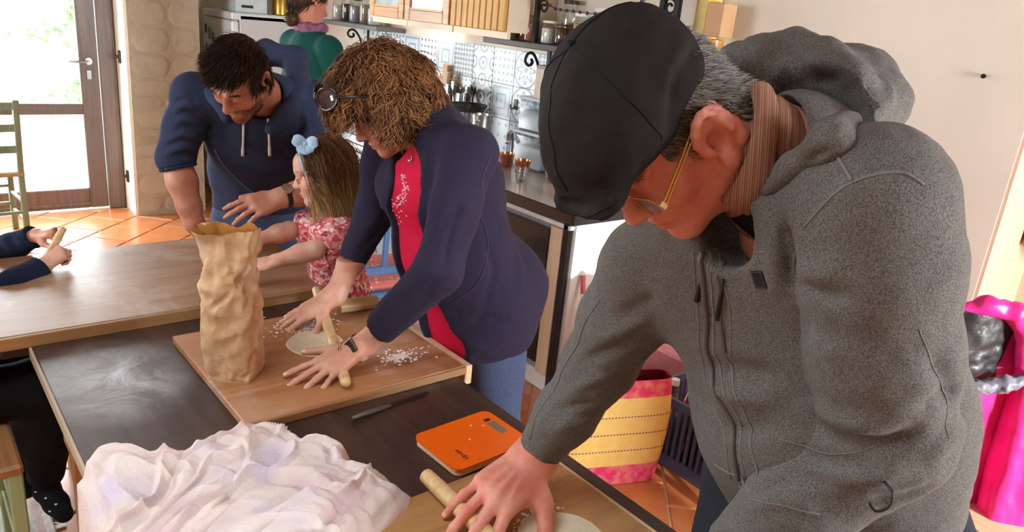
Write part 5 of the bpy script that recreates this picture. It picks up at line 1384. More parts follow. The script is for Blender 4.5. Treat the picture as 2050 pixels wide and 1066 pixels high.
def hand(S, w, d, n, right, s=1.0, curl=(.25, .3, .35, .4), spread=.12, thumb=(.75, .65, -.25), tcurl=.3, joint=(.6, .5)):
    d = unit(d); n = unit(np.asarray(n) - d * (np.asarray(n) @ d)); t = np.cross(n, d) * (1 if right else -1)
    kn = [(.090, .027, .0), (.093, .008, .004), (.087, -.011, .002), (.078, -.029, -.003)]
    ln = [(.044, .027, .022), (.048, .031, .023), (.044, .029, .023), (.034, .021, .020)]
    rad = [(.0100, .0088, .0080, .0068), (.0102, .0090, .0081, .0068), (.0096, .0085, .0077, .0065), (.0085, .0074, .0068, .0058)]
    out = {'tips': [], 'knuckles': [], 'nails': []}
    S.ell(w, np.array((.028, .022, .020)) * s, np.array([t, d, n]), .012 * s)
    for i in range(4):
        K = w + s * (d * kn[i][0] + t * kn[i][1] + n * kn[i][2]); b = w + s * (d * .012 + t * kn[i][1] * .55 + n * .002)
        S.cone(b, K, .0155 * s, .0128 * s, .012 * s, flat=(n, .92))
        S.cone(lerp(b, K, .3) - n * .008 * s, K - n * .006 * s - d * .012 * s, .012 * s, .010 * s, .01 * s)
        out['knuckles'].append(K)
    for i in range(4):
        K = out['knuckles'][i]; sp = spread * (1.5 - i) / 1.5; fd = unit(d + t * sp); ax = np.cross(fd, n)
        a = 0.0; p = K - fd * .004 * s; kk = .004 * s
        for j in range(3):
            a += curl[i] * (1.0, joint[0] * 1.3, joint[1])[j]
            dd = fd * math.cos(a) - n * math.sin(a); p2 = p + dd * ln[i][j] * s
            S.cone(p, p2, rad[i][j] * s, rad[i][j + 1] * s, .003 * s if j else .006 * s)
            if j < 2: S.ell(p2 + (n * math.cos(a) + fd * math.sin(a)) * .0012 * s, np.array((.0088, .0085, .0078)) * s * (rad[i][j + 1] / .0088), np.array([ax, dd, np.cross(ax, dd)]), .003 * s)
            p = p2
        nn = n * math.cos(a) + fd * math.sin(a)
        out['tips'].append(p); out['nails'].append((p + nn * rad[i][3] * s * .72 - dd * .004 * s, dd, nn, rad[i][3] * s))
    b = w + s * (d * .018 + t * .020 - n * .006)
    td = unit(thumb[0] * d + thumb[1] * t + thumb[2] * n)
    p1 = b + td * .045 * s; td2 = unit(td * (1 - tcurl * .5) + d * tcurl); p2 = p1 + td2 * .034 * s; td3 = unit(td2 * (1 - tcurl * .5) + d * tcurl * .8); p3 = p2 + td3 * .027 * s
    S.cone(b, p1, .0165 * s, .0128 * s, .012 * s); S.cone(p1, p2, .0122 * s, .0104 * s, .006 * s); S.cone(p2, p3, .0104 * s, .0082 * s, .003 * s)
    S.cone(p1 - td * .01 * s, out['knuckles'][0] - d * .03 * s - n * .006 * s, .011 * s, .011 * s, .014 * s)   # web
    nn = unit(n - td3 * (n @ td3)); out['nails'].append((p3 + nn * .006 * s - td3 * .003 * s, td3, nn, .0085 * s)); out['tips'].append(p3)
    return out
def nails(h, parent, m):
    for c, d, n, r in h['nails']:
        sd = np.cross(d, n); mb = MB()
        P = np.zeros((5, 5, 3))
        for i in range(5):
            for j in range(5):
                u, v = (i - 2) / 2, (j - 2) / 2; P[i, j] = c + d * u * r * .85 + sd * v * r * .72 * (1 - .18 * u * u) + n * (r * .26 * (1 - v * v) + .0002)
        add('fingernail', MB().grid(P), m, parent, True)

def strands(roots, normals, dirfn, length, seg, r0, mat_, name, parent, wave=0.0, waven=3, jitter=.3, seed=1, grav=0.0, lift=.002, **kw):
    """tapered three-sided hair strands in one mesh"""
    rg = np.random.default_rng(seed); n = len(roots)
    Ln = length * rg.uniform(.7, 1.15, n); ph = rg.uniform(0, 6.28, n)
    P = np.array(roots, float) + np.array(normals) * lift; N = np.array(normals, float)
    pts = [P.copy()]; D = None
    for k in range(seg):
        D0 = dirfn(P, N, k / seg) + rg.normal(size=(n, 3)) * jitter * (.35 if k else 1); D0 /= np.linalg.norm(D0, axis=1, keepdims=True) + 1e-9
        D = D0 if D is None else (D * .55 + D0 * .45); D[:, 2] -= grav; D /= np.linalg.norm(D, axis=1, keepdims=True) + 1e-9
        s1 = np.cross(D, N); s1 /= np.linalg.norm(s1, axis=1, keepdims=True) + 1e-9
        w_ = wave * np.sin(ph + waven * 6.28 * (k + 1) / seg)
        P = P + D * (Ln / seg)[:, None] + s1 * (w_ * Ln / seg)[:, None]
        pts.append(P.copy())
    pts = np.stack(pts); m = seg + 1
    V = np.zeros((n, m, 3, 3))
    for k in range(m):
        T_ = pts[min(k + 1, m - 1)] - pts[max(k - 1, 0)]; T_ /= np.linalg.norm(T_, axis=1, keepdims=True) + 1e-9
        a = np.cross(T_, N); a /= np.linalg.norm(a, axis=1, keepdims=True) + 1e-9; b = np.cross(T_, a)
        rr = r0 * (1 - .85 * (k / seg) ** 2)
        for j in range(3):
            th = 2.094 * j; V[:, k, j] = pts[k] + rr * (math.cos(th) * a + math.sin(th) * b)
    V = V.reshape(-1, 3); Q = []
    base = np.arange(n) * m * 3
    for k in range(seg):
        for j in range(3):
            Q.append(np.stack([base + k * 3 + j, base + k * 3 + (j + 1) % 3, base + (k + 1) * 3 + (j + 1) % 3, base + (k + 1) * 3 + j], 1))
    return Skin(V, np.concatenate(Q)).obj(name, mat_, parent, **kw)

def pick(skin, cond, n, seed=3):
    N = skin.normals(); idx = np.where(cond(skin.V, N))[0]
    rg = np.random.default_rng(seed); idx = rg.choice(idx, min(n, len(idx)) if len(idx) >= n else n, replace=len(idx) < n)
    return skin.V[idx] + rg.normal(size=(len(idx), 3)) * .0008, N[idx]

def trunk(S, pts, hw, hd, fwd, k=.04):
    """stacked flattened cones: half widths hw, half depths hd, fwd the depth axis at each point"""
    for i in range(len(pts) - 1):
        ax = unit(lerp(fwd[i], fwd[i + 1], .5)); ra = (hd[i] + hd[i + 1]) / (hw[i] + hw[i + 1])
        S.cone(pts[i], pts[i + 1], hw[i], hw[i + 1], k, flat=(ax, ra))
def bounds(*P, m=.15):
    P = np.array(P); return P.min(0) - m, P.max(0) + m
def seam(bv, pts, r, m_, parent, name='seam', off=.0005, n=40, flat=None):
    return add(name, MB().tube(snap(bv, spline(pts, n), off), r, 6, flat=flat), m_, parent, True)
def shoe(parent, ankle, d, m_, s=1.0, sole=None, z0=0.0):
    d = unit(np.asarray(d) * [1, 1, 0]); a = np.array([ankle[0], ankle[1], z0])
    S = Sdf(*bounds(a, a + d * .2 * s + V3(0, 0, .12), m=.12), .007)
    S.cone(a - d * .04 * s + V3(0, 0, .045 * s), a + d * .15 * s + V3(0, 0, .035 * s), .042 * s, .036 * s, .02)
    S.cone(a + V3(0, 0, .05 * s), a + V3(0, 0, .11 * s), .045 * s, .046 * s, .03)
    S.cut((0, 0, z0 + .003), (0, 0, -1)); S.mesh(1).obj('shoe', m_, parent)
# ------------------------------------------------------------------ the man in the flat cap
CR, CU, CB = CAM_M[:, 0], CAM_M[:, 1], CAM_M[:, 2]
FLOORY = V3(0, 0, 1)
def capped_man():
    o = thing('person', (1.32, .47, 0), 'stooping man in a black flat cap and grey fleece jacket, pressing on a rolling pin', 'person')
    skin = skin_mat('ruddy_skin', srgb(228, 158, 136), srgb(212, 116, 98))
    A = frame(-.5 * CR - .80 * CU + .07 * CB, -.72 * CR + .55 * CU + .45 * CB); L, F, U = A
    earp = at(1421, 246, .90); hc = earp - L * .080 + F * .014 - U * .0
    NB = at(1572, 318, 1.0)
    q = lambda l, f, u: hc + l * L + f * F + u * U
    # head and neck
    S = Sdf(*bounds(hc, NB, m=.17), .0026)
    head(S, hc, A, 1.04, ears=(), jaw=1.06); ear(S, hc + F * .012 - U * .012, A, 1.04, 1, 1.28)
    S.cone(q(0, -.045, -.03), NB, .062, .066, .03); S.cone(q(0, .01, -.075), NB + F * .015, .045, .055, .04)
    S.cone(q(0, .02, -.085), lerp(q(0, .0, -.10), NB, .55), .03, .04, .03)
    hm = S.mesh(1)
    # creases of the cheek, temple and jaw
    for pts, w_, h_ in (([q(.062, .075, -.01), q(.067, .05, -.03), q(.066, .03, -.05)], .004, -.0012), ([q(.055, .085, -.02), q(.045, .09, -.05), q(.036, .085, -.07)], .005, -.002), ([q(.07, .06, .01), q(.072, .045, .004)], .003, -.001), ([q(.07, .062, .002), q(.073, .045, -.006)], .003, -.001), ([q(.06, .0, -.075), q(.05, .03, -.1), q(.03, .05, -.115)], .006, -.002)):
        hm.fold(pts, w_, h_)
    headskin = hm
    # right hand flat on the pin, left hand (below the frame)
    RW = onz(1072, 915, .862); RK = onz(915, 1062, .815); rd = unit(RK - RW)
    H = Sdf(*bounds(RW, RW + rd * .24, m=.12), .0028)
    LS = at(1748, 398, .87); RS = at(1302, 528, 1.2); RE = lerp(RS, RW, .5) + V3(.03, .0, .0)
    rn = unit(V3(.25, -.15, 1) - rd * (V3(.25, -.15, 1) @ rd))
    rh = hand(H, RW + rd * .012, rd, rn, True, 1.34, curl=(.38, .36, .36, .38), spread=.30, thumb=(.55, .85, -.25), tcurl=.35)
    H.chain([RE, lerp(RE, RW, .6), RW, RW + rd * .02], [.05, .046, .041, .037], .02)
    hs = H.mesh(1)
    for i, K in enumerate(rh['knuckles']):   # tendons and knuckle wrinkles
        hs.fold([RW + rd * .03, lerp(RW, K, .6) + rn * .016, K + rn * .016], .006, .0034, fade=.2)
    for i in range(3):
        a, b = rh['knuckles'][i], rh['knuckles'][i + 1]; hs.fold([lerp(RW, lerp(a, b, .5), .45) + rn * .012, lerp(a, b, .5) + rn * .012], .006, -.0034)
    hs.fold([RW + rd * .0 + rn * .02 - np.cross(rn, rd) * .03, RW + rn * .028, RW + rn * .02 + np.cross(rn, rd) * .03], .003, -.0015)
    LE = at(1768, 868, .975); LW = LE + unit(onz(1345, 1215, .83) - LE) * .30; LK = onz(1140, 1190, .80); ld = unit(LK - LW)
    H2 = Sdf(*bounds(LW, LW + ld * .2, m=.1), .004)
    lh = hand(H2, LW, ld, V3(.3, 0, 1), False, 1.08, curl=(.4, .4, .4, .45), spread=.2)
    H2.chain([LE, LW], [.05, .033], .02)
    HP = at(1668, 985, 1.2); WS = at(1640, 800, 1.13); CH = at(1588, 600, 1.09)
    B = Sdf(*bounds(HP, NB, LS, RS, LE, RE, (1.3, .45, .02), m=.2), .012)     # body under the clothes
    B.chain([HP, WS, CH, NB], [.10, .10, .09, .05], .04); B.chain([LS, lerp(CH, NB, .35) + V3(.06, 0, 0), RS], [.05, .06, .05], .03); B.chain([LS, LE, LW], [.05, .045, .03], .03); B.chain([RS, RE, RW], [.05, .045, .03], .03)
    hipL, hipR = HP + V3(.02, -.11, -.06), HP + V3(.02, .11, -.06); kL, kR = V3(hipL[0] + .02, hipL[1] - .01, .48), V3(hipR[0] - .03, hipR[1] + .02, .48)
    aL, aR = V3(kL[0] + .06, kL[1] - .01, .07), V3(kR[0] + .05, kR[1] + .02, .07)
    for h_, k_, a_ in ((hipL, kL, aL), (hipR, kR, aR)): B.chain([h_, k_, a_], [.085, .055, .04], .03)
    body = headskin.join(hs).join(H2.mesh(1)).join(B.mesh(1))
    bo = body.obj('body', skin, o, label='ruddy face, ear and hands')
    nails(rh, bo, mat('fingernail', srgb(222, 178, 160), .35))
    # eyes half closed are lids only; eyebrows
    browm = hair_mat('grey_brow', srgb(120, 112, 106), srgb(170, 164, 158))
    pr = np.array([q(.014 + .034 * t_, .096 - .016 * t_, .024 - .003 * t_) for t_ in np.linspace(0, 1, 60)]); strands(pr, np.repeat(F[None], 60, 0), lambda P, N, t_: np.repeat((L * .8 + U * .2)[None], len(P), 0), .012, 3, .0006, browm, 'eyebrow', o, seed=2)
    # grey hair between cap and ear, short
    hb = np.array([[1]])
    def region(V, N):
        r_ = V - hc; l, f, u = r_ @ L, r_ @ F, r_ @ U
        nape = (f < -.028) & (u > -.062 + .0 * f) & (u < .075) & (f + u * .35 < -.012)
        temple = (l > .045) & (f > -.03) & (f < .050) & (u > .018 - .12 * np.maximum(f, 0)) & (u < .075)
        side = (l > .045) & (np.abs(f - .014) < .014) & (u > -.018) & (u < .03)
        earz = (l > .078) | (np.linalg.norm(V - earp + L * .01 - F * .004 + U * .008, axis=1) < .036)
        return (nape | temple | side) & ~earz & (np.linalg.norm(r_, axis=1) < .135) & ((N * r_).sum(1) > 0)
    hv, hn = pick(headskin, region, 9000)
    strands(hv, hn, lambda P, N, t_: N * .08 - U * .75 - F * .45, .017, 4, .0008, hair_mat('grey_hair', srgb(70, 65, 60), srgb(150, 143, 135), .6), 'hair', o, jitter=.35, seed=5)
    # flat cap: soft crown pulled down onto the peak
    C_ = Sdf(*bounds(q(0, .02, .09), m=.22), .0034)
    tilt = frame(F - .10 * U, U)
    C_.ell(q(-.006, -.006, .088), (.100, .106, .086), A, .01)
    C_.ell(q(0, .050, .078), (.098, .094, .060), frame(F - .22 * U, U), .04)
    C_.ell(q(0, -.048, .058), (.078, .040, .042), A, .03)
    C_.cone(q(-.05, .135, .034), q(.05, .135, .034), .020, .020, .03); C_.ell(q(0, .142, .030), (.070, .036, .013), frame(F - .55 * U, U), .02)
    C_.cut(q(0, 0, .022), -U + .10 * F, .006)
    C_.ell(q(0, -.012, .028), (.079, .100, .070), A, .004, 'sub')
    cm = C_.mesh(1)
    for k_, (a_, b_, c_, w_, h_) in enumerate((((.095, .08, .05), (.085, .0, .09), (.08, -.08, .08), .014, .006), ((.10, .04, .05), (.09, -.03, .08), (.07, -.11, .05), .012, -.006), ((.06, .12, .07), (.04, .05, .115), (.05, -.03, .135), .012, .005), ((.02, .14, .06), (.0, .07, .11), (.02, .0, .14), .010, -.005), ((-.04, .12, .08), (-.05, .03, .12), (-.03, -.06, .135), .014, .006), ((.08, .1, .04), (.07, .03, .085), (.09, -.02, .07), .009, -.004), ((-.08, .08, .07), (-.09, 0, .09), (-.07, -.08, .09), .013, -.005), ((.05, .14, .05), (.0, .15, .055), (-.05, .14, .05), .008, -.005))):
        cm.fold([q(*a_), q(*b_), q(*c_)], w_, h_ * 1.6)
    cm.noise(.0028, 26, seed=4); cm.noise(.0012, 60, seed=6)
    capm = mat('black_cap_cotton', srgb(31, 27, 26), .85, var=.18, vscale=14, bscale=420, bstr=.2)
    cap = cm.obj('flat_cap', capm, o, label='black cotton flat cap')
    cbv = cm.bvh(); thread = mat('charcoal_thread', srgb(26, 25, 25), .8)
    for pts in ([q(0, .13, .07), q(0, .06, .12), q(0, -.03, .15), q(0, -.09, .1)], [q(.1, .05, .06), q(.05, .02, .14), q(0, 0, .16)], [q(-.1, .05, .06), q(-.05, .02, .14), q(0, 0, .16)], [q(.07, .13, .045), q(.03, .16, .05), q(-.03, .16, .05), q(-.07, .13, .045)]):
        seam(cbv, pts, .0009, thread, cap, 'stitched_seam')
    add('cap_button', MB().lathe([(.001, .004), (.006, .003), (.008, 0)], 12), thread, cap).matrix_local = Matrix.Translation(snap(cbv, [q(0, -.005, .16)], .001)[0])
    # gold spectacles
    g = thing_part('eyeglasses', o, MB().tube(spline([q(.080, -.002, .018), q(.079, .05, .006), q(.074, .098, -.008)], 16), .0017, 8).tube(spline([q(.080, -.002, .0125), q(.079, .05, .001), q(.074, .098, -.013)], 16), .0014, 8), mat('gold_wire', srgb(226, 178, 96), .25, .9), label='gold wire spectacles')
    add('temple_tip', MB().tube(spline([q(.080, .004, .018), q(.0785, -.014, .024), q(.077, -.028, .014)], 8), [.0022] * 8, 8), mat('dark_tip', srgb(50, 40, 36), .4), g, True)
    add('hinge', MB().obox(q(.072, .099, -.010), A, (.004, .004, .005), bev=.001), mat('bright_hinge', srgb(244, 226, 180), .2, .7), g)
    for sx in (1, -1):
        ring = [q(sx * (.036 + .026 * math.cos(a)), .106 - .006 * abs(math.cos(a)), -.010 + .020 * math.sin(a)) for a in np.linspace(0, 6.283, 28)]
        add('rim', MB().tube(ring, .0011, 6, cap=False), mat('gold_wire', srgb(226, 178, 96)), g, True)
        add('lens', MB().prism(ring[:-1], F * .0012), clear, g)
    # shirt collar, striped
    t = NT('brown_striped_shirt'); v = t.coord(); x_, y_, z_ = t.sep(v)
    st_ = t.math('FRACT', t.math('MULTIPLY', t.math('ADD', t.math('ADD', t.math('MULTIPLY', x_, .55), t.math('MULTIPLY', y_, -.8)), t.math('MULTIPLY', z_, .12)), 118))
    cc = t.ramp(st_, [(0, srgb(136, 92, 70)), (.38, srgb(182, 140, 114)), (.5, srgb(92, 56, 42)), (.62, srgb(160, 116, 92)), (.85, srgb(116, 74, 56))], 'CONSTANT'); cc = t.mix(.2, cc, srgb(150, 104, 82))
    t.bsdf(cc, .85, 0, t.bump(t.noise(v, 300, 2), .2, .002)); shirtm = t.m
    nd = unit(hc - NB); nx = unit(L - nd * (L @ nd)); ny = np.cross(nd, nx); ny = ny if ny @ F > 0 else -ny
    rows = []
    ths = np.linspace(-2.75, 2.75, 60)         # opening towards the throat
    nc = lerp(NB, hc, .40)
    for k_, (rad_, hgt) in enumerate(((.076, -.03), (.076, .016), (.079, .022), (.083, .014), (.088, -.006))):
        row = []
        for th in ths:
            pt = np.exp(-((abs(th) - 2.45) / .45) ** 2) if k_ >= 3 else 0
            row.append(nc - nx * math.sin(th) * rad_ * -1 - ny * math.cos(th) * rad_ * 1.0 + nd * (hgt - (pt * .052 if k_ == 4 else pt * .02)) + (unit(-ny * math.cos(th) + nx * math.sin(th)) * pt * .008))
        rows.append(row)
    collar_strip(rows, 'shirt_collar', shirtm, o, .0025)
    SH = Sdf(*bounds(NB, CH, m=.16), .006); SH.cone(lerp(NB, hc, .28), lerp(NB, CH, .2), .0765, .084, .03); SH.cone(q(0, .02, -.10), NB, .0, .01, .001)
    SH.mesh(1).obj('shirt', shirtm, o)
    UT = Sdf(*bounds(NB, m=.14), .005); UT.cone(lerp(NB, hc, .25) + F * .02, NB + F * .045 - nd * .03, .068, .078, .02); UT.cut(lerp(NB, hc, .30), nd)
    UT.mesh(1).obj('undershirt', mat('black_tee', srgb(22, 22, 24), .8), o)
    # fleece jacket
    fl_ = knit('grey_fleece', srgb(104, 101, 97), .22, 520, .35, .95, .4)
    pipe = mat('fleece_piping', srgb(122, 120, 116), .9, bscale=300, bstr=.4)
    J = Sdf(*bounds(HP + V3(0, 0, -.05), NB, LS, RS, LE, RE, RW, LW, m=.26), .0062)
    fdn = V3(-1, 0, 0); spine = unit(CH - HP)
    fch = unit(fdn - spine * (fdn @ spine))
    latc = unit(LS - RS)
    trunk(J, [HP + V3(.0, 0, -.01), WS, CH, lerp(CH, NB, .55)], [.190, .196, .180, .13], [.135, .140, .135, .11], [fdn, fch, fch, fch], .05)
    J.ell(lerp(HP, WS, .9) + fch * .04, (.15, .13, .14), np.array([V3(0, 1, 0), fch, spine]), .05)
    J.cone(LS - latc * .05, RS + latc * .02, .072, .074, .05); J.cone(LS - latc * .08 - fch * .05 - V3(0, 0, .07), RS + latc * .05 - fch * .06 - V3(0, 0, .06), .10, .095, .05)
    J.chain([RS, lerp(RS, RE, .5), RE, lerp(RE, RW, .5), RW - unit(RW - RE) * .035], [.076, .070, .063, .054, .046], .03)
    J.cone(lerp(CH, NB, .6), NB - nd * .01, .115, .092, .04)
    J.cut(HP + V3(0, 0, -.075), (0.12, 0, -1), .012, HP + V3(-.4, -.4, -.3), HP + V3(.4, .4, .02))
    J.cut(RW - unit(RW - RE) * .018, RW - RE, .004, RW - .14, RW + .14)
    J.cone(RW - unit(RW - RE) * .06, RW + unit(RW - RE) * .03, .036, .037, .004, None, 'sub')
    # neck opening and the unzipped front
    J.cone(lerp(NB, hc, .05) + F * .01, lerp(NB, hc, .8) + F * .0, .082, .10, .01, None, 'sub')
    zt = at(1400, 505, .94); J.cone(NB + F * .10, zt + fch * .03, .06, .012, .015, None, 'sub')
    jm = J.mesh(2)
    A2 = Sdf(*bounds(LS, LE, LW, m=.14), .0055)      # the near sleeve, set into its armhole
    A2.chain([LS - V3(0, 0, .012), lerp(LS, LE, .25), lerp(LS, LE, .6), LE, lerp(LE, LW, .5), LW], [.086, .092, .088, .080, .068, .05], .03)
    A2.cone(LS - latc * .06, LS, .075, .084, .03)
    A2.cut(LW - unit(LW - LE) * .01, LW - LE, .004)
    torso_skin = jm; am = A2.mesh(2); jm = Skin(np.concatenate([jm.V, am.V]), np.concatenate([jm.Q, am.Q + len(jm.V)])); nT = len(torso_skin.V); qT = len(torso_skin.Q)
    ud, um = unit(LE - LS), unit(np.cross(LE - LS, CB))
    def P_(px, py, d_): return at(px, py, d_)
    bv0 = jm.bvh()
    def on(px, py):
        r_ = ray(px, py); h_ = bv0.ray_cast(Vector(CAM_O), Vector(r_))
        return np.array(h_[0]) if h_[0] is not None else at(px, py, 1.0)
    def fold_px(pts, w_, h_, fade=.3): jm.fold([on(*p) for p in pts], w_, h_, None, fade)
    for pts, w_, h_ in (([(1600, 560), (1650, 590), (1720, 600)], .012, -.008), ([(1590, 540), (1640, 545), (1700, 530)], .012, .005),
                        ([(1600, 840), (1680, 880), (1790, 885), (1850, 850)], .014, -.013), ([(1600, 815), (1690, 845), (1800, 845)], .014, .008), ([(1640, 930), (1730, 960), (1820, 930)], .014, .008), ([(1560, 900), (1660, 925), (1760, 925)], .012, -.010),
                        ([(1530, 990), (1600, 960), (1680, 975)], .012, -.006), ([(1480, 1030), (1560, 1000), (1640, 1020)], .012, .006),
                        ([(1230, 640), (1290, 610), (1310, 590)], .012, -.007), ([(1180, 690), (1250, 660), (1300, 640)], .012, .007), ([(1160, 730), (1230, 700), (1280, 690)], .010, -.008), ([(1130, 790), (1190, 760), (1230, 750)], .010, .006), ([(1100, 830), (1150, 815), (1210, 800)], .009, -.006), ([(1090, 870), (1140, 850), (1190, 845)], .008, .004),
                        ([(1400, 720), (1490, 745), (1570, 750)], .014, -.010), ([(1400, 760), (1480, 790), (1570, 800)], .018, .012), ([(1420, 850), (1500, 860), (1560, 850)], .014, -.008),
                        ([(1560, 420), (1575, 500), (1590, 590)], .012, -.014), ([(1540, 400), (1550, 480), (1565, 600)], .014, .010),
                        ([(1850, 700), (1890, 760), (1910, 840)], .014, -.008), ([(1830, 830), (1880, 800), (1920, 780)], .013, -.007), ([(1850, 930), (1900, 880), (1930, 850)], .014, .007), ([(1700, 1010), (1800, 1000), (1880, 960)], .012, -.006),
                        ([(1650, 420), (1700, 380), (1780, 370)], .010, .003), ([(1620, 660), (1650, 700), (1700, 720)], .02, .006)):
        fold_px(pts, w_, h_)
    jm.noise(.004, 11, seed=8); jm.noise(.0012, 60, seed=9)
    jk = Skin(jm.V[:nT], jm.Q[:qT]).obj('fleece_jacket', fl_, o, label='heathered grey hooded fleece jacket')
    Skin(jm.V[nT:], jm.Q[qT:] - nT).obj('sleeve', fl_, jk)
    bv = jm.bvh(); bv0 = bv
    def seam_px(pts, r_=.0016, m_=pipe, nm='seam', off=.0): return seam(bv, [on(*p) for p in pts], r_, m_, jk, nm, off)
    seam_px([(1600, 620), (1590, 520), (1640, 420), (1720, 360), (1800, 345), (1850, 370)], .0018)
    seam_px([(1655, 290), (1680, 320), (1705, 362)], .0022)
    seam_px([(1840, 660), (1870, 740), (1895, 800), (1900, 880)], .0009)
    seam_px([(1060, 880), (1110, 780), (1160, 680), (1200, 600)], .0018)
    seam_px([(1560, 880), (1640, 905), (1720, 905), (1800, 870)], .0009)
    seam_px([(1500, 1000), (1560, 1012), (1640, 1030)], .0009)
    # zip, two pulls, chest pocket, patch
    zipm = mat('grey_zip', srgb(92, 88, 84), .5, .2); blk = mat('black_pull', srgb(18, 18, 20), .5)
    zp = [(1405, 505), (1408, 560), (1415, 640), (1422, 720), (1440, 800), (1468, 880), (1480, 960)]
    z1 = seam_px(zp, .0042, zipm, 'zip', .001); seam_px([(x + 14, y) for x, y in zp], .0016, pipe); seam_px([(x + 34, y) for x, y in zp], .0016, pipe); seam_px([(x - 16, y) for x, y in zp], .0014, pipe)
    seam_px([(1448, 520), (1441, 570), (1444, 640), (1452, 705)], .0035, zipm, 'pocket_zip', .001); seam_px([(1428, 530), (1425, 600), (1430, 700)], .0014); seam_px([(1462, 525), (1458, 600), (1464, 710)], .0014); seam_px([(1428, 500), (1480, 490), (1530, 505)], .0014)
    for a_, b_ in (((1404, 548), (1392, 604)), ((1446, 560), (1434, 640))):
        A_, B_ = on(*a_) + CB * .004, on(*b_) + CB * .006; add('zip_pull', MB().tube([A_, lerp(A_, B_, .3), lerp(A_, B_, .35), B_], [.0018, .0018, .0032, .0036], 8), blk, jk, True)
    c_ = on(1520, 560); nn = unit(np.array(bv.find_nearest(Vector(c_))[1])); dn = unit(-CU - nn * (-CU @ nn)); sd = np.cross(dn, nn)
    pt_ = add('logo_patch', MB().obox(c_ + nn * .001, [sd, dn, nn], (.0085, .0125, .0012), bev=.0006), mat('charcoal_patch', srgb(44, 43, 42), .8), jk, label='charcoal rectangular chest patch')
    add('patch_frame', MB().tube([c_ + nn * .0024 + sd * a * .0072 + dn * b * .011 for a, b in ((1, 1), (-1, 1), (-1, -1), (1, -1), (1, 1))], .0006, 5), mat('patch_line', srgb(90, 88, 86), .8), pt_)
    cd = on(1770, 965); add('drawcord_loop', MB().tube(spline([cd, cd + CB * .012 - CU * .01 + CR * .004, cd + CB * .012 - CU * .026, cd - CU * .034 - CR * .012 + CB * .004, cd - CU * .024 - CR * .018], 18), .0018, 7), blk, jk, True)
    seam_px([(1430, 930), (1500, 985), (1480, 975)], .0016)
    # hood lying behind the neck
    hoodc = at(1630, 215, 1.02)
    HD = Sdf(*bounds(hoodc, NB, at(1790, 190, 1.1), m=.17), .005)
    ov = lambda px, py, d_: on(px, py) + CB * d_
    rim = [at(1462, 130, 1.02), at(1520, 102, 1.06), at(1590, 92, 1.06), at(1655, 112, 1.01), at(1698, 162, .955), at(1700, 226, .92), ov(1648, 292, .020), ov(1580, 340, .012), ov(1530, 385, .004)]
    HD.chain(rim, [.017, .020, .021, .021, .022, .024, .022, .016, .008], .02)
    HD.ell(at(1665, 205, 1.06), (.075, .07, .06), np.array([CR, CU, CB]), .03)
    HD.chain([at(1690, 158, 1.05), at(1740, 160, 1.07), at(1768, 205, 1.02), at(1715, 250, .95)], [.032, .034, .030, .03], .03)
    HD.chain([at(1600, 130, 1.08), at(1690, 165, 1.09), at(1735, 215, 1.03)], [.035, .045, .04], .03)
    HD.cone(NB + V3(.03, 0, -.0), hoodc, .075, .07, .04)
    HD.ell(at(1602, 205, .945), (.074, .072, .085), np.array([unit(CR + .3 * CU), CU, CB]), .012, 'sub')
    HD.cone(at(1478, 140, 1.04), at(1600, 150, 1.06), .03, .045, .03)
    HD.cone(lerp(NB, hc, -.1), lerp(NB, hc, 1.1), .083, .094, .012, None, 'sub')
    hdm = HD.mesh(2); hdm.noise(.003, 18, seed=12); hb0 = hdm.bvh()
    def oh(px, py):
        h_ = hb0.ray_cast(Vector(CAM_O), Vector(ray(px, py))); return np.array(h_[0]) if h_[0] is not None else at(px, py, 1.0)
    for pts, w_, h_ in (([(1738, 150), (1745, 195), (1742, 240)], .012, -.012), ([(1760, 150), (1778, 190), (1765, 225)], .010, .008), ([(1560, 110), (1600, 150), (1640, 220)], .012, .008), ([(1530, 130), (1570, 190), (1600, 270)], .010, -.008), ([(1600, 110), (1650, 160), (1670, 230)], .010, -.008), ([(1580, 345), (1640, 310), (1700, 260)], .006, -.006)): hdm.fold([oh(*p) for p in pts], w_, h_)
    hdm.noise(.0014, 70, seed=13)
    hd_ = hdm.obj('hood', fl_, o, label='grey fleece hood folded behind the neck')
    hbv = hdm.bvh()
    for dx in (0, 14):
        a_ = snap(hbv, spline([at(1528 + dx, 352, .92), at(1545 + dx, 322, .92), at(1562 + dx, 300, .93)], 10), .0015); add('hood_cord', MB().tube(a_, .0022, 7), mat('pale_cord', srgb(176, 178, 180), .6), hd_, True)
    # trousers and shoes
    tm_ = knit('navy_trousers', srgb(46, 50, 62), .12, 500, .2, .9, .1)
    T_ = Sdf(*bounds(HP, aL, aR, hipL, hipR, m=.22), .009)
    T_.cone(HP + V3(.0, -.03, -.01), HP + V3(0, .03, -.01), .165, .165, .05, flat=(V3(1, 0, 0), .85))
    for h_, k_, a_ in ((hipL, kL, aL), (hipR, kR, aR)): T_.chain([h_, k_, a_ + V3(0, 0, .0)], [.118, .085, .068], .03)
    T_.cut((0, 0, .05), (0, 0, -1)); tm2 = T_.mesh(2); tm2.noise(.005, 14, seed=15); tm2.obj('trousers', tm_, o)
    for a_ in (aL, aR): shoe(o, a_, (-1, 0, 0), mat('brown_shoe', srgb(70, 50, 40), .5))
    return o
def thing_part(name, parent, mb, m_, **kw): return add(name, mb, m_, parent, True, **kw)
capped_man()
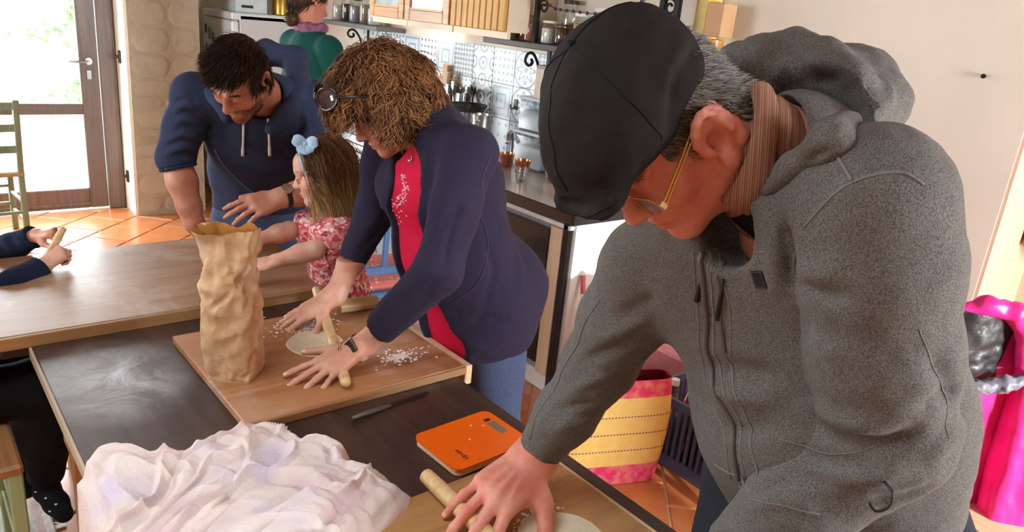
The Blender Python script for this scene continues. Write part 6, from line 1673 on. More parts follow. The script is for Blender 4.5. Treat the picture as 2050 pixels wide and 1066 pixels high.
# ------------------------------------------------------------------ the woman with curly hair
denim = knit('blue_denim', srgb(72, 86, 116), .2, 500, .25, .85, .1)
def legs(parent, hp, kn_, an, rr, m_, hw=.15, hd=.8, res=.01, name='trousers', fwd=V3(1, 0, 0), cutz=.05):
    T_ = Sdf(*bounds(hp, *an, *kn_, m=.2), res)
    T_.cone(hp + V3(0, 0, .02), hp - V3(0, 0, .03), hw, hw, .05, flat=(fwd, hd))
    lat = unit(np.cross(fwd, V3(0, 0, 1)))
    for sgn, k_, a_ in zip((-1, 1), kn_, an):
        T_.chain([hp + lat * sgn * hw * .5 - V3(0, 0, .06), k_, a_], rr, .03)
    T_.cut((0, 0, cutz), (0, 0, -1), .004); m2 = T_.mesh(2); m2.noise(.005, 15, seed=3); return m2.obj(name, m_, parent)
def curly_woman():
    o = thing('person', (1.36, 1.62, 0), 'woman with short curly brown hair in a navy cardigan and red top, rolling dough', 'person')
    skin = skin_mat('fair_skin', srgb(214, 164, 138), srgb(198, 128, 104))
    A = frame(-.74 * CR - .60 * CU + .12 * CB, -.48 * CR + .72 * CU + .45 * CB); L, F, U = A
    hc = at(772, 212, 1.97); q = lambda l, f, u: hc + l * L + f * F + u * U
    NB = V3(1.13, 1.68, 1.385)
    S = Sdf(*bounds(hc, NB, m=.15), .0032); head(S, hc, A, .96, ears=(1,)); S.cone(q(0, -.04, -.04), NB, .05, .058, .03); S.cone(q(0, .0, -.09), NB + F * .02, .035, .05, .04)
    hs = S.mesh(1)
    LS, RS = V3(1.13, 1.495, 1.345), V3(1.12, 1.865, 1.355)
    LE = V3(1.0, 1.415, 1.075); LW = onz(730, 690, .838); LK = onz(640, 742, .80); ld = unit(LK - LW)
    RE = at(752, 420, 2.22); RW = onz(672, 590, .862); RK = onz(596, 632, .80); rd = unit(RK - RW)
    H = Sdf(*bounds(LW, LW + ld * .2, m=.09), .0028); lh = hand(H, LW + ld * .03, ld, V3(.15, -.25, 1), False, 1.0, curl=(.10, .14, .14, .16), spread=.30, thumb=(.7, .75, -.15), tcurl=.1)
    H.chain([LE, lerp(LE, LW, .6), LW, LW + ld * .03], [.042, .036, .028, .026], .02); hs.join(H.mesh(1))
    H = Sdf(*bounds(RW, RW + rd * .2, m=.1), .0032); rh = hand(H, RW + rd * .02, rd, V3(.1, -.2, 1), True, 1.0, curl=(.08, .08, .1, .12), spread=.32, thumb=(.65, .75, -.3), tcurl=.1)
    H.chain([RE, lerp(RE, RW, .6), RW, RW + rd * .02], [.045, .038, .029, .026], .02); hs.join(H.mesh(1))
    CH, WS, HP = V3(1.175, 1.66, 1.225), V3(1.195, 1.635, 1.05), V3(1.29, 1.61, .89)
    B = Sdf(*bounds(CH, HP, LS, RS, LE, RE, NB, m=.16), .012); B.chain([NB, CH, WS, HP], [.05, .11, .11, .12], .04); B.cone(LS, RS, .045, .045, .04); B.chain([LS, LE], [.045, .04], .02); B.chain([RS, RE], [.045, .04], .02)
    hs.join(B.mesh(1)); bo = hs.obj('body', skin, o, label='face, neck, forearms and hands')
    nm_ = mat('fingernail', srgb(222, 178, 160), .35); nails(lh, bo, nm_); nails(rh, bo, nm_)
    # red top
    red = mat('crimson_jersey', srgb(206, 22, 62), .75, var=.12, vscale=9, bscale=200, bstr=.15)
    fdn = V3(-1, 0, 0)
    T_ = Sdf(*bounds(CH, HP, NB, LS, RS, m=.2), .007)
    trunk(T_, [HP - V3(0, 0, .08), HP, WS, CH, lerp(CH, NB, .5)], [.165, .165, .155, .155, .12], [.135, .135, .128, .135, .10], [fdn] * 5, .04)
    for sg in (-1, 1): T_.ell(CH + V3(-.075, sg * .07, -.015), (.075, .08, .075), None, .04)
    T_.cone(lerp(CH, NB, .6), lerp(CH, NB, .85), .10, .075, .03); T_.cone(LS, RS, .05, .05, .04)
    T_.cone(NB + F * .02, q(0, .02, -.06), .055, .09, .01, None, 'sub')
    tm = T_.mesh(2); tm.noise(.003, 16, seed=2)
    tops = tm.obj('red_top', red, o, label='crimson jersey top with silver sequins'); tbv = tm.bvh()
    def on(px, py, bv):
        h_ = bv.ray_cast(Vector(CAM_O), Vector(ray(px, py))); return np.array(h_[0]) if h_[0] is not None else at(px, py, 1.9)
    sq = mat('silver_sequin', srgb(228, 206, 212), .3, .4); rg = np.random.default_rng(5)
    mb = MB()
    for k in range(150):
        t_ = rg.uniform(); px = np.interp(t_, [0, .25, .45, .6, .8, 1], [806, 812, 800, 786, 786, 778]) + rg.normal() * np.interp(t_, [0, .3, .5, .8, 1], [2, 4, 9, 11, 3]); py = 350 + 120 * t_
        h_ = tbv.ray_cast(Vector(CAM_O), Vector(ray(px, py)))
        if h_[0] is None: continue
        p = np.array(h_[0]); mb.lathe([(.0004, .0022), (.0024, .0012), (.0028, -.001)], 6, p)
    add('sequin_print', mb, sq, tops, True, kind='stuff')
    nk = snap(tbv, spline([q(.045, -.02, -.10), NB + F * .05 + L * .03, on(823, 326, tbv), NB + F * .06 - L * .04], 20), .002); add('necklace', MB().tube(nk, .0012, 6), mat('silver', srgb(220, 214, 206), .2, .9), o, True)
    add('pendant', MB().lathe([(.001, .004), (.005, 0), (.001, -.005)], 8, on(821, 322, tbv) + CB * .006), mat('silver', srgb(220, 214, 206)), o, True)
    # navy cardigan
    navy = knit('navy_knit', srgb(48, 44, 64), .10, 560, .3, .9, .25, col2=srgb(120, 100, 120))
    J = Sdf(*bounds(HP - V3(0, 0, .1), NB, LS, RS, LE, RE, LW, RW, m=.24), .0065)
    trunk(J, [HP - V3(0, 0, .06), HP, WS, CH, lerp(CH, NB, .5)], [.188, .186, .175, .172, .12], [.165, .158, .145, .15, .10], [fdn] * 5, .04)
    for sg in (-1, 1): J.ell(CH + V3(-.075, sg * .075, -.015), (.085, .09, .085), None, .04)
    J.ell(HP + V3(.06, 0, .04), (.135, .17, .14), None, .05)
    J.cone(LS, RS, .066, .066, .05); J.cone(NB - V3(0, 0, .01), lerp(CH, NB, .5), .07, .11, .04)
    bvx = J.mesh(0).bvh()
    lc = LW - unit(LW - LE) * .062; rc = lerp(RE, RW, .62)
    J.chain([LS, lerp(LS, LE, .5), LE, lc], [.068, .062, .058, .046], .025); J.chain([RS, lerp(RS, RE, .5), RE, rc], [.066, .06, .056, .044], .025)
    J.cut(lc - unit(lc - LE) * .004, lc - LE, .003, lc - .07, lc + .07); J.cut(rc - unit(rc - RE) * .004, rc - RE, .003, rc - .075, rc + .075)
    J.cut(HP - V3(0, 0, .115), (.15, .1, -1), .008, HP - V3(.4, .4, .3), HP + V3(.4, .4, -.02))
    opn = [((808, 330), .052), ((806, 390), .062), ((804, 450), .070), ((806, 510), .074), ((818, 570), .076), ((855, 640), .074), ((885, 700), .066), ((890, 760), .068)]
    for (p0, r0), (p1, r1) in zip(opn[:-1], opn[1:]): J.cone(on(*p0, bvx), on(*p1, bvx), r0, r1, .008, None, 'sub')
    J.cone(NB + F * .06, on(806, 335, bvx), .05, .045, .01, None, 'sub')
    J.cone(NB + F * .01, q(0, -.0, -.02), .064, .10, .01, None, 'sub')
    jm = J.mesh(2); bv0 = jm.bvh()
    for pts, w_, h_ in (([(885, 560), (900, 470), (930, 380)], .012, -.008), ([(860, 500), (900, 430), (960, 400)], .01, -.006), ([(840, 600), (870, 570), (920, 560)], .01, -.007), ([(820, 640), (860, 610), (900, 600)], .009, .005), ([(960, 420), (985, 520), (960, 640)], .014, -.008), ([(990, 400), (1030, 500), (1040, 600)], .015, .008), ([(900, 660), (960, 640), (1030, 650)], .012, -.007), ([(720, 470), (750, 440), (770, 400)], .01, .007), ([(715, 500), (745, 480), (770, 450)], .009, -.006), ([(780, 380), (770, 440), (775, 520)], .008, -.006), ([(930, 690), (980, 700), (1040, 680)], .012, .006)):
        jm.fold([on(*p, bv0) for p in pts], w_, h_)
    jm.noise(.004, 13, seed=5); jm.noise(.001, 60, seed=6)
    jk = jm.obj('cardigan', navy, o, label='open navy knitted cardigan'); bv = jm.bvh()
    seam(bv, [on(*p, bv) for p in ((985, 300), (965, 380), (975, 470), (960, 560), (900, 610))], .0016, mat('navy_seam', srgb(70, 66, 92), .9), jk)
    rib = mat('navy_rib', srgb(26, 26, 42), .9, bscale=300, bstr=.4)
    kn_ = (V3(1.33, 1.52, .48), V3(1.35, 1.72, .48)); an = (V3(1.38, 1.52, .06), V3(1.40, 1.73, .06))
    # order: right leg has the larger y
    legs(o, HP - V3(0, 0, .02), (kn_[1], kn_[0]) if np.cross(V3(-1, 0, 0), V3(0, 0, 1))[1] < 0 else kn_, (an[1], an[0]) if np.cross(V3(-1, 0, 0), V3(0, 0, 1))[1] < 0 else an, [.10, .07, .055], denim, hw=.165, fwd=V3(-1, 0, 0))
    for a_ in an: shoe(o, a_, (-1, 0, 0), mat('dark_shoe', srgb(40, 36, 36), .5), .92)
    # wrist watch
    wd = unit(LW - LE); wc = LW + ld * .005; wn = unit(CB * .8 + V3(0, 0, .5) - wd * ((CB * .8 + V3(0, 0, .5)) @ wd)); ws = np.cross(wn, wd)
    w_ = add('wristwatch', MB().obox(wc + ld * .012 + wn * .035, [wd, ws, wn], (.021, .019, .005), bev=.003), mat('dark_watch_face', srgb(34, 36, 30), .2, coat=.5), o, label='square dark wristwatch with a pale strap')
    ring = [wc + ld * .012 + wn * .034 * math.cos(a) + ws * .036 * math.sin(a) for a in np.linspace(0, 6.283, 30)]
    g = np.array([[p - wd * .010 for p in ring], [p + wd * .010 for p in ring]]); add('strap', MB().grid(g), mat('pale_pink_strap', srgb(224, 200, 204), .6), w_, True)
    add('bracelet', MB().tube([p + ld * .027 - wn * .003 for p in ring], .0015, 6), mat('gold_wire', srgb(226, 178, 96)), o, True)
    add('bracelet', MB().tube([p + ld * .034 - wn * .003 for p in ring], .0012, 6), mat('gold_wire', srgb(226, 178, 96)), o, True)
    # hair: cap of volume, then curls
    G = Sdf(*bounds(hc, m=.2), .005)
    G.ell(q(0, -.02, .045), (.108, .122, .108), A, .02); G.ell(q(0, -.085, -.02), (.09, .055, .08), A, .04); G.ell(q(.07, -.01, -.01), (.045, .068, .062), A, .03); G.ell(q(-.07, -.01, -.01), (.045, .07, .07), A, .03); G.ell(q(0, .075, .06), (.085, .055, .055), A, .04)
    G.ell(q(0, .105, -.040), (.085, .075, .068), A, .01, 'sub'); G.ell(q(.06, .05, -.085), (.06, .06, .045), A, .01, 'sub'); G.ell(q(0, -.02, -.14), (.08, .10, .07), A, .02, 'sub')
    gm = G.mesh(2); gm.noise(.012, 22, seed=3); gm.noise(.006, 45, seed=4)
    hm = hair_mat('curly_brown_hair', srgb(54, 29, 16), srgb(176, 122, 76), .45)
    ho = gm.obj('hair', hm, o, label='short curly brown hair')
    rv, rn = pick(gm, lambda V, N: ((V - hc) @ F < .125) & ~(((V - hc) @ F > .045) & ((V - hc) @ U < .035)), 7500, 9)
    cen = q(0, -.06, .10)
    def dr(P, N, t_):
        sw = np.cross(N, np.repeat(U[None], len(P), 0)); n_ = vnoise(P * 16, 7)[:, None]
        away = P - cen; away /= np.linalg.norm(away, axis=1, keepdims=True) + 1e-9
        tg = away - N * (away * N).sum(1, keepdims=True); return N * (.22 - .5 * t_) + tg * .9 + sw * n_ * 1.1 - U * .25 + F * .1
    strands(rv, rn, dr, .060, 8, .0015, hm, 'curls', ho, wave=.9, waven=1.3, jitter=.26, seed=11, grav=.02)
    # sunglasses pushed up into the hair
    sgm = mat('black_acetate', srgb(24, 20, 22), .2, coat=.5); lensm = mat('brown_lens', srgb(52, 28, 34), .1, coat=.8)
    sx0 = q(0, .098, .135)
    gl = add('sunglasses', MB().tube(spline([q(.035, .122, .118), q(.0, .13, .122), q(-.035, .122, .118)], 8), .003, 8), sgm, o, True, label='dark sunglasses pushed up on the hair')
    fa = frame(unit(F * .85 + U * .5), U)
    for sx in (1, -1):
        fa = frame(unit(F * .55 + U * .5 + sx * L * .5), U)
        ring = [q(sx * .050, .118, .112) + fa[0] * .034 * math.cos(a) + fa[2] * .026 * math.sin(a) + fa[1] * (.006 * math.sin(a) - abs(math.cos(a)) * .006) for a in np.linspace(0, 6.283, 28)]
        add('rim', MB().tube(ring, .0042, 8, cap=False), sgm, gl, True); add('lens', MB().prism(ring[:-1], fa[1] * .0015), lensm, gl)
        add('temple', MB().tube(spline([q(sx * .084, .106, .112), q(sx * .118, .06, .085), q(sx * .125, -.01, .04)], 12), .0035, 8), sgm, gl, True)
        add('hinge', MB().obox(q(sx * .088, .106, .111), fa, (.004, .004, .007), bev=.001), steel, gl)
curly_woman()

# ------------------------------------------------------------------ the man in the navy hoodie
def hoodie_man():
    o = thing('person', (1.16, 3.02, 0), 'dark-haired man in a navy hoodie with pushed-up sleeves, leaning over the far board', 'person')
    skin = skin_mat('tan_skin', srgb(204, 146, 120), srgb(184, 108, 86))
    A = frame(-.28 * CR - .84 * CU + .44 * CB, -.02 * CR + .46 * CU + .88 * CB); L, F, U = A
    hc = at(480, 155, 2.34); q = lambda l, f, u: hc + l * L + f * F + u * U; NB = at(528, 195, 2.56)
    S = Sdf(*bounds(hc, NB, m=.15), .0032); head(S, hc, A, 1.03); S.cone(q(0, -.045, -.04), NB, .055, .065, .03); S.cone(q(0, .0, -.08), NB, .04, .055, .04)
    hs = S.mesh(1); hd = Skin(hs.V.copy(), hs.Q.copy())
    RS, LS = at(388, 190, 2.52), at(632, 205, 2.64)
    RE = at(352, 318, 2.6); RW = onz(388, 446, .885); RK = onz(408, 478, .81); rd = unit(RK - RW)
    LE = at(662, 372, 2.66); LW = at(572, 394, 2.56); LK = at(497, 415, 2.50); ld = unit(LK - LW)
    H = Sdf(*bounds(RW, RW + rd * .2, RE, m=.08), .0036); hand(H, RW + rd * .01, rd, V3(-.6, -.5, .6), True, 1.05, curl=(.3, .3, .35, .4), spread=.15)
    H.chain([RE, lerp(RE, RW, .35), lerp(RE, RW, .75), RW, RW + rd * .02], [.048, .050, .040, .030, .028], .02); hs.join(H.mesh(1))
    H = Sdf(*bounds(LW, LW + ld * .2, LE, m=.08), .0036); hand(H, LW + ld * .01, ld, V3(-.2, -.6, .8), False, 1.08, curl=(.25, .3, .35, .4), spread=.18, thumb=(.8, .5, -.3))
    H.chain([LE, lerp(LE, LW, .35), lerp(LE, LW, .75), LW, LW + ld * .02], [.048, .050, .042, .032, .029], .02); hs.join(H.mesh(1))
    CH, WS, HP = at(525, 262, 2.72), at(525, 335, 2.90), at(520, 405, 3.06)
    B = Sdf(*bounds(CH, HP, LS, RS, LE, RE, NB, m=.16), .012); B.chain([NB, CH, WS, HP], [.05, .11, .11, .12], .04); B.cone(LS, RS, .05, .05, .04); B.chain([LS, LE], [.05, .045], .02); B.chain([RS, RE], [.05, .045], .02)
    hs.join(B.mesh(1)); hs.obj('body', skin, o, label='face, forearms and hands')
    # hair
    hm = hair_mat('dark_brown_hair', srgb(38, 28, 24), srgb(84, 66, 54), .4)
    def scalp(V, N):
        r_ = V - hc; l, f, u = r_ @ L, r_ @ F, r_ @ U
        return (np.linalg.norm(r_, axis=1) < .135) & (((u > .055 - .25 * np.maximum(0, -f)) & (f < .082)) | ((f < .028) & (u > -.01) & (np.abs(l) < .079)) | ((f < -.03) & (u > -.06))) & ~((np.abs(l) > .078))
    rv, rn = pick(hd, scalp, 6500, 4)
    def dr(P, N, t_): r_ = P - hc; return N * (.35 - .2 * t_) + F * .75 - U * .15 * (r_ @ U < .05)[:, None] + vnoise(P * 25, 3)[:, None] * L * .5
    ho = strands(rv, rn, dr, .042, 5, .0013, hm, 'hair', o, jitter=.25, seed=3, label='short dark brown hair')
    brm = hair_mat('dark_brow', srgb(40, 28, 22), srgb(70, 50, 40))
    for sx in (1, -1):
        pr = np.array([q(sx * (.014 + .034 * t_), .096 - .014 * t_, .023) for t_ in np.linspace(0, 1, 70)]); strands(pr, np.repeat(F[None], 70, 0), lambda P, N, t_: np.repeat((L * sx * .9 + U * .2)[None], len(P), 0), .011, 3, .0007, brm, 'eyebrow', o, seed=2)
    # stubble shadow is a short beard
    def chin(V, N): r_ = V - hc; l, f, u = r_ @ L, r_ @ F, r_ @ U; return (np.linalg.norm(r_, axis=1) < .15) & (f > .02) & (u < -.045) & (u > -.12) & ((np.abs(l) > .026) | (u < -.082) | ((u > -.056) & (f > .08)))
    rv, rn = pick(hd, chin, 1400, 6); strands(rv, rn, lambda P, N, t_: N * .6 - U, .005, 2, .0006, brm, 'stubble', o, seed=8)
    # hoodie
    navy = knit('navy_sweat', srgb(54, 62, 88), .14, 520, .3, .92, .2)
    fwd = unit(np.cross(LS - RS, V3(0, 0, 1))); fwd = fwd if fwd @ CB > 0 else -fwd
    J = Sdf(*bounds(HP - V3(0, 0, .1), NB, LS, RS, LE, RE, m=.22), .0075); sp_ = unit(CH - HP); fc = unit(fwd - sp_ * (fwd @ sp_))
    trunk(J, [HP, WS, CH, lerp(CH, NB, .6)], [.182, .182, .19, .12], [.14, .14, .145, .10], [fc] * 4, .05)
    J.cone(LS, RS, .066, .066, .05); J.cone(lerp(CH, NB, .5), NB, .12, .085, .04); J.cone(lerp(NB, RS, .25) + V3(0, 0, .0), RS, .06, .058, .05); J.cone(lerp(NB, LS, .25), LS, .06, .058, .05)
    re, le = lerp(RE, RW, .12), lerp(LE, LW, .1)
    J.chain([RS, lerp(RS, RE, .5), RE, re], [.066, .066, .062, .056], .025); J.chain([LS, lerp(LS, LE, .5), LE, le], [.066, .066, .062, .056], .025)
    J.cut(re, RW - RE, .004, re - .09, re + .09); J.cut(le, LW - LE, .004, le - .09, le + .09)
    J.cut(HP + V3(0, 0, -.03), (0, 0, -1) + fwd * .1, .01, HP - .35, HP + V3(.35, .35, .05))
    J.cone(NB + fwd * .02, q(0, 0, -.03), .07, .10, .015, None, 'sub')
    jm = J.mesh(2); bv0 = jm.bvh()
    def on(px, py, bv):
        h_ = bv.ray_cast(Vector(CAM_O), Vector(ray(px, py))); return np.array(h_[0]) if h_[0] is not None else at(px, py, 2.6)
    fl_ = []
    for k in range(9):
        y = 205 + 14 * k; fl_.append(([(322 - k * 1.0, y + 14), (360, y - 4), (402, y - 2)], .008, .007 if k % 2 else -.007))
    fl_ += [([(410, 230), (440, 280), (470, 350)], .012, -.01), ([(395, 200), (430, 250), (450, 310)], .012, .008), ([(560, 300), (600, 320), (640, 310)], .012, -.008), ([(480, 330), (540, 350), (600, 340)], .012, -.007), ([(600, 210), (620, 260), (640, 310)], .012, .007), ([(460, 260), (500, 300), (560, 310)], .014, .006)]
    for pts, w_, h_ in fl_: jm.fold([on(*p, bv0) for p in pts], w_, h_, None, .2)
    jm.noise(.004, 13, seed=15)
    jk = jm.obj('hoodie', navy, o, label='navy hooded sweatshirt with white cords'); bv = jm.bvh()
    rb = knit('navy_rib_cuff', srgb(44, 54, 84), .15, 300, .5)
    for e_, d_, r_ in ((re, unit(RW - RE), .056), (le, unit(LW - LE), .056)):
        a_ = unit(np.cross(d_, V3(0, 0, 1))); b_ = np.cross(d_, a_)
        for k in range(3): add('rolled_cuff', MB().tube([e_ + d_ * (.002 - .011 * k) + (a_ * math.cos(t_) + b_ * math.sin(t_)) * (r_ + .002 * k) for t_ in np.linspace(0, 6.283, 26)], .0075, 8), rb, jk, True)
    seam(bv, [on(*p, bv) for p in ((430, 300), (470, 355), (520, 395))], .002, mat('pale_navy_seam', srgb(120, 130, 160), .8), jk, 'pocket_edge')
    # hood round the neck
    HD = Sdf(*bounds(NB, hc, LS, RS, m=.12), .006)
    rim = [at(455, 232, 2.40), at(432, 190, 2.48), at(450, 130, 2.66), at(530, 105, 2.74), at(592, 118, 2.72), at(602, 180, 2.60), at(575, 235, 2.5), at(545, 258, 2.46)]
    HD.chain(rim, [.022, .030, .040, .042, .044, .042, .032, .022], .03); HD.cone(lerp(NB, hc, -.2), lerp(NB, hc, 1.2), .078, .105, .015, None, 'sub')
    hdm = HD.mesh(2); hdm.noise(.005, 20, seed=5); hdm.obj('hood', navy, o)
    cordm = mat('white_cord', srgb(232, 230, 222), .7)
    for x0, x1, y0, y1 in ((489, 487, 245, 312), (538, 541, 238, 312)):
        a_, b_ = on(x0, y0, bv), on(x1, y1, bv); P_ = [on(lerp(x0, x1, t_), lerp(y0, y1, t_), bv) + CB * .005 for t_ in np.linspace(0, 1, 12)]
        add('drawcord', MB().tube(P_, [.004] * 9 + [.0058] * 3, 8), cordm, jk, True)
    # watch and ring
    d_ = unit(LW - LE); n_ = unit(V3(-.2, -.6, .8) - d_ * (V3(-.2, -.6, .8) @ d_)); s_ = np.cross(n_, d_)
    ring = [LW + n_ * .040 * math.cos(a) + s_ * .041 * math.sin(a) for a in np.linspace(0, 6.283, 30)]
    w_ = add('wristwatch', MB().tube([LW + n_ * .036, LW + n_ * .047], .019, 20), mat('silver', srgb(220, 214, 206)), o, True, 40, label='silver and black wristwatch')
    add('strap', MB().grid(np.array([[p - d_ * .009 for p in ring], [p + d_ * .009 for p in ring]])), black_matt, w_, True)
    fwdh = unit(fwd * [1, 1, 0]); lat = unit(np.cross(fwdh, V3(0, 0, 1)))
    hp = HP + V3(0, 0, -.02); kn_ = [V3(*(hp + lat * s * .1 + fwdh * .02)[:2], .47) for s in (-1, 1)]; an = [V3(*(hp + lat * s * .11 - fwdh * .04)[:2], .06) for s in (-1, 1)]
    legs(o, hp, kn_, an, [.105, .08, .06], denim, hw=.165, fwd=fwdh)
    for a_ in an: shoe(o, a_, fwdh, mat('dark_shoe', srgb(40, 36, 36)))
hoodie_man()

# ------------------------------------------------------------------ the girl
def girl():
    o = thing('person', (1.24, 2.26, 0), 'small girl with long hair and a pale blue bow, in a pink flowered top', 'person')
    skin = skin_mat('light_skin', srgb(228, 184, 160), srgb(216, 152, 128))
    A = frame(-.95 * CR - .24 * CU + .12 * CB, -.20 * CR + .94 * CU + .22 * CB); L, F, U = A
    hc = at(645, 345, 2.47); s = .86; q = lambda l, f, u: hc + s * (l * L + f * F + u * U); NB = at(662, 432, 2.5)
    S = Sdf(*bounds(hc, NB, m=.14), .003); head(S, hc, A, s, ears=(1,)); S.ell(q(.03, .05, -.045), np.array((.028, .03, .028)) * s, A, .02); S.ell(q(0, .06, .05), np.array((.05, .035, .035)) * s, A, .03)
    S.cone(q(0, -.03, -.05), NB, .036, .04, .03); hs = S.mesh(1); hd = Skin(hs.V.copy(), hs.Q.copy())
    LS, RS = at(688, 462, 2.44), at(632, 458, 2.62)
    LE = at(632, 500, 2.38); LW = at(556, 522, 2.36); LK = at(515, 530, 2.34)
    RE = at(580, 462, 2.58); RW = at(522, 478, 2.52); RK = at(498, 486, 2.48)
    for E_, W_, K_, n_, rt in ((LE, LW, LK, V3(0, -.3, 1), False), (RE, RW, RK, V3(0, -.3, 1), True)):
        d_ = unit(K_ - W_); H = Sdf(*bounds(W_, W_ + d_ * .14, E_, m=.06), .0032); hand(H, W_, d_, n_, rt, .72, curl=(.3, .3, .35, .4), spread=.2); H.chain([E_, lerp(E_, W_, .4), W_], [.034, .031, .021], .015); hs.join(H.mesh(1))
    CH, WS, HP = at(672, 510, 2.54), at(680, 580, 2.60), at(684, 650, 2.66)
    B = Sdf(*bounds(CH, HP, NB, LS, RS, m=.14), .01); B.chain([NB, CH, WS, HP], [.035, .07, .07, .08], .03); B.cone(LS, RS, .03, .03, .03); hs.join(B.mesh(1))
    hs.obj('body', skin, o, label='profile face, bare forearms and hands')
    add('lips', MB().tube([q(.012, .094, -.064), q(.0, .101, -.063), q(-.012, .094, -.064)], [.002, .004, .002], 8), mat('rosy_lip', srgb(206, 120, 112), .5), o, True)
    brm = hair_mat('light_brow', srgb(120, 90, 64), srgb(160, 124, 90)); pr = np.array([q(.014 + .034 * t_, .094 - .014 * t_, .024) for t_ in np.linspace(0, 1, 50)]); strands(pr, np.repeat(F[None], 50, 0), lambda P, N, t_: np.repeat((L * .9 - U * .1)[None], len(P), 0), .008, 3, .0005, brm, 'eyebrow', o, seed=2)
    pr = np.array([q(.021 + .022 * t_, .092 - .007 * t_, -.004) for t_ in np.linspace(0, 1, 40)]); strands(pr, np.repeat(F[None], 40, 0), lambda P, N, t_: np.repeat((F * .7 - U * .6)[None], len(P), 0), .007, 3, .0005, brm, 'eyelashes', o, seed=2)
    # flowered top
    t = NT('pink_flowered_cotton'); v = t.coord(); vd = t.n('TexVoronoi'); t.l(v, vd.inputs['Vector']); vd.inputs['Scale'].default_value = 95
    rnd = t.sep(vd.outputs['Color'])[0]; c = t.ramp(rnd, [(0, srgb(206, 84, 96)), (.22, srgb(232, 150, 150)), (.4, srgb(244, 216, 208)), (.58, srgb(214, 100, 106)), (.75, srgb(236, 172, 168)), (.88, srgb(150, 60, 88))], 'CONSTANT')
    t.bsdf(c, .9, 0, t.bump(t.noise(v, 40, 4), .25, .005)); fm = t.m
    J = Sdf(*bounds(CH, HP, NB, LS, RS, LE, RE, m=.13), .005)
    fw = unit(F * [1, 1, 0]); trunk(J, [HP, WS, CH, lerp(CH, NB, .6)], [.125, .115, .105, .07], [.10, .095, .088, .06], [fw] * 4, .03); J.cone(LS, RS, .045, .045, .04)
    le, re = lerp(LS, LE, .8), lerp(RS, RE, .72)
    J.chain([LS, lerp(LS, LE, .5), le], [.05, .060, .048], .03); J.chain([RS, lerp(RS, RE, .5), re], [.048, .056, .045], .03)
    J.cut(le, LE - LS, .003, le - .07, le + .07); J.cut(re, RE - RS, .003, re - .07, re + .07); J.cone(NB, q(0, .0, -.06), .04, .07, .01, None, 'sub')
    jm = J.mesh(1); jm.noise(.006, 26, seed=4); jm.noise(.003, 55, seed=5); jk = jm.obj('flowered_top', fm, o, label='pink flowered cotton top')
    for k in range(2):
        pts = [lerp(HP, NB, .03) + A[0] * 0 + (fw * .115 * math.cos(a) + np.cross(fw, V3(0, 0, 1)) * .135 * math.sin(a)) for a in np.linspace(0, 6.283, 40)]
    legs(o, HP - V3(0, 0, .02), [V3(*(HP + np.cross(fw, V3(0, 0, 1)) * sx * .055)[:2], .42) for sx in (-1, 1)], [V3(*(HP + np.cross(fw, V3(0, 0, 1)) * sx * .06)[:2], .27) for sx in (-1, 1)], [.07, .05, .04], mat('lilac_leggings', srgb(150, 110, 150), .9), hw=.105, fwd=fw, cutz=.235, name='leggings')
    stl = thing('step_stool', (HP[0], HP[1], 0), 'wooden step stool the girl is standing on', 'stool')
    add('tread', MB().box((HP[0] - .17, HP[1] - .16, .19), (HP[0] + .17, HP[1] + .16, .22), bev=.005), cabw, stl)
    for a_ in (-1, 1):
        for b_ in (-1, 1): add('leg', MB().box((HP[0] + a_ * .14 - .02, HP[1] + b_ * .13 - .02, 0), (HP[0] + a_ * .14 + .02, HP[1] + b_ * .13 + .02, .19), bev=.003), cabw, stl)
    for sx in (-1, 1): shoe(o, HP + np.cross(fw, V3(0, 0, 1)) * sx * .06, fw, mat('pink_shoe', srgb(214, 130, 150), .6), .7, z0=.222)
    # long hair
    hm = None
    t = NT('long_brown_blond_hair'); g = t.n('NewGeometry'); v = t.coord(); x_, y_, z_ = t.sep(v)
    hgt = t.math('MULTIPLY', t.math('SUBTRACT', z_, .93), 1 / .28); hgt.node.use_clamp = True
    f = t.math('ADD', t.math('MULTIPLY', g.outputs['Random Per Island'], .5), t.math('MULTIPLY', t.noise(v, 20, 3), .3))
    ca = t.ramp(f, [(.1, srgb(66, 40, 24)), (.7, srgb(128, 84, 50))]); cb = t.ramp(f, [(.1, srgb(140, 98, 58)), (.7, srgb(224, 180, 122))]); t.bsdf(t.mix(t.ramp(hgt, [(.15, (0, 0, 0)), (.75, (1, 1, 1))]), cb, ca), .45, spec=.2); hm = t.m
    G = Sdf(*bounds(hc, NB, m=.2), .005); G.ell(q(0, -.018, .042), np.array((.086, .102, .096)) * s, A, .02); G.ell(q(0, -.07, -.04), np.array((.08, .05, .10)) * s, A, .04)
    G.ell(q(0, .09, -.03), np.array((.075, .072, .10)) * s, A, .01, 'sub'); gm = G.mesh(2); gm.noise(.003, 30, seed=3); ho = gm.obj('hair', hm, o, label='long brown hair fading to blond')
    rv, rn = pick(gm, lambda V, N: (((V - hc) @ U) > -.02) & (((V - hc) @ F) < .04), 3400, 12)
    def dr(P, N, t_):
        r_ = P - hc; l, f_, u = r_ @ L, r_ @ F, r_ @ U; back = np.where(f_ > .0, -.55, -.05)[:, None]
        out = r_ - np.outer(u, U); rad = np.linalg.norm(out, axis=1, keepdims=True); out = out / (rad + 1e-6)
        return -U * (.35 + .9 * t_) + F * back * (1 - t_) + out * np.clip(.10 - rad, -.03, .1) * 9 + N * .05
    strands(rv, rn, dr, .27, 11, .0013, hm, 'long_strands', ho, wave=.18, waven=2.2, jitter=.10, seed=4, grav=.05)
    # bow
    bm = mat('pale_blue_ribbon', srgb(170, 204, 236), .4, var=.12, vscale=30, sheen=.3); bc = at(612, 288, 2.36)
    bw = add('hair_bow', MB().tube([bc - CR * .006, bc + CR * .006], .008, 10), bm, o, True, label='pale blue ribbon bow')
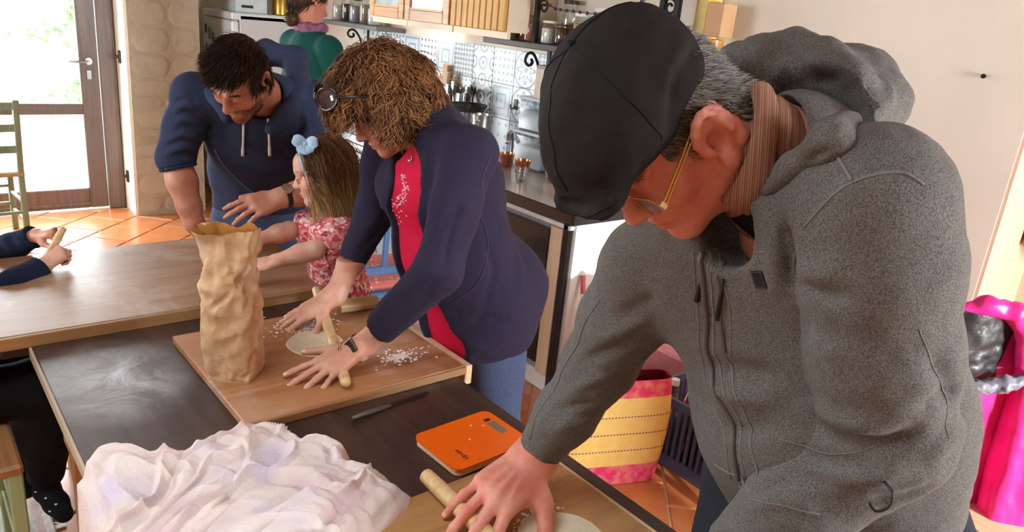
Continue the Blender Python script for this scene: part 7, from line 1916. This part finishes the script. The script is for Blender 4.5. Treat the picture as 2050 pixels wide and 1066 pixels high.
    for k, (dx, dy) in enumerate(((-1, .35), (1, .1), (-.4, -.9), (.55, -1.1))):
        dv = unit(CR * dx + CU * dy + CB * .25); sd = unit(np.cross(dv, CB)); Ln_ = .042 if k < 2 else .036
        G_ = np.array([[bc + dv * Ln_ * u_ + sd * (v_ * .022 * math.sin(1.2 + u_ * 1.6) * (.5 + u_)) + CB * .006 * math.sin(u_ * 3.1) * (1 - abs(v_) * .4) for v_ in np.linspace(-1, 1, 7)] for u_ in np.linspace(0, 1, 8)])
        collar_strip(G_, 'bow_loop', bm, bw, .0015)
    add('headband', MB().tube([q(.088 * math.cos(a), .055, .035 + .098 * math.sin(a)) for a in np.linspace(-.15, 3.3, 26)], .004, 8), bm, bw, True)
girl()

# ------------------------------------------------------------------ the woman in green at the worktop
def green_woman():
    o = thing('person', (1.86, 3.9, 0), 'woman with tied dark hair in a dark green sweater, turned to the worktop', 'person')
    skin = skin_mat('warm_skin', srgb(210, 150, 122), srgb(196, 118, 94))
    A = frame(.62 * CR - .18 * CU - .75 * CB, .1 * CR + .98 * CU); L, F, U = A
    hc = at(620, 2, 3.9); q = lambda l, f, u: hc + l * L + f * F + u * U; NB = at(622, 68, 3.95)
    S = Sdf(*bounds(hc, NB, m=.15), .005); head(S, hc, A, .98, lids=False); S.cone(q(0, -.03, -.05), NB, .05, .055, .03); hs = S.mesh(1)
    fw = unit(F * [1, 1, 0]); lat = np.cross(V3(0, 0, 1), fw)
    LS, RS = NB + lat * .18 - V3(0, 0, .06), NB - lat * .18 - V3(0, 0, .06)
    CH, WS, HP = NB - V3(0, 0, .24), NB - V3(0, 0, .42), NB - V3(0, 0, .58)
    LE, RE = LS + fw * .06 + lat * .05 - V3(0, 0, .28), RS + fw * .06 - lat * .05 - V3(0, 0, .28); LW, RW = LE + fw * .22 - lat * .04 - V3(0, 0, .05), RE + fw * .22 + lat * .04 - V3(0, 0, .05)
    for W_, E_, rt in ((LW, LE, False), (RW, RE, True)):
        d_ = unit(W_ - E_); H = Sdf(*bounds(W_, W_ + d_ * .18, m=.07), .005); hand(H, W_, d_, V3(0, 0, 1), rt, .95); H.cone(E_, W_, .04, .028); hs.join(H.mesh(1))
    B = Sdf(*bounds(NB, HP, LE, RE, LW, RW, m=.15), .012); B.chain([NB, CH, WS, HP], [.05, .1, .09, .1], .04); B.cone(LS, RS, .045); B.chain([LS, LE, LW], [.04, .035, .028], .02); B.chain([RS, RE, RW], [.04, .035, .028], .02); hs.join(B.mesh(1))
    hs.obj('body', skin, o)
    J = Sdf(*bounds(HP, NB, LE, RE, LW, RW, m=.22), .01); trunk(J, [HP, WS, CH, lerp(CH, NB, .6)], [.175, .16, .165, .11], [.13, .12, .13, .10], [fw] * 4, .04); J.cone(LS, RS, .068, .068, .05)
    J.cone(NB + V3(0, 0, .0), NB - V3(0, 0, .08), .065, .11, .04)
    for a_, b_, c_ in ((LS, LE, LW), (RS, RE, RW)): J.chain([a_, b_, c_], [.066, .056, .04], .02)
    J.cut(HP - V3(0, 0, .06), (0, 0, -1)); jm = J.mesh(2); jm.noise(.005, 14); jm.obj('green_sweater', knit('bottle_green_knit', srgb(22, 80, 72), .08, 420, .3), o, label='bottle green sweater')
    K = Sdf(*bounds(NB, m=.14), .006); nb = NB + V3(0, 0, .035)
    K.chain([nb + (fw * math.cos(a) + lat * math.sin(a)) * .066 for a in np.linspace(0, 6.283, 16)], [.022] * 16, .015); km = K.mesh(1); km.noise(.006, 40)
    km.obj('scarf', mat('mauve_scarf', srgb(150, 96, 124), .85, var=.4, vscale=40), o, label='mauve patterned scarf')
    hm = hair_mat('dark_tied_hair', srgb(44, 30, 22), srgb(96, 68, 48), .45)
    G = Sdf(*bounds(hc, m=.19), .006); G.ell(q(0, -.018, .04), (.086, .104, .096), A, .02); G.ell(q(0, -.06, -.02), (.07, .05, .06), A, .03); bun = at(583, 38, 3.86); G.ell(bun, (.036, .036, .036), None, .02); G.ell(q(0, .1, -.03), (.07, .07, .09), A, .01, 'sub')
    gm = G.mesh(1); gm.noise(.004, 35); ho = gm.obj('hair', hm, o, label='dark brown hair tied in a low bun')
    rv, rn = pick(gm, lambda V, N: V[:, 2] > -9, 2600, 2)
    def dr(P, N, t_): d_ = bun - P; d_ /= np.linalg.norm(d_, axis=1, keepdims=True) + 1e-6; return d_ + N * .12
    strands(rv, rn, dr, .05, 4, .0016, hm, 'hair_strands', ho, jitter=.3, seed=2)
    for k in range(5): add('earring', MB().lathe([(.001, .003), (.003, 0), (.001, -.003)], 6, q(.08, -.005, -.045 - .007 * k)), steel, o, True)
    fh = fw; kn_ = [V3(*(HP + np.cross(fh, V3(0, 0, 1)) * sx * .09)[:2], .48) for sx in (-1, 1)]; an = [V3(*(HP + np.cross(fh, V3(0, 0, 1)) * sx * .1)[:2], .06) for sx in (-1, 1)]
    legs(o, HP - V3(0, 0, .03), kn_, an, [.1, .07, .055], black_matt, hw=.16, fwd=fh)
    for a_ in an: shoe(o, a_, fh, mat('dark_shoe', srgb(40, 36, 36)))
green_woman()

# ------------------------------------------------------------------ the child at the left, mostly outside the frame
def seated_child():
    o = thing('person', (-.03, 2.3, 0), 'child in a navy sweater and black trousers on the green chair, gripping a rolling pin', 'person')
    skin = skin_mat('light_skin2', srgb(222, 172, 146), srgb(206, 136, 112))
    fw = V3(1, .12, 0); fw = unit(fw); A = frame(fw - V3(0, 0, .3), V3(0, 0, 1)); L, F, U = A
    HP = V3(-.10, 2.33, .56); CH = V3(-.07, 2.38, .80); NB = V3(-.04, 2.39, .93); hc = V3(0.0, 2.40, 1.06)
    S = Sdf(*bounds(hc, NB, m=.13), .004); head(S, hc, A, .86); S.cone(hc - U * .05, NB, .036, .04, .02); hs = S.mesh(1); hd = Skin(hs.V.copy(), hs.Q.copy())
    lat = np.cross(V3(0, 0, 1), fw); LS, RS = NB + lat * .11 - V3(0, 0, .05), NB - lat * .11 - V3(0, 0, .05)
    PA, PB = at(96, 505, 2.42), at(110, 478, 2.44)
    RW = at(88, 532, 2.36); RK = at(118, 508, 2.38); LW = at(72, 472, 2.46); LK = at(112, 462, 2.44)
    RE = at(-25, 608, 2.22); LE = at(-20, 515, 2.50)
    for W_, K_, E_, rt, n_ in ((RW, RK, RE, True, -CU * .1 + CB * .9 - CR * .1 + CU * .5), (LW, LK, LE, False, CB * .5 + CU * .8)):
        d_ = unit(K_ - W_); H = Sdf(*bounds(W_, W_ + d_ * .1, m=.07), .003)
        hand(H, W_, d_, n_, rt, .74, curl=(1.15, 1.15, 1.2, 1.2), spread=.05, thumb=(.7, .4, -.7), tcurl=.4, joint=(.95, .8)); H.cone(E_, W_, .032, .023, .015); hs.join(H.mesh(1))
    B = Sdf(*bounds(HP, NB, LS, RS, LE, RE, m=.12), .012); B.chain([HP, CH, NB], [.08, .075, .035], .03); B.cone(LS, RS, .03); B.chain([LS, LE], [.03, .03]); B.chain([RS, RE], [.03, .03]); hs.join(B.mesh(1))
    hs.obj('body', skin, o, label='face and fists')
    def scalp(V, N): r_ = V - hc; return (np.linalg.norm(r_, axis=1) < .12) & (((r_ @ U) > .04) & ((r_ @ F) < .06) | ((r_ @ F) < .0) & ((r_ @ U) > -.04)) & (np.abs(r_ @ L) < .066)
    rv, rn = pick(hd, scalp, 2500, 4); strands(rv, rn, lambda P, N, t_: N * .3 - U * .6 + F * .2, .05, 4, .0014, hair_mat('light_brown_hair', srgb(90, 64, 44), srgb(150, 112, 78)), 'hair', o, jitter=.2, seed=3)
    navy = knit('navy_sweater', srgb(30, 38, 60), .16, 420, .35, .9, .25)
    J = Sdf(*bounds(HP, NB, LS, RS, LE, RE, RW, LW, m=.14), .006); trunk(J, [HP, CH, lerp(CH, NB, .7)], [.125, .12, .075], [.10, .10, .07], [fw] * 3, .03); J.cone(LS, RS, .05, .05, .03)
    J.chain([LS, LE, lerp(LE, LW, .5), lerp(LE, LW, .96)], [.05, .048, .045, .036], .02); J.chain([RS, RE, lerp(RE, RW, .5), lerp(RE, RW, .96)], [.05, .05, .05, .040], .02)
    for W_, E_ in ((LW, LE), (RW, RE)): c_ = lerp(E_, W_, .93); J.cut(c_, W_ - E_, .003, c_ - .05, c_ + .05)
    J.cone(NB, NB + U * .1, .042, .06, .01, None, 'sub'); J.cut(HP - V3(0, 0, .05), (0, 0, -1)); jm = J.mesh(2)
    for W_, E_ in ((LW, LE), (RW, RE)):
        a_ = unit(W_ - E_); s_ = unit(np.cross(a_, CB))
        for k in range(6): c_ = lerp(E_, W_, .25 + .11 * k) + CB * .045; jm.fold([c_ - s_ * .04 - a_ * .01, c_, c_ + s_ * .04 + a_ * .012], .008, .005 if k % 2 else -.006)
    jm.noise(.004, 20); jk = jm.obj('navy_sweater', navy, o)
    for W_, E_ in ((LW, LE), (RW, RE)):
        c_ = lerp(E_, W_, .93); d_ = unit(W_ - E_); a_ = unit(np.cross(d_, V3(0, 0, 1))); b_ = np.cross(d_, a_); add('cuff', MB().tube([c_ + (a_ * math.cos(t_) + b_ * math.sin(t_)) * .034 for t_ in np.linspace(0, 6.283, 22)], .006, 8), navy, jk, True)
    blk = mat('black_trousers', srgb(18, 18, 22), .85, var=.2, bscale=300, bstr=.2)
    kR, kL = at(88, 772, 2.12), at(70, 745, 2.32); aR, aL = at(92, 945, 2.26), at(45, 935, 2.42)
    T_ = Sdf(*bounds(HP, kR, kL, aR, aL, m=.13), .006); T_.cone(HP - lat * .03, HP + lat * .03, .105, .105, .04, flat=(V3(0, 0, 1), .9))
    T_.chain([HP - lat * .06, kR, lerp(kR, aR, .55), aR], [.085, .078, .066, .052], .03); T_.chain([HP + lat * .06, kL, lerp(kL, aL, .55), aL], [.085, .075, .062, .05], .03)
    tm = T_.mesh(2)
    for k in range(6): a_ = lerp(HP, kR, .35 + .12 * k) + CB * .07; tm.fold([a_ - CU * .06 - CR * .02, a_, a_ + CU * .05 + CR * .015], .009, .006 if k % 2 else -.006)
    tm.noise(.004, 22); tm.obj('black_trousers', blk, o)
    sock = mat('black_sock', srgb(20, 20, 24), .9)
    for a_, toe in ((aR, at(128, 1030, 2.24)), (aL, at(40, 985, 2.44))):
        d_ = toe - a_; Sx = Sdf(*bounds(a_, toe, m=.1), .005); heel = a_ + V3(0, 0, -.07) - unit(d_ * [1, 1, 0]) * .01
        Sx.chain([a_ + V3(0, 0, .03), heel, lerp(heel, toe, .55), toe], [.036, .034, .032, .026], .02); sm = Sx.mesh(1); sk_ = sm.obj('sock', sock, o, label='black sock with white dots'); sb = sm.bvh()
        for px, py in ((92, 998), (100, 1024), (72, 985), (112, 1010)):
            h_ = sb.ray_cast(Vector(CAM_O), Vector(ray(px, py)))
            if h_[0] is not None: add('dot', MB().lathe([(.0005, .0015), (.004, .001), (.0045, -.001)], 8, np.array(h_[0])), whitecap, sk_, True)
    pin(at(128, 455, 2.43), at(70, 560, 2.40), .012, 'short rolling pin gripped in the seated child\'s fists')
    return o
seated_child()
